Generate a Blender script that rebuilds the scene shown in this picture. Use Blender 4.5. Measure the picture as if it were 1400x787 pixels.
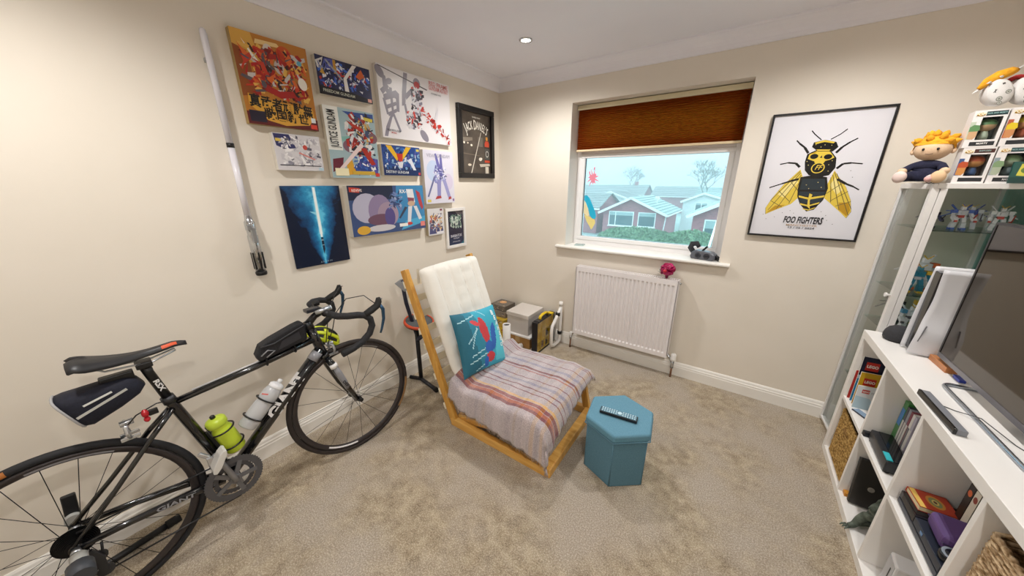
import bpy, bmesh, math, random
from mathutils import Matrix, Vector, Euler
from mathutils import noise as mnoise
for o in list(bpy.data.objects):
    bpy.data.objects.remove(o)
SC = bpy.context.scene
COL = SC.collection
PI = math.pi

# ------------------------------------------------------------------ camera
cam_data = bpy.data.cameras.new('camera')
cam_data.sensor_width = 36.0
cam_data.lens = 442.68 / 1400 * 36.0
cam_data.clip_start = 0.02
cam_data.clip_end = 500
cam = bpy.data.objects.new('camera', cam_data)
COL.objects.link(cam)
cam.matrix_world = (Matrix.Translation((2.0099, -2.6862, 1.5)) @ Matrix.Rotation(math.radians(34.7356), 4, 'Z')
                    @ Matrix.Rotation(math.radians(90 - 17.8362), 4, 'X') @ Matrix.Rotation(math.radians(0.067), 4, 'Z'))
SC.camera = cam

# ------------------------------------------------------------------ sky and exposure
world = bpy.data.worlds.new('overcast_sky')
SC.world = world
world.use_nodes = True
wn = world.node_tree.nodes
wl = world.node_tree.links
wn['Background'].inputs[0].default_value = (0.80, 0.95, 1.0, 1)
# overcast sky: three times as bright overhead as at the horizon
w_tc = wn.new('ShaderNodeTexCoord')
w_sep = wn.new('ShaderNodeSeparateXYZ')
w_cl = wn.new('ShaderNodeClamp')
w_ma = wn.new('ShaderNodeMath')
w_ma.operation = 'MULTIPLY_ADD'
SKY = 1.45
w_ma.inputs[1].default_value = 2 * SKY
w_ma.inputs[2].default_value = SKY
wl.new(w_tc.outputs['Generated'], w_sep.inputs[0])
wl.new(w_sep.outputs[2], w_cl.inputs[0])
wl.new(w_cl.outputs[0], w_ma.inputs[0])
wl.new(w_ma.outputs[0], wn['Background'].inputs[1])
SC.view_settings.view_transform = 'Standard'
SC.view_settings.look = 'None'
SC.view_settings.gamma = 1
SC.view_settings.exposure = 0.0
SC.cycles.max_bounces = 8
SC.cycles.diffuse_bounces = 5
SC.cycles.transparent_max_bounces = 24
SC.cycles.sample_clamp_indirect = 6
LAMP_POWER = 62.0
LAMP_COLOUR = (1.0, 0.975, 0.945)


# ------------------------------------------------------------------ materials
def lin(h):
    h = h.lstrip('#')
    c = [int(h[i:i + 2], 16) / 255 for i in (0, 2, 4)]
    return tuple((x / 12.92 if x <= .04045 else ((x + .055) / 1.055) ** 2.4) for x in c) + (1,)


MATS = {}


def new_mat(name):
    m = bpy.data.materials.new(name)
    m.use_nodes = True
    nt = m.node_tree
    return m, nt, nt.nodes['Principled BSDF']


def col(h, rough=.55, metal=0.0, spec=.5, coat=0.0):
    k = (h, rough, metal, spec, coat)
    if k not in MATS:
        m, nt, b = new_mat('colour_' + h.lstrip('#'))
        b.inputs['Base Color'].default_value = lin(h)
        b.inputs['Roughness'].default_value = rough
        b.inputs['Metallic'].default_value = metal
        b.inputs['Specular IOR Level'].default_value = spec
        b.inputs['Coat Weight'].default_value = coat
        MATS[k] = m
    return MATS[k]


def ramp(nt, fac, stops, mode='LINEAR'):
    r = nt.nodes.new('ShaderNodeValToRGB')
    r.color_ramp.interpolation = mode
    e = r.color_ramp.elements
    while len(e) < len(stops):
        e.new(.5)
    for i, (p, c) in enumerate(stops):
        e[i].position = p
        e[i].color = lin(c) if isinstance(c, str) else c
    nt.links.new(fac, r.inputs[0])
    return r.outputs[0]


def coord(nt, scale=(1, 1, 1), rot=(0, 0, 0), out='Object'):
    t = nt.nodes.new('ShaderNodeTexCoord')
    mp = nt.nodes.new('ShaderNodeMapping')
    mp.inputs['Scale'].default_value = scale
    mp.inputs['Rotation'].default_value = rot
    nt.links.new(t.outputs[out], mp.inputs[0])
    return mp.outputs[0]


def noise_tex(nt, vec, scale, detail=3, rough=.5):
    n = nt.nodes.new('ShaderNodeTexNoise')
    n.inputs['Scale'].default_value = scale
    n.inputs['Detail'].default_value = detail
    n.inputs['Roughness'].default_value = rough
    nt.links.new(vec, n.inputs['Vector'])
    return n.outputs[0]


def bump(nt, b, h, strength=.3, dist=.01):
    n = nt.nodes.new('ShaderNodeBump')
    n.inputs['Strength'].default_value = strength
    n.inputs['Distance'].default_value = dist
    nt.links.new(h, n.inputs['Height'])
    nt.links.new(n.outputs[0], b.inputs['Normal'])


def noisy(name, c1, c2, scale=30, rough=.6, bstr=.15, bscale=None, bdist=.004, stretch=(1, 1, 1), detail=4, spec=.5, lo=.3, hi=.7):
    m, nt, b = new_mat(name)
    v = coord(nt, stretch)
    n = noise_tex(nt, v, scale, detail)
    nt.links.new(ramp(nt, n, [(lo, c1), (hi, c2)]), b.inputs['Base Color'])
    b.inputs['Roughness'].default_value = rough
    b.inputs['Specular IOR Level'].default_value = spec
    if bstr:
        bump(nt, b, noise_tex(nt, v, bscale or scale * 3, 3), bstr, bdist)
    return m


def mixc(nt, fac, a, b_, mode='MIX'):
    mx = nt.nodes.new('ShaderNodeMix')
    mx.data_type = 'RGBA'
    mx.blend_type = mode
    for sock, v in ((mx.inputs[0], fac), (mx.inputs[6], a), (mx.inputs[7], b_)):
        if isinstance(v, (int, float)):
            sock.default_value = v
        elif isinstance(v, str):
            sock.default_value = lin(v)
        else:
            nt.links.new(v, sock)
    return mx.outputs[2]


def glass_mat(name, tint, gloss=1.0):
    m = bpy.data.materials.new(name)
    m.use_nodes = True
    nt = m.node_tree
    nt.nodes.clear()
    out = nt.nodes.new('ShaderNodeOutputMaterial')
    tr = nt.nodes.new('ShaderNodeBsdfTransparent')
    tr.inputs[0].default_value = tint
    gl = nt.nodes.new('ShaderNodeBsdfGlossy')
    gl.inputs['Roughness'].default_value = .02
    fr = nt.nodes.new('ShaderNodeFresnel')
    fr.inputs[0].default_value = 1.35
    mu = nt.nodes.new('ShaderNodeMath')
    mu.operation = 'MULTIPLY'
    mu.inputs[1].default_value = gloss
    mx = nt.nodes.new('ShaderNodeMixShader')
    nt.links.new(fr.outputs[0], mu.inputs[0])
    nt.links.new(mu.outputs[0], mx.inputs[0])
    nt.links.new(tr.outputs[0], mx.inputs[1])
    nt.links.new(gl.outputs[0], mx.inputs[2])
    nt.links.new(mx.outputs[0], out.inputs[0])
    return m


M_wall = noisy('magnolia_wall_paint', '#e3dbce', '#e7dfd3', 3, .85, .06, 180, .002, spec=.2)
M_ceil = noisy('white_ceiling_paint', '#ecebf3', '#efeef5', 3, .9, .05, 120, .002, spec=.2)
M_trim = col('#efece6', .35)
M_upvc = col('#f0eeee', .3)
M_white = col('#f1efec', .4)
M_black = col('#0c0c0e', .4)
M_blackgloss = col('#08080a', .18)
M_rubber = col('#131314', .75)
M_chrome = col('#c9cdd2', .16, 1.0)
M_alu = col('#b9bdc2', .35, 1.0)
M_steel_dark = col('#4a4b4f', .4, .9)
M_paper = col('#eae8e4', .7)
M_glass_win = glass_mat('window_glass', (.84, .97, 1.0, 1), .8)
M_glass = glass_mat('clear_glass', (.97, .985, .98, 1), .45)
M_glass_thin = glass_mat('clear_plastic', (.97, .97, .97, 1), .25)


def carpet_mat():
    m, nt, b = new_mat('beige_twist_pile_carpet')
    v = coord(nt)
    big = noise_tex(nt, v, 2.3, 3, .6)
    mid = noise_tex(nt, v, 16, 4, .65)
    fine = noise_tex(nt, v, 170, 3, .75)
    c = ramp(nt, mid, [(.34, '#86745a'), (.50, '#ad9b80'), (.66, '#cbbb9e')])
    c2 = mixc(nt, ramp(nt, big, [(.40, (0, 0, 0, 1)), (.62, (1, 1, 1, 1))]), c, '#b9ada0')
    tuft = ramp(nt, fine, [(.36, '#51463a'), (.50, '#a39581'), (.63, '#e8dfcc')])
    nt.links.new(mixc(nt, .42, c2, tuft), b.inputs['Base Color'])
    b.inputs['Roughness'].default_value = .95
    b.inputs['Specular IOR Level'].default_value = .1
    b.inputs['Sheen Weight'].default_value = .15
    bump(nt, b, fine, .9, .006)
    return m


def wood_mat(name, c1, c2, axis=0, rough=.42):
    m, nt, b = new_mat(name)
    s = [14, 14, 14]
    s[axis] = 1.2
    v = coord(nt, s)
    n = noise_tex(nt, v, 3.0, 5, .6)
    nt.links.new(ramp(nt, n, [(.3, c1), (.7, c2)]), b.inputs['Base Color'])
    b.inputs['Roughness'].default_value = rough
    bump(nt, b, n, .1, .002)
    return m


M_carpet = carpet_mat()
M_pine = wood_mat('honey_pine', '#cb8f3e', '#eabb68', 0)
M_pine_dark = wood_mat('honey_pine_edge', '#c08534', '#e0ae58', 2)
M_oak = wood_mat('oak_block', '#a9683a', '#c98a58', 1)


# ------------------------------------------------------------------ mesh helpers
def xf(loc=(0, 0, 0), rot=(0, 0, 0), sc=(1, 1, 1)):
    return Matrix.LocRotScale(Vector(loc), Euler(rot), Vector(sc))


class MB:
    def __init__(s):
        s.v, s.f, s.mi, s.sm, s.cur = [], [], [], [], 0

    def add(s, vs, fs, M=None, smooth=False):
        k = len(s.v)
        s.v += [tuple(M @ Vector(p)) if M is not None else tuple(p) for p in vs]
        for f in fs:
            s.f.append([i + k for i in f])
            s.mi.append(s.cur)
            s.sm.append(smooth)
        return s

    def box(s, c, d, M=None):
        x, y, z = c
        a, b, e = d[0] / 2, d[1] / 2, d[2] / 2
        vs = [(x + i * a, y + j * b, z + k * e) for i in (-1, 1) for j in (-1, 1) for k in (-1, 1)]
        return s.add(vs, [(0, 1, 3, 2), (4, 6, 7, 5), (0, 4, 5, 1), (2, 3, 7, 6), (0, 2, 6, 4), (1, 5, 7, 3)], M)

    def bx(s, x0, x1, y0, y1, z0, z1, M=None):
        return s.box(((x0 + x1) / 2, (y0 + y1) / 2, (z0 + z1) / 2), (abs(x1 - x0), abs(y1 - y0), abs(z1 - z0)), M)

    def bar(s, p0, p1, w, h, up=(0, 0, 1), M=None):
        p0, p1 = Vector(p0), Vector(p1)
        d = (p1 - p0).normalized()
        u = Vector(up)
        sd = d.cross(u).normalized()
        u = sd.cross(d).normalized()
        vs = []
        for p in (p0, p1):
            for i, j in ((-1, -1), (1, -1), (1, 1), (-1, 1)):
                vs.append(p + sd * (i * w / 2) + u * (j * h / 2))
        return s.add(vs, [(3, 2, 1, 0), (4, 5, 6, 7), (0, 1, 5, 4), (1, 2, 6, 5), (2, 3, 7, 6), (3, 0, 4, 7)], M)

    def tube(s, pts, r, n=10, closed=False, M=None, smooth=True, sq=None):
        pts = [Vector(p) for p in pts]
        N = len(pts)
        rr = r if isinstance(r, (list, tuple)) else [r] * N
        prev = None
        vs = []
        for i, p in enumerate(pts):
            if closed:
                d = pts[(i + 1) % N] - pts[i - 1]
            else:
                d = pts[min(i + 1, N - 1)] - pts[max(i - 1, 0)]
            d.normalize()
            if prev is None:
                a = Vector((0, 0, 1)) if abs(d.z) < .9 else Vector((1, 0, 0))
                prev = d.cross(a).normalized()
            prev = (prev - d * prev.dot(d)).normalized()
            w = d.cross(prev)
            for k in range(n):
                t = 2 * PI * k / n
                a, b = math.cos(t), math.sin(t)
                if sq:
                    a *= sq[0]
                    b *= sq[1]
                vs.append(p + prev * (a * rr[i]) + w * (b * rr[i]))
        fs = []
        for i in range(N if closed else N - 1):
            j = (i + 1) % N
            for k in range(n):
                l = (k + 1) % n
                fs.append((i * n + k, i * n + l, j * n + l, j * n + k))
        s.add(vs, fs, M, smooth)
        if not closed:
            k0 = len(s.v) - len(vs)
            for base, rev in ((0, True), ((N - 1) * n, False)):
                f = [k0 + base + k for k in range(n)]
                s.f.append(f[::-1] if rev else f)
                s.mi.append(s.cur)
                s.sm.append(False)
        return s

    def cyl(s, p0, p1, r0, r1=None, n=16, M=None):
        return s.tube([p0, p1], [r0, r0 if r1 is None else r1], n, False, M)

    def lathe(s, prof, n=20, M=None, smooth=True, caps=True):
        vs, fs = [], []
        for r, z in prof:
            for k in range(n):
                t = 2 * PI * k / n
                vs.append((r * math.cos(t), r * math.sin(t), z))
        for i in range(len(prof) - 1):
            for k in range(n):
                l = (k + 1) % n
                fs.append((i * n + k, i * n + l, (i + 1) * n + l, (i + 1) * n + k))
        s.add(vs, fs, M, smooth)
        if caps:
            k0 = len(s.v) - len(vs)
            for base, rev in ((0, True), ((len(prof) - 1) * n, False)):
                f = [k0 + base + k for k in range(n)]
                s.f.append(f[::-1] if rev else f)
                s.mi.append(s.cur)
                s.sm.append(False)
        return s

    def ell(s, c, r, nu=16, nv=10, M=None):
        prof = [(max(math.sin(PI * i / nv), 1e-3), -math.cos(PI * i / nv)) for i in range(nv + 1)]
        m2 = Matrix.LocRotScale(Vector(c), None, Vector(r if isinstance(r, (list, tuple)) else (r, r, r)))
        return s.lathe(prof, nu, (M @ m2) if M is not None else m2)

    def prism(s, poly, z0, z1, M=None, smooth=False):
        n = len(poly)
        vs = [(x, y, z0) for x, y in poly] + [(x, y, z1) for x, y in poly]
        fs = [tuple(range(n))[::-1], tuple(range(n, 2 * n))]
        fs += [(i, (i + 1) % n, n + (i + 1) % n, n + i) for i in range(n)]
        return s.add(vs, fs, M, smooth)

    def poly(s, pts, M=None):
        return s.add(pts, [tuple(range(len(pts)))], M)

    def grid(s, fn, nu, nv, M=None, smooth=True):
        vs = [fn(i / nu, j / nv) for j in range(nv + 1) for i in range(nu + 1)]
        fs = [(j * (nu + 1) + i, j * (nu + 1) + i + 1, (j + 1) * (nu + 1) + i + 1, (j + 1) * (nu + 1) + i)
              for j in range(nv) for i in range(nu)]
        return s.add(vs, fs, M, smooth)

    def build(s, name, mats, parent=None, bevel=0, seg=2, fix=True, loc=None, mw=None):
        me = bpy.data.meshes.new(name)
        me.from_pydata(s.v, [], s.f)
        if not isinstance(mats, (list, tuple)):
            mats = [mats]
        for m in mats:
            me.materials.append(m)
        me.polygons.foreach_set('material_index', s.mi)
        me.polygons.foreach_set('use_smooth', s.sm)
        if fix and len(s.f) > 1:
            b = bmesh.new()
            b.from_mesh(me)
            bmesh.ops.recalc_face_normals(b, faces=b.faces)
            b.to_mesh(me)
            b.free()
        me.update()
        o = bpy.data.objects.new(name, me)
        COL.objects.link(o)
        if parent is not None:
            o.parent = parent
        if mw is not None:
            o.matrix_world = mw
        elif loc is not None:
            o.location = loc
        if bevel:
            bm_ = o.modifiers.new('bevel', 'BEVEL')
            bm_.width = bevel
            bm_.segments = seg
            bm_.limit_method = 'ANGLE'
            bm_.angle_limit = math.radians(40)
        return o


def tag(o, label, cat, group=None):
    o['label'] = label
    o['category'] = cat
    if group:
        o['group'] = group
    return o


def thing(name, label, cat, loc=(0, 0, 0), rotz=0, group=None, M=None):
    o = bpy.data.objects.new(name, None)
    o.empty_display_size = .05
    COL.objects.link(o)
    if M is not None:
        o.matrix_world = M
    else:
        o.location = loc
        o.rotation_euler = (0, 0, rotz)
    return tag(o, label, cat, group)


def struct(o):
    o['kind'] = 'structure'
    return o


def arc(c, r, a0, a1, n, plane='xz', k=0.0):
    out = []
    for i in range(n + 1):
        t = math.radians(a0 + (a1 - a0) * i / n)
        u, v = r * math.cos(t), r * math.sin(t)
        if plane == 'xz':
            out.append((c[0] + u, k, c[1] + v))
        elif plane == 'xy':
            out.append((c[0] + u, c[1] + v, k))
        else:
            out.append((k, c[0] + u, c[1] + v))
    return out


# ------------------------------------------------------------------ flat print and lettering
TEXTS = []


def lettering(parent, items, mat, name='lettering', label=None):
    """items: (string, size, Matrix local to parent, align, dict(bold, width, shear)); one flat printed mesh part"""
    TEXTS.append((parent, items, mat, name, label))


def flush_texts():
    made = []
    for parent, items, mat, name, label in TEXTS:
        fos = []
        for s, size, M, align, kw in items:
            c = bpy.data.curves.new('t', 'FONT')
            c.body = s
            c.size = size
            c.align_x = align
            c.align_y = 'CENTER'
            c.offset = kw.get('bold', 0) * size
            c.shear = kw.get('shear', 0)
            c.resolution_u = 2
            o = bpy.data.objects.new('t', c)
            COL.objects.link(o)
            fos.append((o, M @ Matrix.Diagonal((kw.get('width', 1), 1, 1, 1)), kw.get('warp')))
        made.append((parent, fos, mat, name, label))
    bpy.context.view_layer.update()
    dg = bpy.context.evaluated_depsgraph_get()
    for parent, fos, mat, name, label in made:
        mb = MB()
        for o, M, wp in fos:
            me = bpy.data.meshes.new_from_object(o.evaluated_get(dg))
            pts = [M @ v.co for v in me.vertices]
            mb.add([wp(p) for p in pts] if wp else pts, [tuple(p.vertices) for p in me.polygons])
            bpy.data.meshes.remove(me)
        if mb.v:
            t = mb.build(name, mat, parent, fix=False)
            if label:
                t['label'] = label
    for parent, fos, mat, name, label in made:
        for o, M, wp in fos:
            c = o.data
            bpy.data.objects.remove(o)
            bpy.data.curves.remove(c)


def T(x, y, z=0, rot=0):
    return Matrix.Translation((x, y, z)) @ Matrix.Rotation(math.radians(rot), 4, 'Z')


def oval(cx, cy, rx, ry, n=20, rot=0):
    r = math.radians(rot)
    out = []
    for i in range(n):
        t = 2 * PI * i / n
        x, y = rx * math.cos(t), ry * math.sin(t)
        out.append((cx + x * math.cos(r) - y * math.sin(r), cy + x * math.sin(r) + y * math.cos(r)))
    return out


def stroke(pts, w, asp=1.0):
    """thick polyline as quads; asp = width/height of the sheet so strokes keep even width"""
    out = []
    for (x0, y0), (x1, y1) in zip(pts, pts[1:]):
        dx, dy = (x1 - x0) * asp, (y1 - y0)
        l = math.hypot(dx, dy) or 1
        nx, ny = -dy / l * w / 2 / asp, dx / l * w / 2
        out.append([(x0 - nx, y0 - ny), (x1 - nx, y1 - ny), (x1 + nx, y1 + ny), (x0 + nx, y0 + ny)])
    return out


def printed(parent, w, h, z, layers, name='printed_artwork', rough=.35, x0=0, y0=0):
    """flat print: layers (colour, polygon in 0..1 sheet coordinates), later ones above earlier ones by a hair"""
    mb = MB()
    mats, idx = [], {}
    for i, (c, pg) in enumerate(layers):
        if c not in idx:
            idx[c] = len(mats)
            mats.append(col(c, rough) if isinstance(c, str) else c)
        mb.cur = idx[c]
        zz = z + .000012 * (i + 1)
        mb.poly([(x0 + x * w, y0 + y * h, zz) for x, y in pg])
    return mb.build(name, mats, parent, fix=False)


def shards(seed, n, pal, box, smin=.03, smax=.12, asp=1.0):
    rnd = random.Random(seed)
    out = []
    x0, y0, x1, y1 = box
    for i in range(n):
        a = rnd.uniform(0, PI)
        l, w = rnd.uniform(smin, smax) * .72, rnd.uniform(smin, smax) * rnd.uniform(.16, .45)
        cx, cy = rnd.uniform(x0, x1), rnd.uniform(y0, y1)
        dx, dy = math.cos(a), math.sin(a)
        k = rnd.choice((3, 4, 4, 5))
        if k == 3:
            pts = [(-l, -w), (l, 0), (-l, w)]
        elif k == 4:
            pts = [(-l, -w), (l * .8, -w * .5), (l, w), (-l * .7, w)]
        else:
            pts = [(-l, -w), (l * .5, -w), (l, 0), (l * .4, w), (-l, w * .6)]
        pg = [(min(max(cx + (px * dx - py * dy) / asp, .012), .988), min(max(cy + px * dy + py * dx, .012), .988)) for px, py in pts]
        out.append((rnd.choice(pal), pg))
    return out


AXES_LEFT = Matrix(((0, 0, 1, 0), (1, 0, 0, 0), (0, 1, 0, 0), (0, 0, 0, 1)))     # local x -> +y, y -> +z, z -> +x
AXES_BACK = Matrix(((1, 0, 0, 0), (0, 0, -1, 0), (0, 1, 0, 0), (0, 0, 0, 1)))    # local x -> +x, y -> +z, z -> -y


def on_left(y, z, x=.0005):
    return Matrix.Translation((x, y, z)) @ AXES_LEFT


def on_back(x, z, y=-.0005):
    return Matrix.Translation((x, y, z)) @ AXES_BACK


# ================================================================== the room
RX, RY, RZ = 3.075, -3.75, 2.37
WX0, WX1, WZ0, WZ1 = .735, 1.938, .962, 2.118       # window opening

mb = MB().bx(-.12, RX + .12, RY - .12, .0, -.12, 0)
struct(mb.build('floor', M_carpet))
mb = MB().bx(-.12, RX + .12, RY - .12, .3, RZ, RZ + .12)
struct(mb.build('ceiling', M_ceil))
struct(MB().bx(-.12, 0, RY - .12, .3, -.12, RZ).build('wall_left', M_wall))
struct(MB().bx(RX, RX + .12, RY - .12, .3, -.12, RZ).build('wall_right', M_wall))
struct(MB().bx(0, RX, RY - .12, RY, -.12, RZ).build('wall_front', M_wall))
mb = MB()
mb.bx(0, WX0, 0, .3, -.12, RZ).bx(WX1, RX, 0, .3, -.12, RZ).bx(WX0, WX1, 0, .3, -.12, WZ0 - .02).bx(WX0, WX1, 0, .3, WZ1, RZ)
struct(mb.build('wall_back', M_wall))


def sweep_wall(name, prof, p0, p1, inward, mat):
    """prof: (distance from wall, height); mitred run from p0 to p1"""
    p0, p1, n = Vector(p0), Vector(p1), Vector(inward)
    d = (p1 - p0).normalized()
    mb = MB()
    k = len(prof)
    vs = []
    for p, s in ((p0, 1), (p1, -1)):
        for a, z in prof:
            vs.append(p + n * a + d * (s * a) + Vector((0, 0, z)))
    fs = [(i, (i + 1) % k, k + (i + 1) % k, k + i) for i in range(k)] + [tuple(range(k)), tuple(range(k, 2 * k))]
    mb.add(vs, fs)
    return struct(mb.build(name, mat))


SKIRT = [(0, 0), (.017, 0), (.017, .074), (.0145, .080), (.0145, .090), (.011, .096), (.009, .108), (.004, .117), (0, .117)]
COVE = [(0, 2.284), (.010, 2.284), (.014, 2.292)] + [(.014 + .078 * (1 - math.cos(t)), 2.292 + .066 * math.sin(t)) for t in [PI / 2 * i / 6 for i in range(1, 7)]] + [(.097, 2.361), (.097, 2.37), (0, 2.37)]
runs = {'left': ((0, RY, 0), (0, 0, 0), (1, 0, 0)), 'back': ((0, 0, 0), (RX, 0, 0), (0, -1, 0)),
        'right': ((RX, 0, 0), (RX, RY, 0), (-1, 0, 0)), 'front': ((RX, RY, 0), (0, RY, 0), (0, 1, 0))}
for i, (k, (a, b, n)) in enumerate(runs.items()):
    sweep_wall('baseboard_' + k, SKIRT, a, b, n, M_trim)
    sweep_wall('trim_%d' % (i + 1), COVE, a, b, n, M_ceil)


# ------------------------------------------------------------------ downlights: the room's lamps
def emit(name, c, s):
    m = bpy.data.materials.new(name)
    m.use_nodes = True
    nt = m.node_tree
    nt.nodes.clear()
    o = nt.nodes.new('ShaderNodeOutputMaterial')
    e = nt.nodes.new('ShaderNodeEmission')
    e.inputs[0].default_value = c
    e.inputs[1].default_value = s
    nt.links.new(e.outputs[0], o.inputs[0])
    return m


M_lamp = emit('lit_lamp_lens', (1, .95, .86, 1), 14)


def downlight(x, y, label):
    t = thing('downlight', label, 'ceiling light', (x, y, RZ), group='recessed ceiling lights')
    MB().lathe([(.030, -.001), (.030, -.006), (.036, -.008), (.043, -.005), (.044, 0)], 28, caps=False).build('bezel', M_chrome, t)
    MB().lathe([(.0005, -.003), (.030, -.003), (.0302, -.0015)], 24).build('lens', M_lamp, t)
    L = bpy.data.lights.new('lamp_light', 'SPOT')
    L.energy = LAMP_POWER
    L.color = LAMP_COLOUR
    L.spot_size = math.radians(160)
    L.spot_blend = .75
    L.shadow_soft_size = .045
    lo = bpy.data.objects.new('lamp_light', L)
    COL.objects.link(lo)
    lo.parent = t
    lo.location = (0, 0, -.02)


downlight(.690, -.632, 'round chrome recessed downlight, lit, in the white ceiling near the corner')
downlight(2.35, -.75, 'lit chrome recessed downlight in the ceiling above the white cabinet side')
downlight(.70, -2.75, 'lit chrome recessed downlight in the ceiling above the back of the bicycle')
downlight(2.35, -2.75, 'lit chrome recessed downlight in the ceiling behind the camera')

# ------------------------------------------------------------------ window
GX0, GX1, GZ0, GZ1 = .812, 1.874, 1.041, 1.714


def ring(mb, x0, x1, z0, z1, w, y0, y1):
    mb.bx(x0, x1, y0, y1, z0, z0 + w).bx(x0, x1, y0, y1, z1 - w, z1)
    mb.bx(x0, x0 + w, y0, y1, z0 + w, z1 - w).bx(x1 - w, x1, y0, y1, z0 + w, z1 - w)


mb = MB()
ring(mb, WX0, WX1, WZ0 + .004, WZ1, .042, .165, .235)
mb.bx(WX0 + .042, WX1 - .042, .165, .235, 1.742, 1.80)
win = struct(mb.build('window_1', M_upvc, bevel=.004))
mb = MB()
ring(mb, GX0 - .036, GX1 + .026, GZ0 - .034, GZ1 + .030, .034, .158, .215)
mb.build('sash_frame', M_upvc, win, bevel=.005)
mb = MB()
ring(mb, WX0 + .042, WX1 - .042, 1.80, WZ1 - .042, .034, .158, .215)
mb.build('fanlight_frame', M_upvc, win, bevel=.005)
mb = MB()
ring(mb, GX0 - .003, GX1 + .003, GZ0 - .003, GZ1 + .003, .0045, .178, .186)
mb.build('gasket', M_rubber, win)
MB().bx(GX0 - .002, GX1 + .002, .19, .194, GZ0 - .002, GZ1 + .002).build('pane', M_glass_win, win)
MB().bx(WX0 + .07, WX1 - .07, .19, .194, 1.83, WZ1 - .07).build('pane', M_glass_win, win)
# window board
mb = MB()
prof = [(.165, .945), (-.030, .945), (-.0375, .9475), (-.041, .9535), (-.041, .961), (-.0375, .967), (-.030, .9695), (.165, .9695)]
k = len(prof)
mb.add([(x, y, z) for x in (.655, 2.005) for y, z in prof],
       [(i, (i + 1) % k, k + (i + 1) % k, k + i) for i in range(k)] + [tuple(range(k)), tuple(range(k, 2 * k))])
# cut to the reveal: only the nose runs past the opening
mb = MB()
def nose(x0, x1, yb):
    pr = [(yb, .945)] + prof[1:7] + [(yb, .9695)]
    mb.add([(x, y, z) for x in (x0, x1) for y, z in pr], [(i, (i + 1) % 8, 8 + (i + 1) % 8, 8 + i) for i in range(8)] + [tuple(range(8)), tuple(range(8, 16))])
nose(.655, WX0, -.0005)
nose(WX0, WX1, .165)
nose(WX1, 2.005, -.0005)
struct(mb.build('trim_5', M_trim))

# white lining of the window reveal
MB().bx(WX0 - .0005, WX0 + .002, .001, .165, WZ0 + .0078, WZ1).build('reveal_lining', M_trim, win)
MB().bx(WX1 - .002, WX1 + .0005, .001, .165, WZ0 + .0078, WZ1).build('reveal_lining', M_trim, win)
# pleated blind
m, nt, b = new_mat('amber_pleated_blind_fabric')
nt.nodes.remove(b)
out = nt.nodes['Material Output']
df, tl, ms = nt.nodes.new('ShaderNodeBsdfDiffuse'), nt.nodes.new('ShaderNodeBsdfTranslucent'), nt.nodes.new('ShaderNodeMixShader')
df.inputs[0].default_value = lin('#8a431c')
tl.inputs[0].default_value = lin('#d0741a')
ms.inputs[0].default_value = .34
nt.links.new(df.outputs[0], ms.inputs[1])
nt.links.new(tl.outputs[0], ms.inputs[2])
nt.links.new(ms.outputs[0], out.inputs[0])
M_blind = m
bl = thing('pleated_blind', 'brown pleated blind half drawn over the top of the window', 'blind', (0, 0, 0))
BX0, BX1, BZ0, BZ1 = .748, 1.926, 1.776, 2.078
npl = 21
mb = MB()
vs, fs = [], []
for i in range(npl * 2 + 1):
    z = BZ0 + (BZ1 - BZ0) * i / (npl * 2)
    y = .118 + (.008 if i % 2 else -.008)
    vs += [(BX0, y, z), (BX1, y, z)]
    if i:
        fs.append((2 * i - 2, 2 * i - 1, 2 * i + 1, 2 * i))
mb.add(vs, fs)
mb.build('pleated_fabric', M_blind, bl, fix=False)
MB().bx(BX0 - .006, BX1 + .005, .095, .14, BZ1, 2.112).build('head_rail', col('#d9cfae', .5), bl, bevel=.003)
MB().bx(BX0 - .002, BX1 + .002, .106, .130, BZ0 - .015, BZ0).build('bottom_rail', col('#e8d3ac', .5), bl, bevel=.002)

# decals on the pane
pk = col('#ef8fa6', .5)
d = thing('window_decal', 'pink splash shaped sticker high on the left of the window glass', 'sticker', M=on_back(.82, 1.49, .1875))
star = []
for i in range(22):
    t = 2 * PI * i / 22 + .2
    r = (.066 if i % 2 == 0 else .030) * (1 + .25 * math.sin(i * 2.3))
    star.append((.062 + r * .85 * math.cos(t), .060 + r * 1.1 * math.sin(t)))
MB().prism(star, .001, .0022).build('sticker_sheet', pk, d)
MB().prism(oval(.03, .100, .006, .02, 10, 10), .001, .002).build('splash_drop', pk, d)
MB().prism(oval(.07, .138, .006, .014, 10, -10), .001, .002).build('splash_drop', pk, d)
d = thing('window_decal', 'blue and yellow bird shaped sticker low on the left of the window glass', 'sticker', M=on_back(.812, 1.10, .1875))
MB().prism([(.004, .30), (.03, .30), (.055, .275), (.085, .22), (.115, .16), (.126, .12), (.115, .098), (.090, .10), (.065, .13), (.045, .19), (.02, .24), (.004, .26)], .001, .002).build('blue_wing', col('#1fb4da', .5), d)
MB().prism([(.004, .255), (.02, .235), (.045, .185), (.062, .125), (.04, .12), (.004, .145)], .001, .002).build('cream_breast', col('#f0e2b4', .5), d)
MB().prism([(.012, .13), (.06, .118), (.118, .09), (.122, .06), (.100, .015), (.088, 0), (.07, .03), (.04, .07)], .001, .002).build('yellow_tail', col('#ead98a', .5), d)

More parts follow.
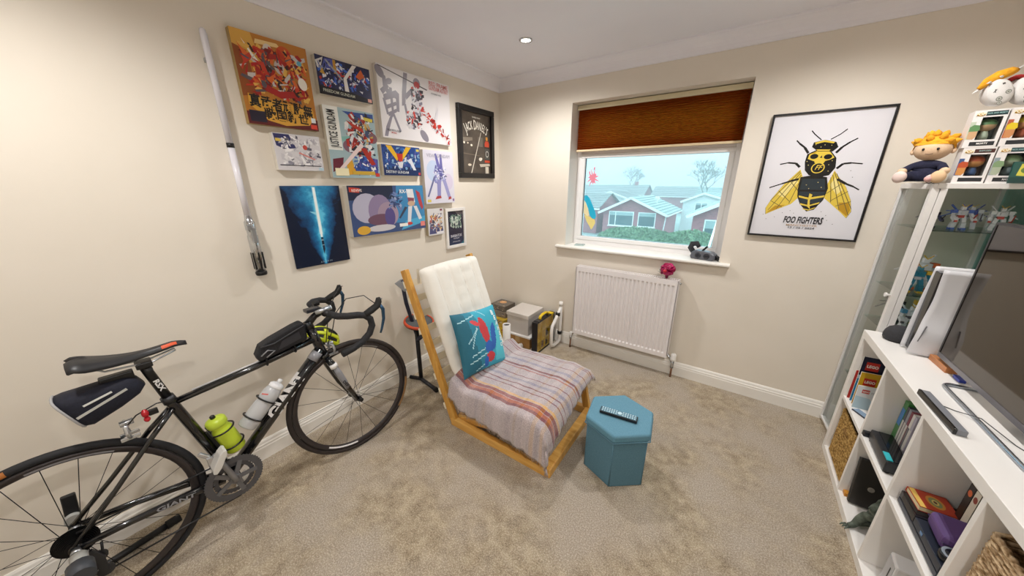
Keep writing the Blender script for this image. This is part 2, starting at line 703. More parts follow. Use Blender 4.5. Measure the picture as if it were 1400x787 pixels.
# ================================================================== outside
def brick_mat(name, c1, c2, mortar):
    m, nt, b = new_mat(name)
    v = coord(nt, (1, 1, 1))
    sep = nt.nodes.new('ShaderNodeSeparateXYZ')
    nt.links.new(v, sep.inputs[0])
    ad = nt.nodes.new('ShaderNodeMath')
    nt.links.new(sep.outputs[0], ad.inputs[0])
    nt.links.new(sep.outputs[1], ad.inputs[1])
    cb = nt.nodes.new('ShaderNodeCombineXYZ')
    nt.links.new(ad.outputs[0], cb.inputs[0])
    nt.links.new(sep.outputs[2], cb.inputs[1])
    bt = nt.nodes.new('ShaderNodeTexBrick')
    bt.inputs['Color1'].default_value = lin(c1)
    bt.inputs['Color2'].default_value = lin(c2)
    bt.inputs['Mortar'].default_value = lin(mortar)
    bt.inputs['Scale'].default_value = 2.0
    bt.inputs['Mortar Size'].default_value = .012
    nt.links.new(cb.outputs[0], bt.inputs[0])
    nt.links.new(bt.outputs[0], b.inputs['Base Color'])
    b.inputs['Roughness'].default_value = .9
    return m


M_brick = brick_mat('red_brickwork', '#b5747a', '#a2666e', '#b09095')
M_render = col('#dfe4e2', .9)
M_tile = noisy('grey_roof_tile', '#8d9a98', '#a3aeaa', 2.5, .8, 0)
M_tile2 = noisy('brown_roof_tile', '#8a8c8c', '#9b9c9a', 2.5, .8, 0)
M_fascia = col('#f4f4f2', .6)
M_pane_dark = col('#5c7378', .08)
M_pane_pale = col('#a9bfc0', .1)  # paler colour for the strip across the top of each pane
M_hedge = noisy('hedge_leaf', '#5f8066', '#96b28e', 6, .8, 0)
M_bark = col('#8c9492', .9)


def house(label, x0, x1, y0, y1, zb, ze, zp, wall, roof, windows=(), over=.35, group=None, chimney=None, gable='y', xp=None):
    """gable='y': ridge runs along y, gable faces the room; gable='x': ridge runs along x"""
    t = thing('terrace_house' if y0 > 60 else ('gabled_house' if wall is M_render else 'bungalow'), label, 'house', ((x0 + x1) / 2, y0, zb), group=group)
    cx, cy = (x0 + x1) / 2, y0
    O = Matrix.Translation((-cx, -cy, -zb))
    xm = xp if xp is not None else cx
    mb = MB()
    if gable == 'y':
        sec = [(x0, zb), (x1, zb), (x1, ze), (xm, zp - .02), (x0, ze)]
        n = 5
        mb.add([(x, y, z) for y in (y0, y1) for x, z in sec], [tuple(range(5)), tuple(range(5, 10))] + [(i, (i + 1) % 5, 5 + (i + 1) % 5, 5 + i) for i in range(5)], O)
    else:
        ym = (y0 + y1) / 2
        sec = [(y0, zb), (y1, zb), (y1, ze), (ym, zp - .02), (y0, ze)]
        mb.add([(x, y, z) for x in (x0, x1) for y, z in sec], [tuple(range(5)), tuple(range(5, 10))] + [(i, (i + 1) % 5, 5 + (i + 1) % 5, 5 + i) for i in range(5)], O)
    mb.build('walls', wall, t)
    # roof slopes with stepped courses
    for s in (-1, 1):
        mb = MB()
        if gable == 'y':
            xe = x0 if s < 0 else x1
            e = Vector((xe, 0, ze))
            p = Vector((xm, 0, zp))
            sl = (e - p)
            e = e + sl.normalized() * over
            ra, rb = Vector((0, y0 - over, 0)), Vector((0, y1 + over, 0))
        else:
            ye = y0 if s < 0 else y1
            e = Vector((0, ye, ze))
            p = Vector((0, (y0 + y1) / 2, zp))
            sl = e - p
            e = e + sl.normalized() * over
            ra, rb = Vector((x0 - over, 0, 0)), Vector((x1 + over, 0, 0))
        nrm = sl.cross(rb - ra).normalized()
        if nrm.z < 0:
            nrm = -nrm
        nc = 9
        for i in range(nc):
            a, b_ = p.lerp(e, i / nc), p.lerp(e, (i + 1) / nc)
            q = [ra + a + nrm * .06, rb + a + nrm * .06, rb + b_ + nrm * .13, ra + b_ + nrm * .13]
            mb.add(q + [v - nrm * .1 for v in q], [(0, 1, 2, 3), (7, 6, 5, 4), (0, 4, 5, 1), (1, 5, 6, 2), (2, 6, 7, 3), (3, 7, 4, 0)], O)
        mb.build('roof_slope', roof, t)
    mb = MB()
    if gable == 'y':
        for xe in (x0, x1):
            e, p = Vector((xe, y0 - over - .02, ze)), Vector((xm, y0 - over - .02, zp))
            e = e + (e - p).normalized() * over
            mb.bar(e - Vector((0, 0, .04)), p - Vector((0, 0, .04)), .06, .24, (0, 0, 1), O)
        mb.build('bargeboard', M_fascia, t)
        e = Vector((x1, y0, ze)) + (Vector((x1, y0, ze)) - Vector((xm, y0, zp))).normalized() * over
        MB().bx(e.x - .05, e.x + .07, y0 - over, y1 + over, e.z - .16, e.z, O).build('gutter', M_fascia, t)
        if ze < 0:
            MB().cyl((e.x - .2, y0 + .25, e.z - .1), (x1 + .06, y0 + .25, zb), .06, n=8, M=O).build('downpipe', M_fascia, t)
    else:
        e = Vector((0, y0, ze)) + (Vector((0, y0, ze)) - Vector((0, (y0 + y1) / 2, zp))).normalized() * over
        MB().bx(x0 - over, x1 + over, e.y - .07, e.y + .05, e.z - .18, e.z, O).build('gutter', M_fascia, t)
    for (a, b_, c, d_, mull) in windows:
        mb = MB()
        w = .09
        for (p0, p1, q0, q1) in ((a, b_, c, c + w), (a, b_, d_ - w, d_), (a, a + w, c + w, d_ - w), (b_ - w, b_, c + w, d_ - w)):
            mb.bx(p0, p1, y0 - .05, y0 + .05, q0, q1, O)
        for k in mull:
            mb.bx(k - w / 2, k + w / 2, y0 - .05, y0 + .05, c + w, d_ - w, O)
        mb.bx(a - .08, b_ + .08, y0 - .12, y0 + .03, c - .07, c, O)
        f = mb.build('window_frame', M_fascia, t)
        ks = [a] + list(mull) + [b_]
        for k0, k1 in zip(ks, ks[1:]):
            MB().bx(k0 + w / 2, k1 - w / 2, y0 - .015, y0 + .02, c + w / 2, d_ - w / 2, O).build('pane', M_pane_dark, f)
            MB().bx(k0 + w / 2, k1 - w / 2, y0 - .03, y0 + .01, d_ - w / 2 - (d_ - c) * .25, d_ - w / 2, O).build('roller_blind', M_pane_pale, f)
    if chimney:
        x, y, z = chimney
        MB().bx(x - .35, x + .35, y - .3, y + .3, zp - .6, z, O).build('chimney', wall, t)
    return t


GZ = -4.3
struct(MB().bx(-70, 50, .9, 140, GZ - .4, GZ).build('ground', noisy('wet_paving_and_grass', '#9aa6a4', '#aebab4', .35, .9, 0)))
house('red brick bungalow with a white edged gable and two windows facing the room', -11.2, -4.75, 35, 43.6, GZ, -1.42, .07, M_brick, M_tile,
      [(-10.52, -7.75, -3.05, -1.43, (-9.75,)), (-7.27, -5.45, -3.0, -1.45, ())], over=.5, xp=-8.1)
house('brick bungalow with white french doors at the right of the window view', -.95, 4.6, 25.5, 33, GZ, -.62, .95, M_brick, M_tile,
      [(-.15, 1.35, -3.4, -1.0, (.6,))], over=.45, xp=2.2)
house('white rendered gable house behind the two brick bungalows', -4.4, 1.2, 45, 54, GZ, -.55, .42, M_render, M_tile,
      [(-3.0, -1.6, -1.75, -.7, (-2.3,))], over=.3, xp=-2.2)
house('low grey roofed bungalow at the left edge of the window view', -22.5, -12.3, 36, 44, GZ, -1.15, .35, M_brick, M_tile2, (), gable='x')
house('pale gabled house behind the left roofs', -19.0, -13.4, 52, 60, GZ, -.7, .30, M_render, M_tile2, ())
house('long terrace roof on the skyline, left stretch', -36.0, -16.4, 74, 82, GZ, -.6, 1.25, M_brick, M_tile2, (), gable='x', group=None, chimney=(-19, 78, 2.0))
house('long terrace roof on the skyline, right stretch with a brick end', -14.5, -6.0, 74, 82, GZ, -.8, .95, M_brick, M_tile2, (), gable='x')
house('grey roofed house just right of the skyline gap', -5.2, .6, 66, 74, GZ, -.6, .85, M_brick, M_tile, (), gable='x')

# satellite dish on the main bungalow roof
t = thing('satellite_dish', 'small white satellite dish on the bungalow roof', 'dish', (-5.9, 36.9, -.5))
MB().lathe([(.02, 0), (.16, .03), (.28, .09), (.30, .11), (.27, .10), (.15, .05), (.02, .02)], 16, xf((0, 0, .35), (math.radians(-65), 0, math.radians(25)))).build('dish', M_fascia, t)
MB().cyl((0, 0, -.1), (0, .05, .35), .03, n=8).build('mast', M_fascia, t)

# hedge: one bush of small leaves over a twiggy core
def hedge(label, c, half, n, seed, dens=1.0):
    rnd = random.Random(seed)
    t = thing('garden_hedge', label, 'hedge', (c[0], c[1], GZ))
    H = half[2]
    def surf(u, v):
        a = 2 * PI * u
        h = v
        k = 1 + .16 * mnoise.noise((math.cos(a) * 2, math.sin(a) * 2, h * 3 + seed))
        r = (1 - h ** 4) ** .5 if h < 1 else 0
        return Vector((half[0] * math.cos(a) * k * max(r, .02), half[1] * math.sin(a) * k * max(r, .02), h * H * (1 + .08 * mnoise.noise((a * 2, h, seed)))))
    MB().grid(lambda u, v: surf(u, v) * .95, 28, 8).build('twig_core', M_hedge, t)
    mb = MB()
    for i in range(n):
        p = surf(rnd.random(), rnd.random() ** .7)
        s = rnd.uniform(.06, .14)
        e = Euler((rnd.uniform(0, 6.3), rnd.uniform(0, 6.3), rnd.uniform(0, 6.3)))
        mb.add([p + e.to_matrix() @ Vector(q) for q in ((-s, 0, 0), (0, -s * .5, 0), (s, 0, 0), (0, s * .5, 0))], [(0, 1, 2, 3)])
    o = mb.build('leaves', M_hedge, t, fix=False)
    o['kind'] = 'stuff'


hedge('long green garden hedge in front of the brick bungalow', (-5.2, 27.0), (3.7, 1.0, 2.15), 5200, 3)
hedge('dark clipped hedge in front of the french doors bungalow', (-.5, 22.3), (2.5, .9, 2.75), 5200, 8)


def bare_tree(label, x, y, h, seed, spread=.62):
    rnd = random.Random(seed)
    t = thing('bare_tree', label, 'tree', (x, y, GZ))
    tr, br = MB(), MB()

    def grow(p, d, l, r, lev, mb):
        q = p + d * l
        m_ = p.lerp(q, .5) + Vector((rnd.uniform(-1, 1), rnd.uniform(-1, 1), 0)) * l * .06
        mb.tube([p, m_, q], [r, r * .85, r * .68], 5)
        if lev == 0:
            return
        for i in range(3 if lev > 1 else 4):
            a = rnd.uniform(0, 2 * PI)
            k = rnd.uniform(spread * .6, spread * 1.2)
            nd = (d + Vector((math.cos(a), math.sin(a), rnd.uniform(-.1, .25))) * k).normalized()
            grow(p.lerp(q, rnd.uniform(.75, 1)), nd, l * rnd.uniform(.62, .82), max(r * .58, .012), lev - 1, br)
    grow(Vector((0, 0, 0)), Vector((0, 0, 1)), h * .36, h * .017, 6, tr)
    tr.build('trunk', M_bark, t)
    br.build('branches', M_bark, t)


bare_tree('tall leafless tree behind the white gable house', -3.4, 60, 9.6, 5)
bare_tree('faint leafless tree far off behind the left terrace', -24.5, 92, 10.2, 11)

# neighbouring garage roof, close below the window
t = thing('garage', 'grey tiled garage roof close below the right of the window', 'garage', (3.1, 10, GZ))
mb = MB()
e0, e1 = Vector((-1.55, -1.3, 3.42)), Vector((2.4, 2.2, 4.75))
for i in range(8):
    a, b_ = i / 8, (i + 1) / 8
    za, zb = 3.1 + 1.5 * a, 3.1 + 1.5 * b_ - .05
    mb.add([(-1.75, -1.9 + 4.2 * a, za), (3.0, -1.9 + 4.2 * a, za), (3.0, -1.9 + 4.2 * b_, zb), (-1.75, -1.9 + 4.2 * b_, zb),
            (-1.75, -1.9 + 4.2 * a, za - .08), (3.0, -1.9 + 4.2 * a, za - .08), (3.0, -1.9 + 4.2 * b_, zb - .08), (-1.75, -1.9 + 4.2 * b_, zb - .08)],
           [(0, 1, 2, 3), (7, 6, 5, 4), (0, 4, 5, 1), (1, 5, 6, 2), (2, 6, 7, 3), (3, 7, 4, 0)])
mb.build('roof_slope', M_tile, t)
MB().bx(-1.5, 2.8, -1.6, 2.2, 0, 3.05).build('walls', M_brick, t)
MB().bar((-1.80, -1.95, 3.03), (-1.80, 2.3, 4.52), .06, .2).build('bargeboard', M_fascia, t)

# thin mist between the house and the far roofs
m = bpy.data.materials.new('thin_mist')
m.use_nodes = True
nt = m.node_tree
nt.nodes.clear()
o_ = nt.nodes.new('ShaderNodeOutputMaterial')
vsc = nt.nodes.new('ShaderNodeVolumeScatter')
vsc.inputs['Color'].default_value = (.93, .98, 1, 1)
vsc.inputs['Density'].default_value = .0075
vsc.inputs['Anisotropy'].default_value = .2
nt.links.new(vsc.outputs[0], o_.inputs['Volume'])
mist = MB().bx(-69, 49, 1.5, 139, GZ + .05, 22).build('mist', m)
mist['kind'] = 'stuff'
tag(mist, 'thin pale mist over the gardens and roofs outside the window', 'mist')


# ================================================================== things on the left wall
def kit(label, y0, y1, z0, z1, layers, texts=(), t=.034, edge='#d8d2c6', rough=.28, group='model kit box lids on the left wall'):
    w, h = y1 - y0, z1 - z0
    r = thing('box_lid', label, 'box lid', M=on_left(y0, z0), group=None)
    MB().bx(0, w, 0, h, 0, t).build('lid_body', col(edge, .5), r, bevel=.0012)
    printed(r, w, h, t, layers, rough=rough)
    for items, c in texts:
        lettering(r, [(s, sz, T(x * w, y * h, t + .000012 * len(layers) + .0004, rot), al, kw) for (s, sz, x, y, rot, al, kw) in items], col(c, .4))
    return r


FULL = [(0, 0), (1, 0), (1, 1), (0, 1)]


def rect(a, b, c, d):
    return [(a, c), (b, c), (b, d), (a, d)]


# red and gold scene with brush lettering
L = [('#b9782c', FULL), ('#d9a548', [(0, .62), (.32, .72), (.25, 1), (0, 1)]), ('#8c4a1e', [(0, .30), (.2, .34), (.16, .8), (0, .84)]),
     ('#e8c98a', [(.28, .9), (.62, .92), (.58, .96), (.3, .95)]), ('#c9531f', oval(.66, .83, .12, .12)), ('#e0a43a', oval(.80, .78, .13, .10)),
     ('#f4f0e4', [(.12, .92), (.30, .70), (.25, .68)]), ('#d9cfc6', oval(.44, .83, .07, .10)), ('#bfb6b2', oval(.56, .70, .07, .08))]
L += shards(2, 216, ['#a3241c', '#c23a22', '#7a1a18', '#d8662a', '#e3b354', '#c9c2bd', '#5a5258', '#3a2420', '#b01f1f'], (.08, .36, .92, .86), .03, .10, .85)
L += [('#a3221d', [(.30, .40), (.5, .34), (.74, .38), (.70, .45), (.5, .42), (.34, .47)]), ('#efe9e0', oval(.86, .56, .065, .075, 16, 20)), ('#5fa9c4', oval(.86, .80, .035, .03)),
      ('#5c1a1c', rect(.0, 1, 0, .14)), ('#d7a03a', [(.06, .34), (.3, .30), (.95, .27), (.96, .16), (.86, .06), (.5, .02), (.26, .06), (.05, .22)]),
      ('#1d1a2e', rect(.03, .24, .03, .155)), ('#dfe6ea', rect(.90, .97, .10, .16)), ('#d8412f', rect(.88, .98, .02, .075))]
kit('large gold and red battle scene lid with black brush lettering, top left', -2.005, -1.69, 1.77, 2.152, L,
    [([('真武者頑駄無', .058, .50, .24, -3, 'CENTER', {'bold': .03, 'width': .80}), ('戦国新世', .050, .54, .12, -2, 'CENTER', {'bold': .03})], '#17120c')], edge='#a58a55')

# blue and white scene, wide
L = [('#20224c', FULL), ('#d9d6d6', [(0, .85), (.14, .98), (.09, .74), (.02, .70)]), ('#4c55a8', [(.10, .70), (.16, .96), (.30, .98), (.30, .66)]),
     ('#c9972f', rect(.30, .35, .62, .98)), ('#2f5fc0', rect(.37, .47, .72, .93)), ('#dfe3ea', rect(.38, .47, .80, .86)), ('#c23424', [(.36, .55), (.50, .60), (.46, .72), (.36, .72)]), ('#1a1830', rect(.53, .68, .78, .98))]
L += shards(6, 120, ['#2c3c96', '#d8d9e2', '#3a63c4', '#8a94b8', '#b3332a', '#1b1f40', '#e2e2ea'], (.04, .25, .96, .9), .04, .13, 1.7)
L += [('#e6e2e0', [(.46, .20), (.54, .20), (.52, .55), (.74, .98), (.66, .98), (.46, .55)]), ('#d2622c', [(.70, .68), (.82, .92), (.88, .74), (.78, .62)]), ('#c69a3c', [(.05, .56), (.1, .70), (.14, .52)]),
      ('#9b9ea8', [(.16, .92), (.19, .94), (.46, .50), (.42, .48)]), ('#11111c', [(0, .0), (1, 0), (1, .10), (.6, .2), (0, .22)]), ('#e5a99a', rect(.90, .98, .03, .13))]
kit('wide dark blue and white action lid with silver title, second in the top row', -1.65, -1.337, 1.962, 2.145, L,
    [([('FREEDOM GUNDAM', .021, .06, .115, -1, 'LEFT', {'bold': .01, 'width': .95})], '#c9cbb8')])

# big white one with one brush character
gry = '#8d8894'
L = [('#e4e0e2', FULL), (gry, oval(.035, .90, .045, .085, 18, 20)), (gry, [(.06, .88), (.10, .86), (.115, .70), (.21, .63), (.205, .58), (.10, .62), (.06, .72)]),
     (gry, oval(.135, .80, .035, .05, 14, -35)), (gry, [(.02, .66), (.11, .77), (.13, .72), (.05, .60)]),
     (gry, [(.05, .60), (.21, .70), (.25, .66), (.235, .40), (.20, .40), (.205, .60), (.06, .52)]), (gry, [(.04, .55), (.07, .56), (.10, .34), (.075, .33)]),
     (gry, [(.07, .46), (.20, .54), (.205, .49), (.085, .41)]), (gry, [(.085, .36), (.20, .44), (.20, .39), (.095, .31)]), (gry, [(.13, .72), (.165, .72), (.165, .36), (.14, .30)]),
     (gry, [(.135, .38), (.165, .40), (.09, .14), (.06, .02), (.02, .02), (.05, .16)]), (gry, [(.14, .36), (.17, .36), (.24, .12), (.215, .10)]),
     (gry, [(.33, .985), (.38, .985), (.345, .70), (.32, .52), (.275, .50), (.29, .70)]), (gry, [(.33, .68), (.45, .83), (.455, .76), (.34, .60)]), (gry, [(.40, .74), (.43, .74), (.47, .50), (.445, .46)]),
     (gry, [(.30, .54), (.33, .54), (.355, .30), (.33, .26)]), (gry, oval(.56, .10, .05, .10, 16, 25)), (gry, oval(.50, .88, .05, .08, 16)),
     ('#3b3038', [(.012, .975), (.02, .985), (.65, .835), (.64, .82)])]
pal = ['#b9302c', '#c84238', '#e6e4e6', '#cfccd4', '#4a4650', '#7f7c8c', '#2b2830', '#d8d6da']
L += [('#b4322e', oval(.50, .86, .04, .05)), ('#d9d6dc', [(.42, .55), (.53, .72), (.58, .50), (.50, .38), (.42, .42)])]
L += shards(12, 62, pal, (.42, .44, .57, .80), .03, .08, 1.45) + shards(13, 72, pal, (.34, .22, .52, .44), .03, .09, 1.45)
for k in range(6):
    f = k / 5
    cx, cy = .56 + .38 * f, .48 - .39 * f
    L += shards(20 + k, 16, pal[:4] + ['#8c1f20'], (cx - .035, cy - .06, cx + .035, cy + .06), .03, .075, 1.45)
L += [('#d8d5da', [(.735, .42), (.75, .26), (.80, .55), (.79, .60)]), ('#c9402f', [(.725, .34), (.75, .34), (.745, .24), (.72, .25)])]
kit('largest white lid with one grey brush character and a red-white machine', -1.288, -.676, 1.785, 2.197, L,
    [([('RED FRAME', .036, .67, .945, 0, 'LEFT', {'bold': .012}), ('GUNDAM ASTRAY', .040, .67, .875, 0, 'LEFT', {'bold': .012, 'width': .56})], '#d98a88'),
     ([('POWERED RED', .014, .70, .795, 0, 'LEFT', {}), ('HIGH RESOLUTION', .017, .055, .118, -2, 'LEFT', {'bold': .01, 'width': .7})], '#33323a'),
     ([('MODEL', .012, .105, .082, -2, 'LEFT', {'bold': .02})], '#c23a32')], edge='#dedad6')

# portrait lid with the vertical title
L = [('#9fb7bd', FULL), ('#e8e8e2', rect(0, .27, .40, 1)), ('#2f4c92', [(.35, .96), (.98, .98), (.98, .86), (.6, .86)]), ('#7fb3ac', [(.27, .60), (.52, .62), (.5, .52), (.27, .54)]),
     ('#7d5a6a', oval(.45, .47, .17, .10)), ('#b98a8c', oval(.50, .50, .10, .06)), ('#7a5a62', oval(.92, .62, .10, .08)), ('#27418c', [(.42, .08), (.95, .05), (.98, .30), (.62, .34)]),
     ('#d8a02c', [(.30, .04), (.30, .2), (.42, .28), (.48, .06)]), ('#651c30', [(.02, .08), (.05, .27), (.26, .30), (.22, .16)])]
pal = ['#b02c22', '#8c1c1c', '#d8d8dc', '#3a4a6c', '#caa24c', '#1f2030', '#e6e2de']
L += shards(31, 144, pal, (.38, .36, .9, .92), .03, .10, .8) + shards(32, 52, ['#274c9e', '#e6e6ea', '#5a4fa0', '#3a64b8'], (.45, .08, .95, .32), .03, .07, .8)
L += [('#b5301f', [(.40, .84), (.72, .74), (.74, .68), (.50, .76)]), ('#a82a1c', [(.62, .46), (.74, .46), (.92, .22), (.82, .20)]), ('#e6d2d0', [(.05, .06), (.13, .06), (.70, .49), (.64, .53)]), ('#d9c64c', [(.76, .92), (.96, .91), (.95, .86), (.78, .87)]),
      ('#efe6c0', rect(.06, .32, .03, .14)), ('#caa63c', rect(.40, .88, .05, .105)), ('#c4372c', rect(.89, .98, .025, .08))]
kit('tall lid with a white-black title running up its left side', -1.651, -1.342, 1.533, 1.91, L,
    [([('JUSTICE GUNDAM', .066, .135, .695, 90, 'CENTER', {'bold': .012, 'width': .36})], '#23262c')], edge='#c9c2b2')

# small grey-white lid
L = [('#d5d2d6', FULL), ('#2a2c60', [(.02, .98), (.34, .98), (.45, .62), (.20, .58), (.05, .66)]), ('#dcbf4c', rect(.05, .24, .78, .86))]
L += shards(41, 110, ['#e6e4e6', '#b3b0ba', '#8b8894', '#f2f0f2', '#5c5a68', '#c9c6cc'], (.12, .14, .95, .9), .05, .16, 1.25)
L += [('#c2473c', oval(.64, .66, .05, .07)), ('#d98a84', [(.48, .48), (.50, .52), (.84, .34), (.82, .31)]), ('#3f3e4a', [(.05, .13), (.95, .13), (.95, .155), (.05, .155)]), ('#b9d3e0', rect(.88, .99, .02, .1))]
kit('small grey and white lid below the gold battle lid', -1.922, -1.696, 1.566, 1.742, L)

# yellow V on blue
L = [('#27478c', FULL), ('#1c2c5c', [(0, 0), (1, 0), (1, .3), (0, .3)])]
L += shards(51, 105, ['#3a6cb4', '#8cb4d0', '#1d2a54', '#d6dce4', '#5a5aa4', '#2a5a98'], (.03, .25, .97, .95), .05, .14, 1.6)
L += [('#e5b52c', [(.10, .98), (.24, .98), (.40, .62), (.36, .48)]), ('#e5b52c', [(.76, .98), (.62, .98), (.46, .62), (.48, .48)]), ('#c63a2c', [(.35, .74), (.52, .74), (.50, .48), (.40, .48)]), ('#d9d9de', [(.36, .46), (.52, .46), (.48, .26), (.40, .26)]),
      ('#dfe2ea', [(.66, .55), (.74, .62), (.86, .2), (.78, .2)]), ('#c43c44', rect(.92, .98, .03, .12)), ('#d8c75a', rect(.90, .98, .86, .94))]
kit('small dark blue lid with a big yellow V shape and red centre', -1.312, -1.004, 1.553, 1.742, L,
    [([('DESTINY GUNDAM', .0235, .05, .12, -1, 'LEFT', {'bold': .012, 'width': .9})], '#e8eaea')])

# pale lilac portrait lid
L = [('#dcd9e6', FULL), ('#c2d0ea', oval(.30, .62, .22, .2)), ('#d5cbe0', oval(.8, .42, .16, .16))]
L += [('#6f6cae', [(.36, .94), (.42, .95), (.56, .66), (.44, .66)]), ('#6a66a8', [(.54, .94), (.60, .94), (.62, .64), (.52, .66)])]
L += shards(61, 72, ['#5f5c9e', '#8d8cc4', '#b9bade', '#e6e4f0', '#45436e'], (.34, .42, .72, .70), .03, .08, .8)
L += [('#8f8cc0', [(.40, .46), (.54, .46), (.50, .12), (.38, .12)]), ('#9c9aca', [(.58, .46), (.70, .46), (.86, .12), (.76, .1)]), ('#6d6f9a', [(.05, .14), (.10, .13), (.36, .52), (.30, .52)]), ('#b23c3c', [(.30, .08), (.52, .10), (.50, .15), (.36, .14)]), ('#b23c3c', [(.76, .06), (.88, .08), (.86, .13), (.78, .12)]),
      ('#d8c25a', rect(.04, .16, .03, .08)), ('#8a6a9a', rect(.92, .98, .03, .08))]
kit('pale lilac portrait lid with a long violet standing figure shape', -.975, -.672, 1.353, 1.737, L,
    [([('VIDAR GUNDAM', .035, .5, .90, 0, 'CENTER', {'width': .9})], '#a9a6b8')], edge='#cfc9c4')

# wide lid, left half blurred
L = [('#3a4e7c', FULL), ('#1e2440', rect(0, .55, .72, 1)), ('#3f86b8', [(.55, .2), (.6, 1), (1, 1), (1, .15)]), ('#4aa6d0', [(.62, .02), (1, .16), (1, .3), (.7, .22)]), ('#b3b0c4', oval(.20, .55, .17, .30)), ('#8a7a9a', oval(.36, .48, .15, .34)), ('#a08a9c', oval(.46, .40, .14, .26)),
     ('#6c4a5e', oval(.36, .30, .17, .12)), ('#554a84', oval(.48, .34, .07, .2)), ('#c8c4c8', oval(.36, .12, .18, .07)), ('#d9a83a', oval(.13, .11, .08, .09)), ('#c8412e', [(.02, .88), (.02, .97), (.14, .95), (.13, .86)])]
L += shards(71, 38, ['#2a3a66', '#6d7fae', '#3c4c78', '#9aa6c4'], (.50, .5, .66, .85), .04, .1, 1.9)
L += [('#e2e2e4', [(.74, .92), (.84, .92), (.86, .62), (.76, .60)]), ('#8d4a58', [(.75, .74), (.85, .72), (.84, .62), (.76, .62)]), ('#c8a68a', oval(.80, .60, .055, .06)), ('#dcdce0', [(.75, .54), (.81, .54), (.77, .18), (.72, .18)]), ('#dcdce0', [(.83, .54), (.88, .54), (.95, .24), (.90, .22)]), ('#3c4258', [(.60, .30), (.62, .28), (.74, .52), (.70, .54)]),
      ('#b33a40', [(.88, .90), (.94, .84), (.985, .50), (.96, .44), (.92, .58)]), ('#c43a34', oval(.75, .15, .045, .035)), ('#e4857c', rect(.92, .99, .06, .17)), ('#f0eee8', rect(.60, .72, .10, .17))]
kit('wide bottom lid with a blurred grey left half and blue right half', -1.587, -1.01, 1.18, 1.488, L,
    [([('RX-78', .034, .64, .87, 0, 'LEFT', {'bold': .02})], '#eef2f4'), ([('REVIVE', .022, .045, .905, 0, 'LEFT', {'bold': .015})], '#f2ded8')], t=.045)

# tiny lid
L = [('#d9d6d6', FULL), ('#4a4a78', [(.05, .05), (.95, .05), (.9, .3), (.1, .34)])]
L += shards(81, 81, ['#7c7a9a', '#c9b49a', '#5a5878', '#e4e2e6', '#b05a50', '#3c3a54', '#d6a85a'], (.15, .15, .85, .78), .05, .14, .8)
L += [('#7c3848', rect(.78, .93, .9, .97)), ('#e8e6ea', rect(.5, .94, .04, .12))]
kit('tiny lid with grey and amber art left of the white framed print', -.972, -.806, 1.11, 1.316, L, t=.03, edge='#b9ad92')

# small white framed print
w, h = .236, .333
r = thing('framed_print', 'small white framed dark print below the lilac lid', 'picture', M=on_left(-.770, .972))
mb = MB()
for a, b_, c, d_ in ((0, w, 0, .024), (0, w, h - .024, h), (0, .024, .024, h - .024), (w - .024, w, .024, h - .024)):
    mb.bx(a, b_, c, d_, 0, .02)
mb.build('frame', col('#ece9e6', .4), r, bevel=.002)
L = [('#28243a', FULL), ('#5a5258', [(.5, 1), (1, 1), (1, .9), (.7, .84)])] + shards(91, 96, ['#8aa496', '#b5c4b8', '#5c7468', '#3a4450', '#cfd8ce'], (.18, .52, .85, .86), .04, .13, .7)
L += [('#28304e', [(0, 0), (1, 0), (1, .2), (0, .34)]), ('#2f6a78', [(.8, 0), (1, 0), (1, .1)])]
printed(r, w - .048, h - .048, .008, L, x0=.024, y0=.024, rough=.2)
MB().bx(.024, w - .024, .024, h - .024, 0, .0075).build('backing', col('#222030', .6), r)
lettering(r, [('BARBATOS', .030, T(w * .5, h * .30, .0115), 'CENTER', {'bold': .02, 'width': .9}), ('GUNDAM', .016, T(w * .5, h * .235, .0115), 'CENTER', {}), ('IRON-BLOODED', .012, T(w * .5, h * .15, .0115), 'CENTER', {})], col('#cfd0dc', .4))

# dark print with a light beam
w, h = .311, .446
r = thing('metal_print', 'dark blue unframed print of a glowing white light beam', 'picture', M=on_left(-1.926, 1.042))
MB().bx(0, w, 0, h, .004, .012).build('print_sheet', col('#0a1226', .3), r, bevel=.001)
m, nt, b = new_mat('blue_beam_print')
v = coord(nt)
sep = nt.nodes.new('ShaderNodeSeparateXYZ')
nt.links.new(v, sep.inputs[0])


def mth(op, a, b_=0.0):
    n = nt.nodes.new('ShaderNodeMath')
    n.operation = op
    for i, q in enumerate((a, b_)):
        if isinstance(q, (int, float)):
            n.inputs[i].default_value = q
        else:
            nt.links.new(q, n.inputs[i])
    return n.outputs[0]


nz = noise_tex(nt, coord(nt, (9, 9, 9)), 1.4, 5, .6)
dx = mth('ABSOLUTE', mth('SUBTRACT', sep.outputs[0], .163))
wid = mth('MULTIPLY_ADD' if False else 'ADD', mth('MULTIPLY', sep.outputs[1], .34), .012)
q = mth('ADD', mth('DIVIDE', dx, wid), mth('MULTIPLY', mth('SUBTRACT', nz, .5), 1.5))
nt.links.new(ramp(nt, q, [(.05, '#5fc3e6'), (.22, '#2a8fc0'), (.55, '#155f92'), (.95, '#0c2c54'), (1.0, '#091630')]), b.inputs['Base Color'])
b.inputs['Roughness'].default_value = .3
L = [(m, FULL), ('#bfe9f4', [(.50, .985), (.555, .985), (.56, .40), (.50, .40)]), ('#f4fbfb', [(.512, .98), (.543, .98), (.548, .36), (.512, .36)]),
     ('#8fd4ea', [(.39, .69), (.50, .64), (.50, .68)]), ('#16283e', [(.508, .355), (.552, .355), (.555, .20), (.525, .13), (.512, .20)]), ('#8fa6b4', rect(.51, .55, .31, .33)), ('#8fa6b4', rect(.512, .552, .25, .26))]
printed(r, w, h, .0122, L, rough=.3)
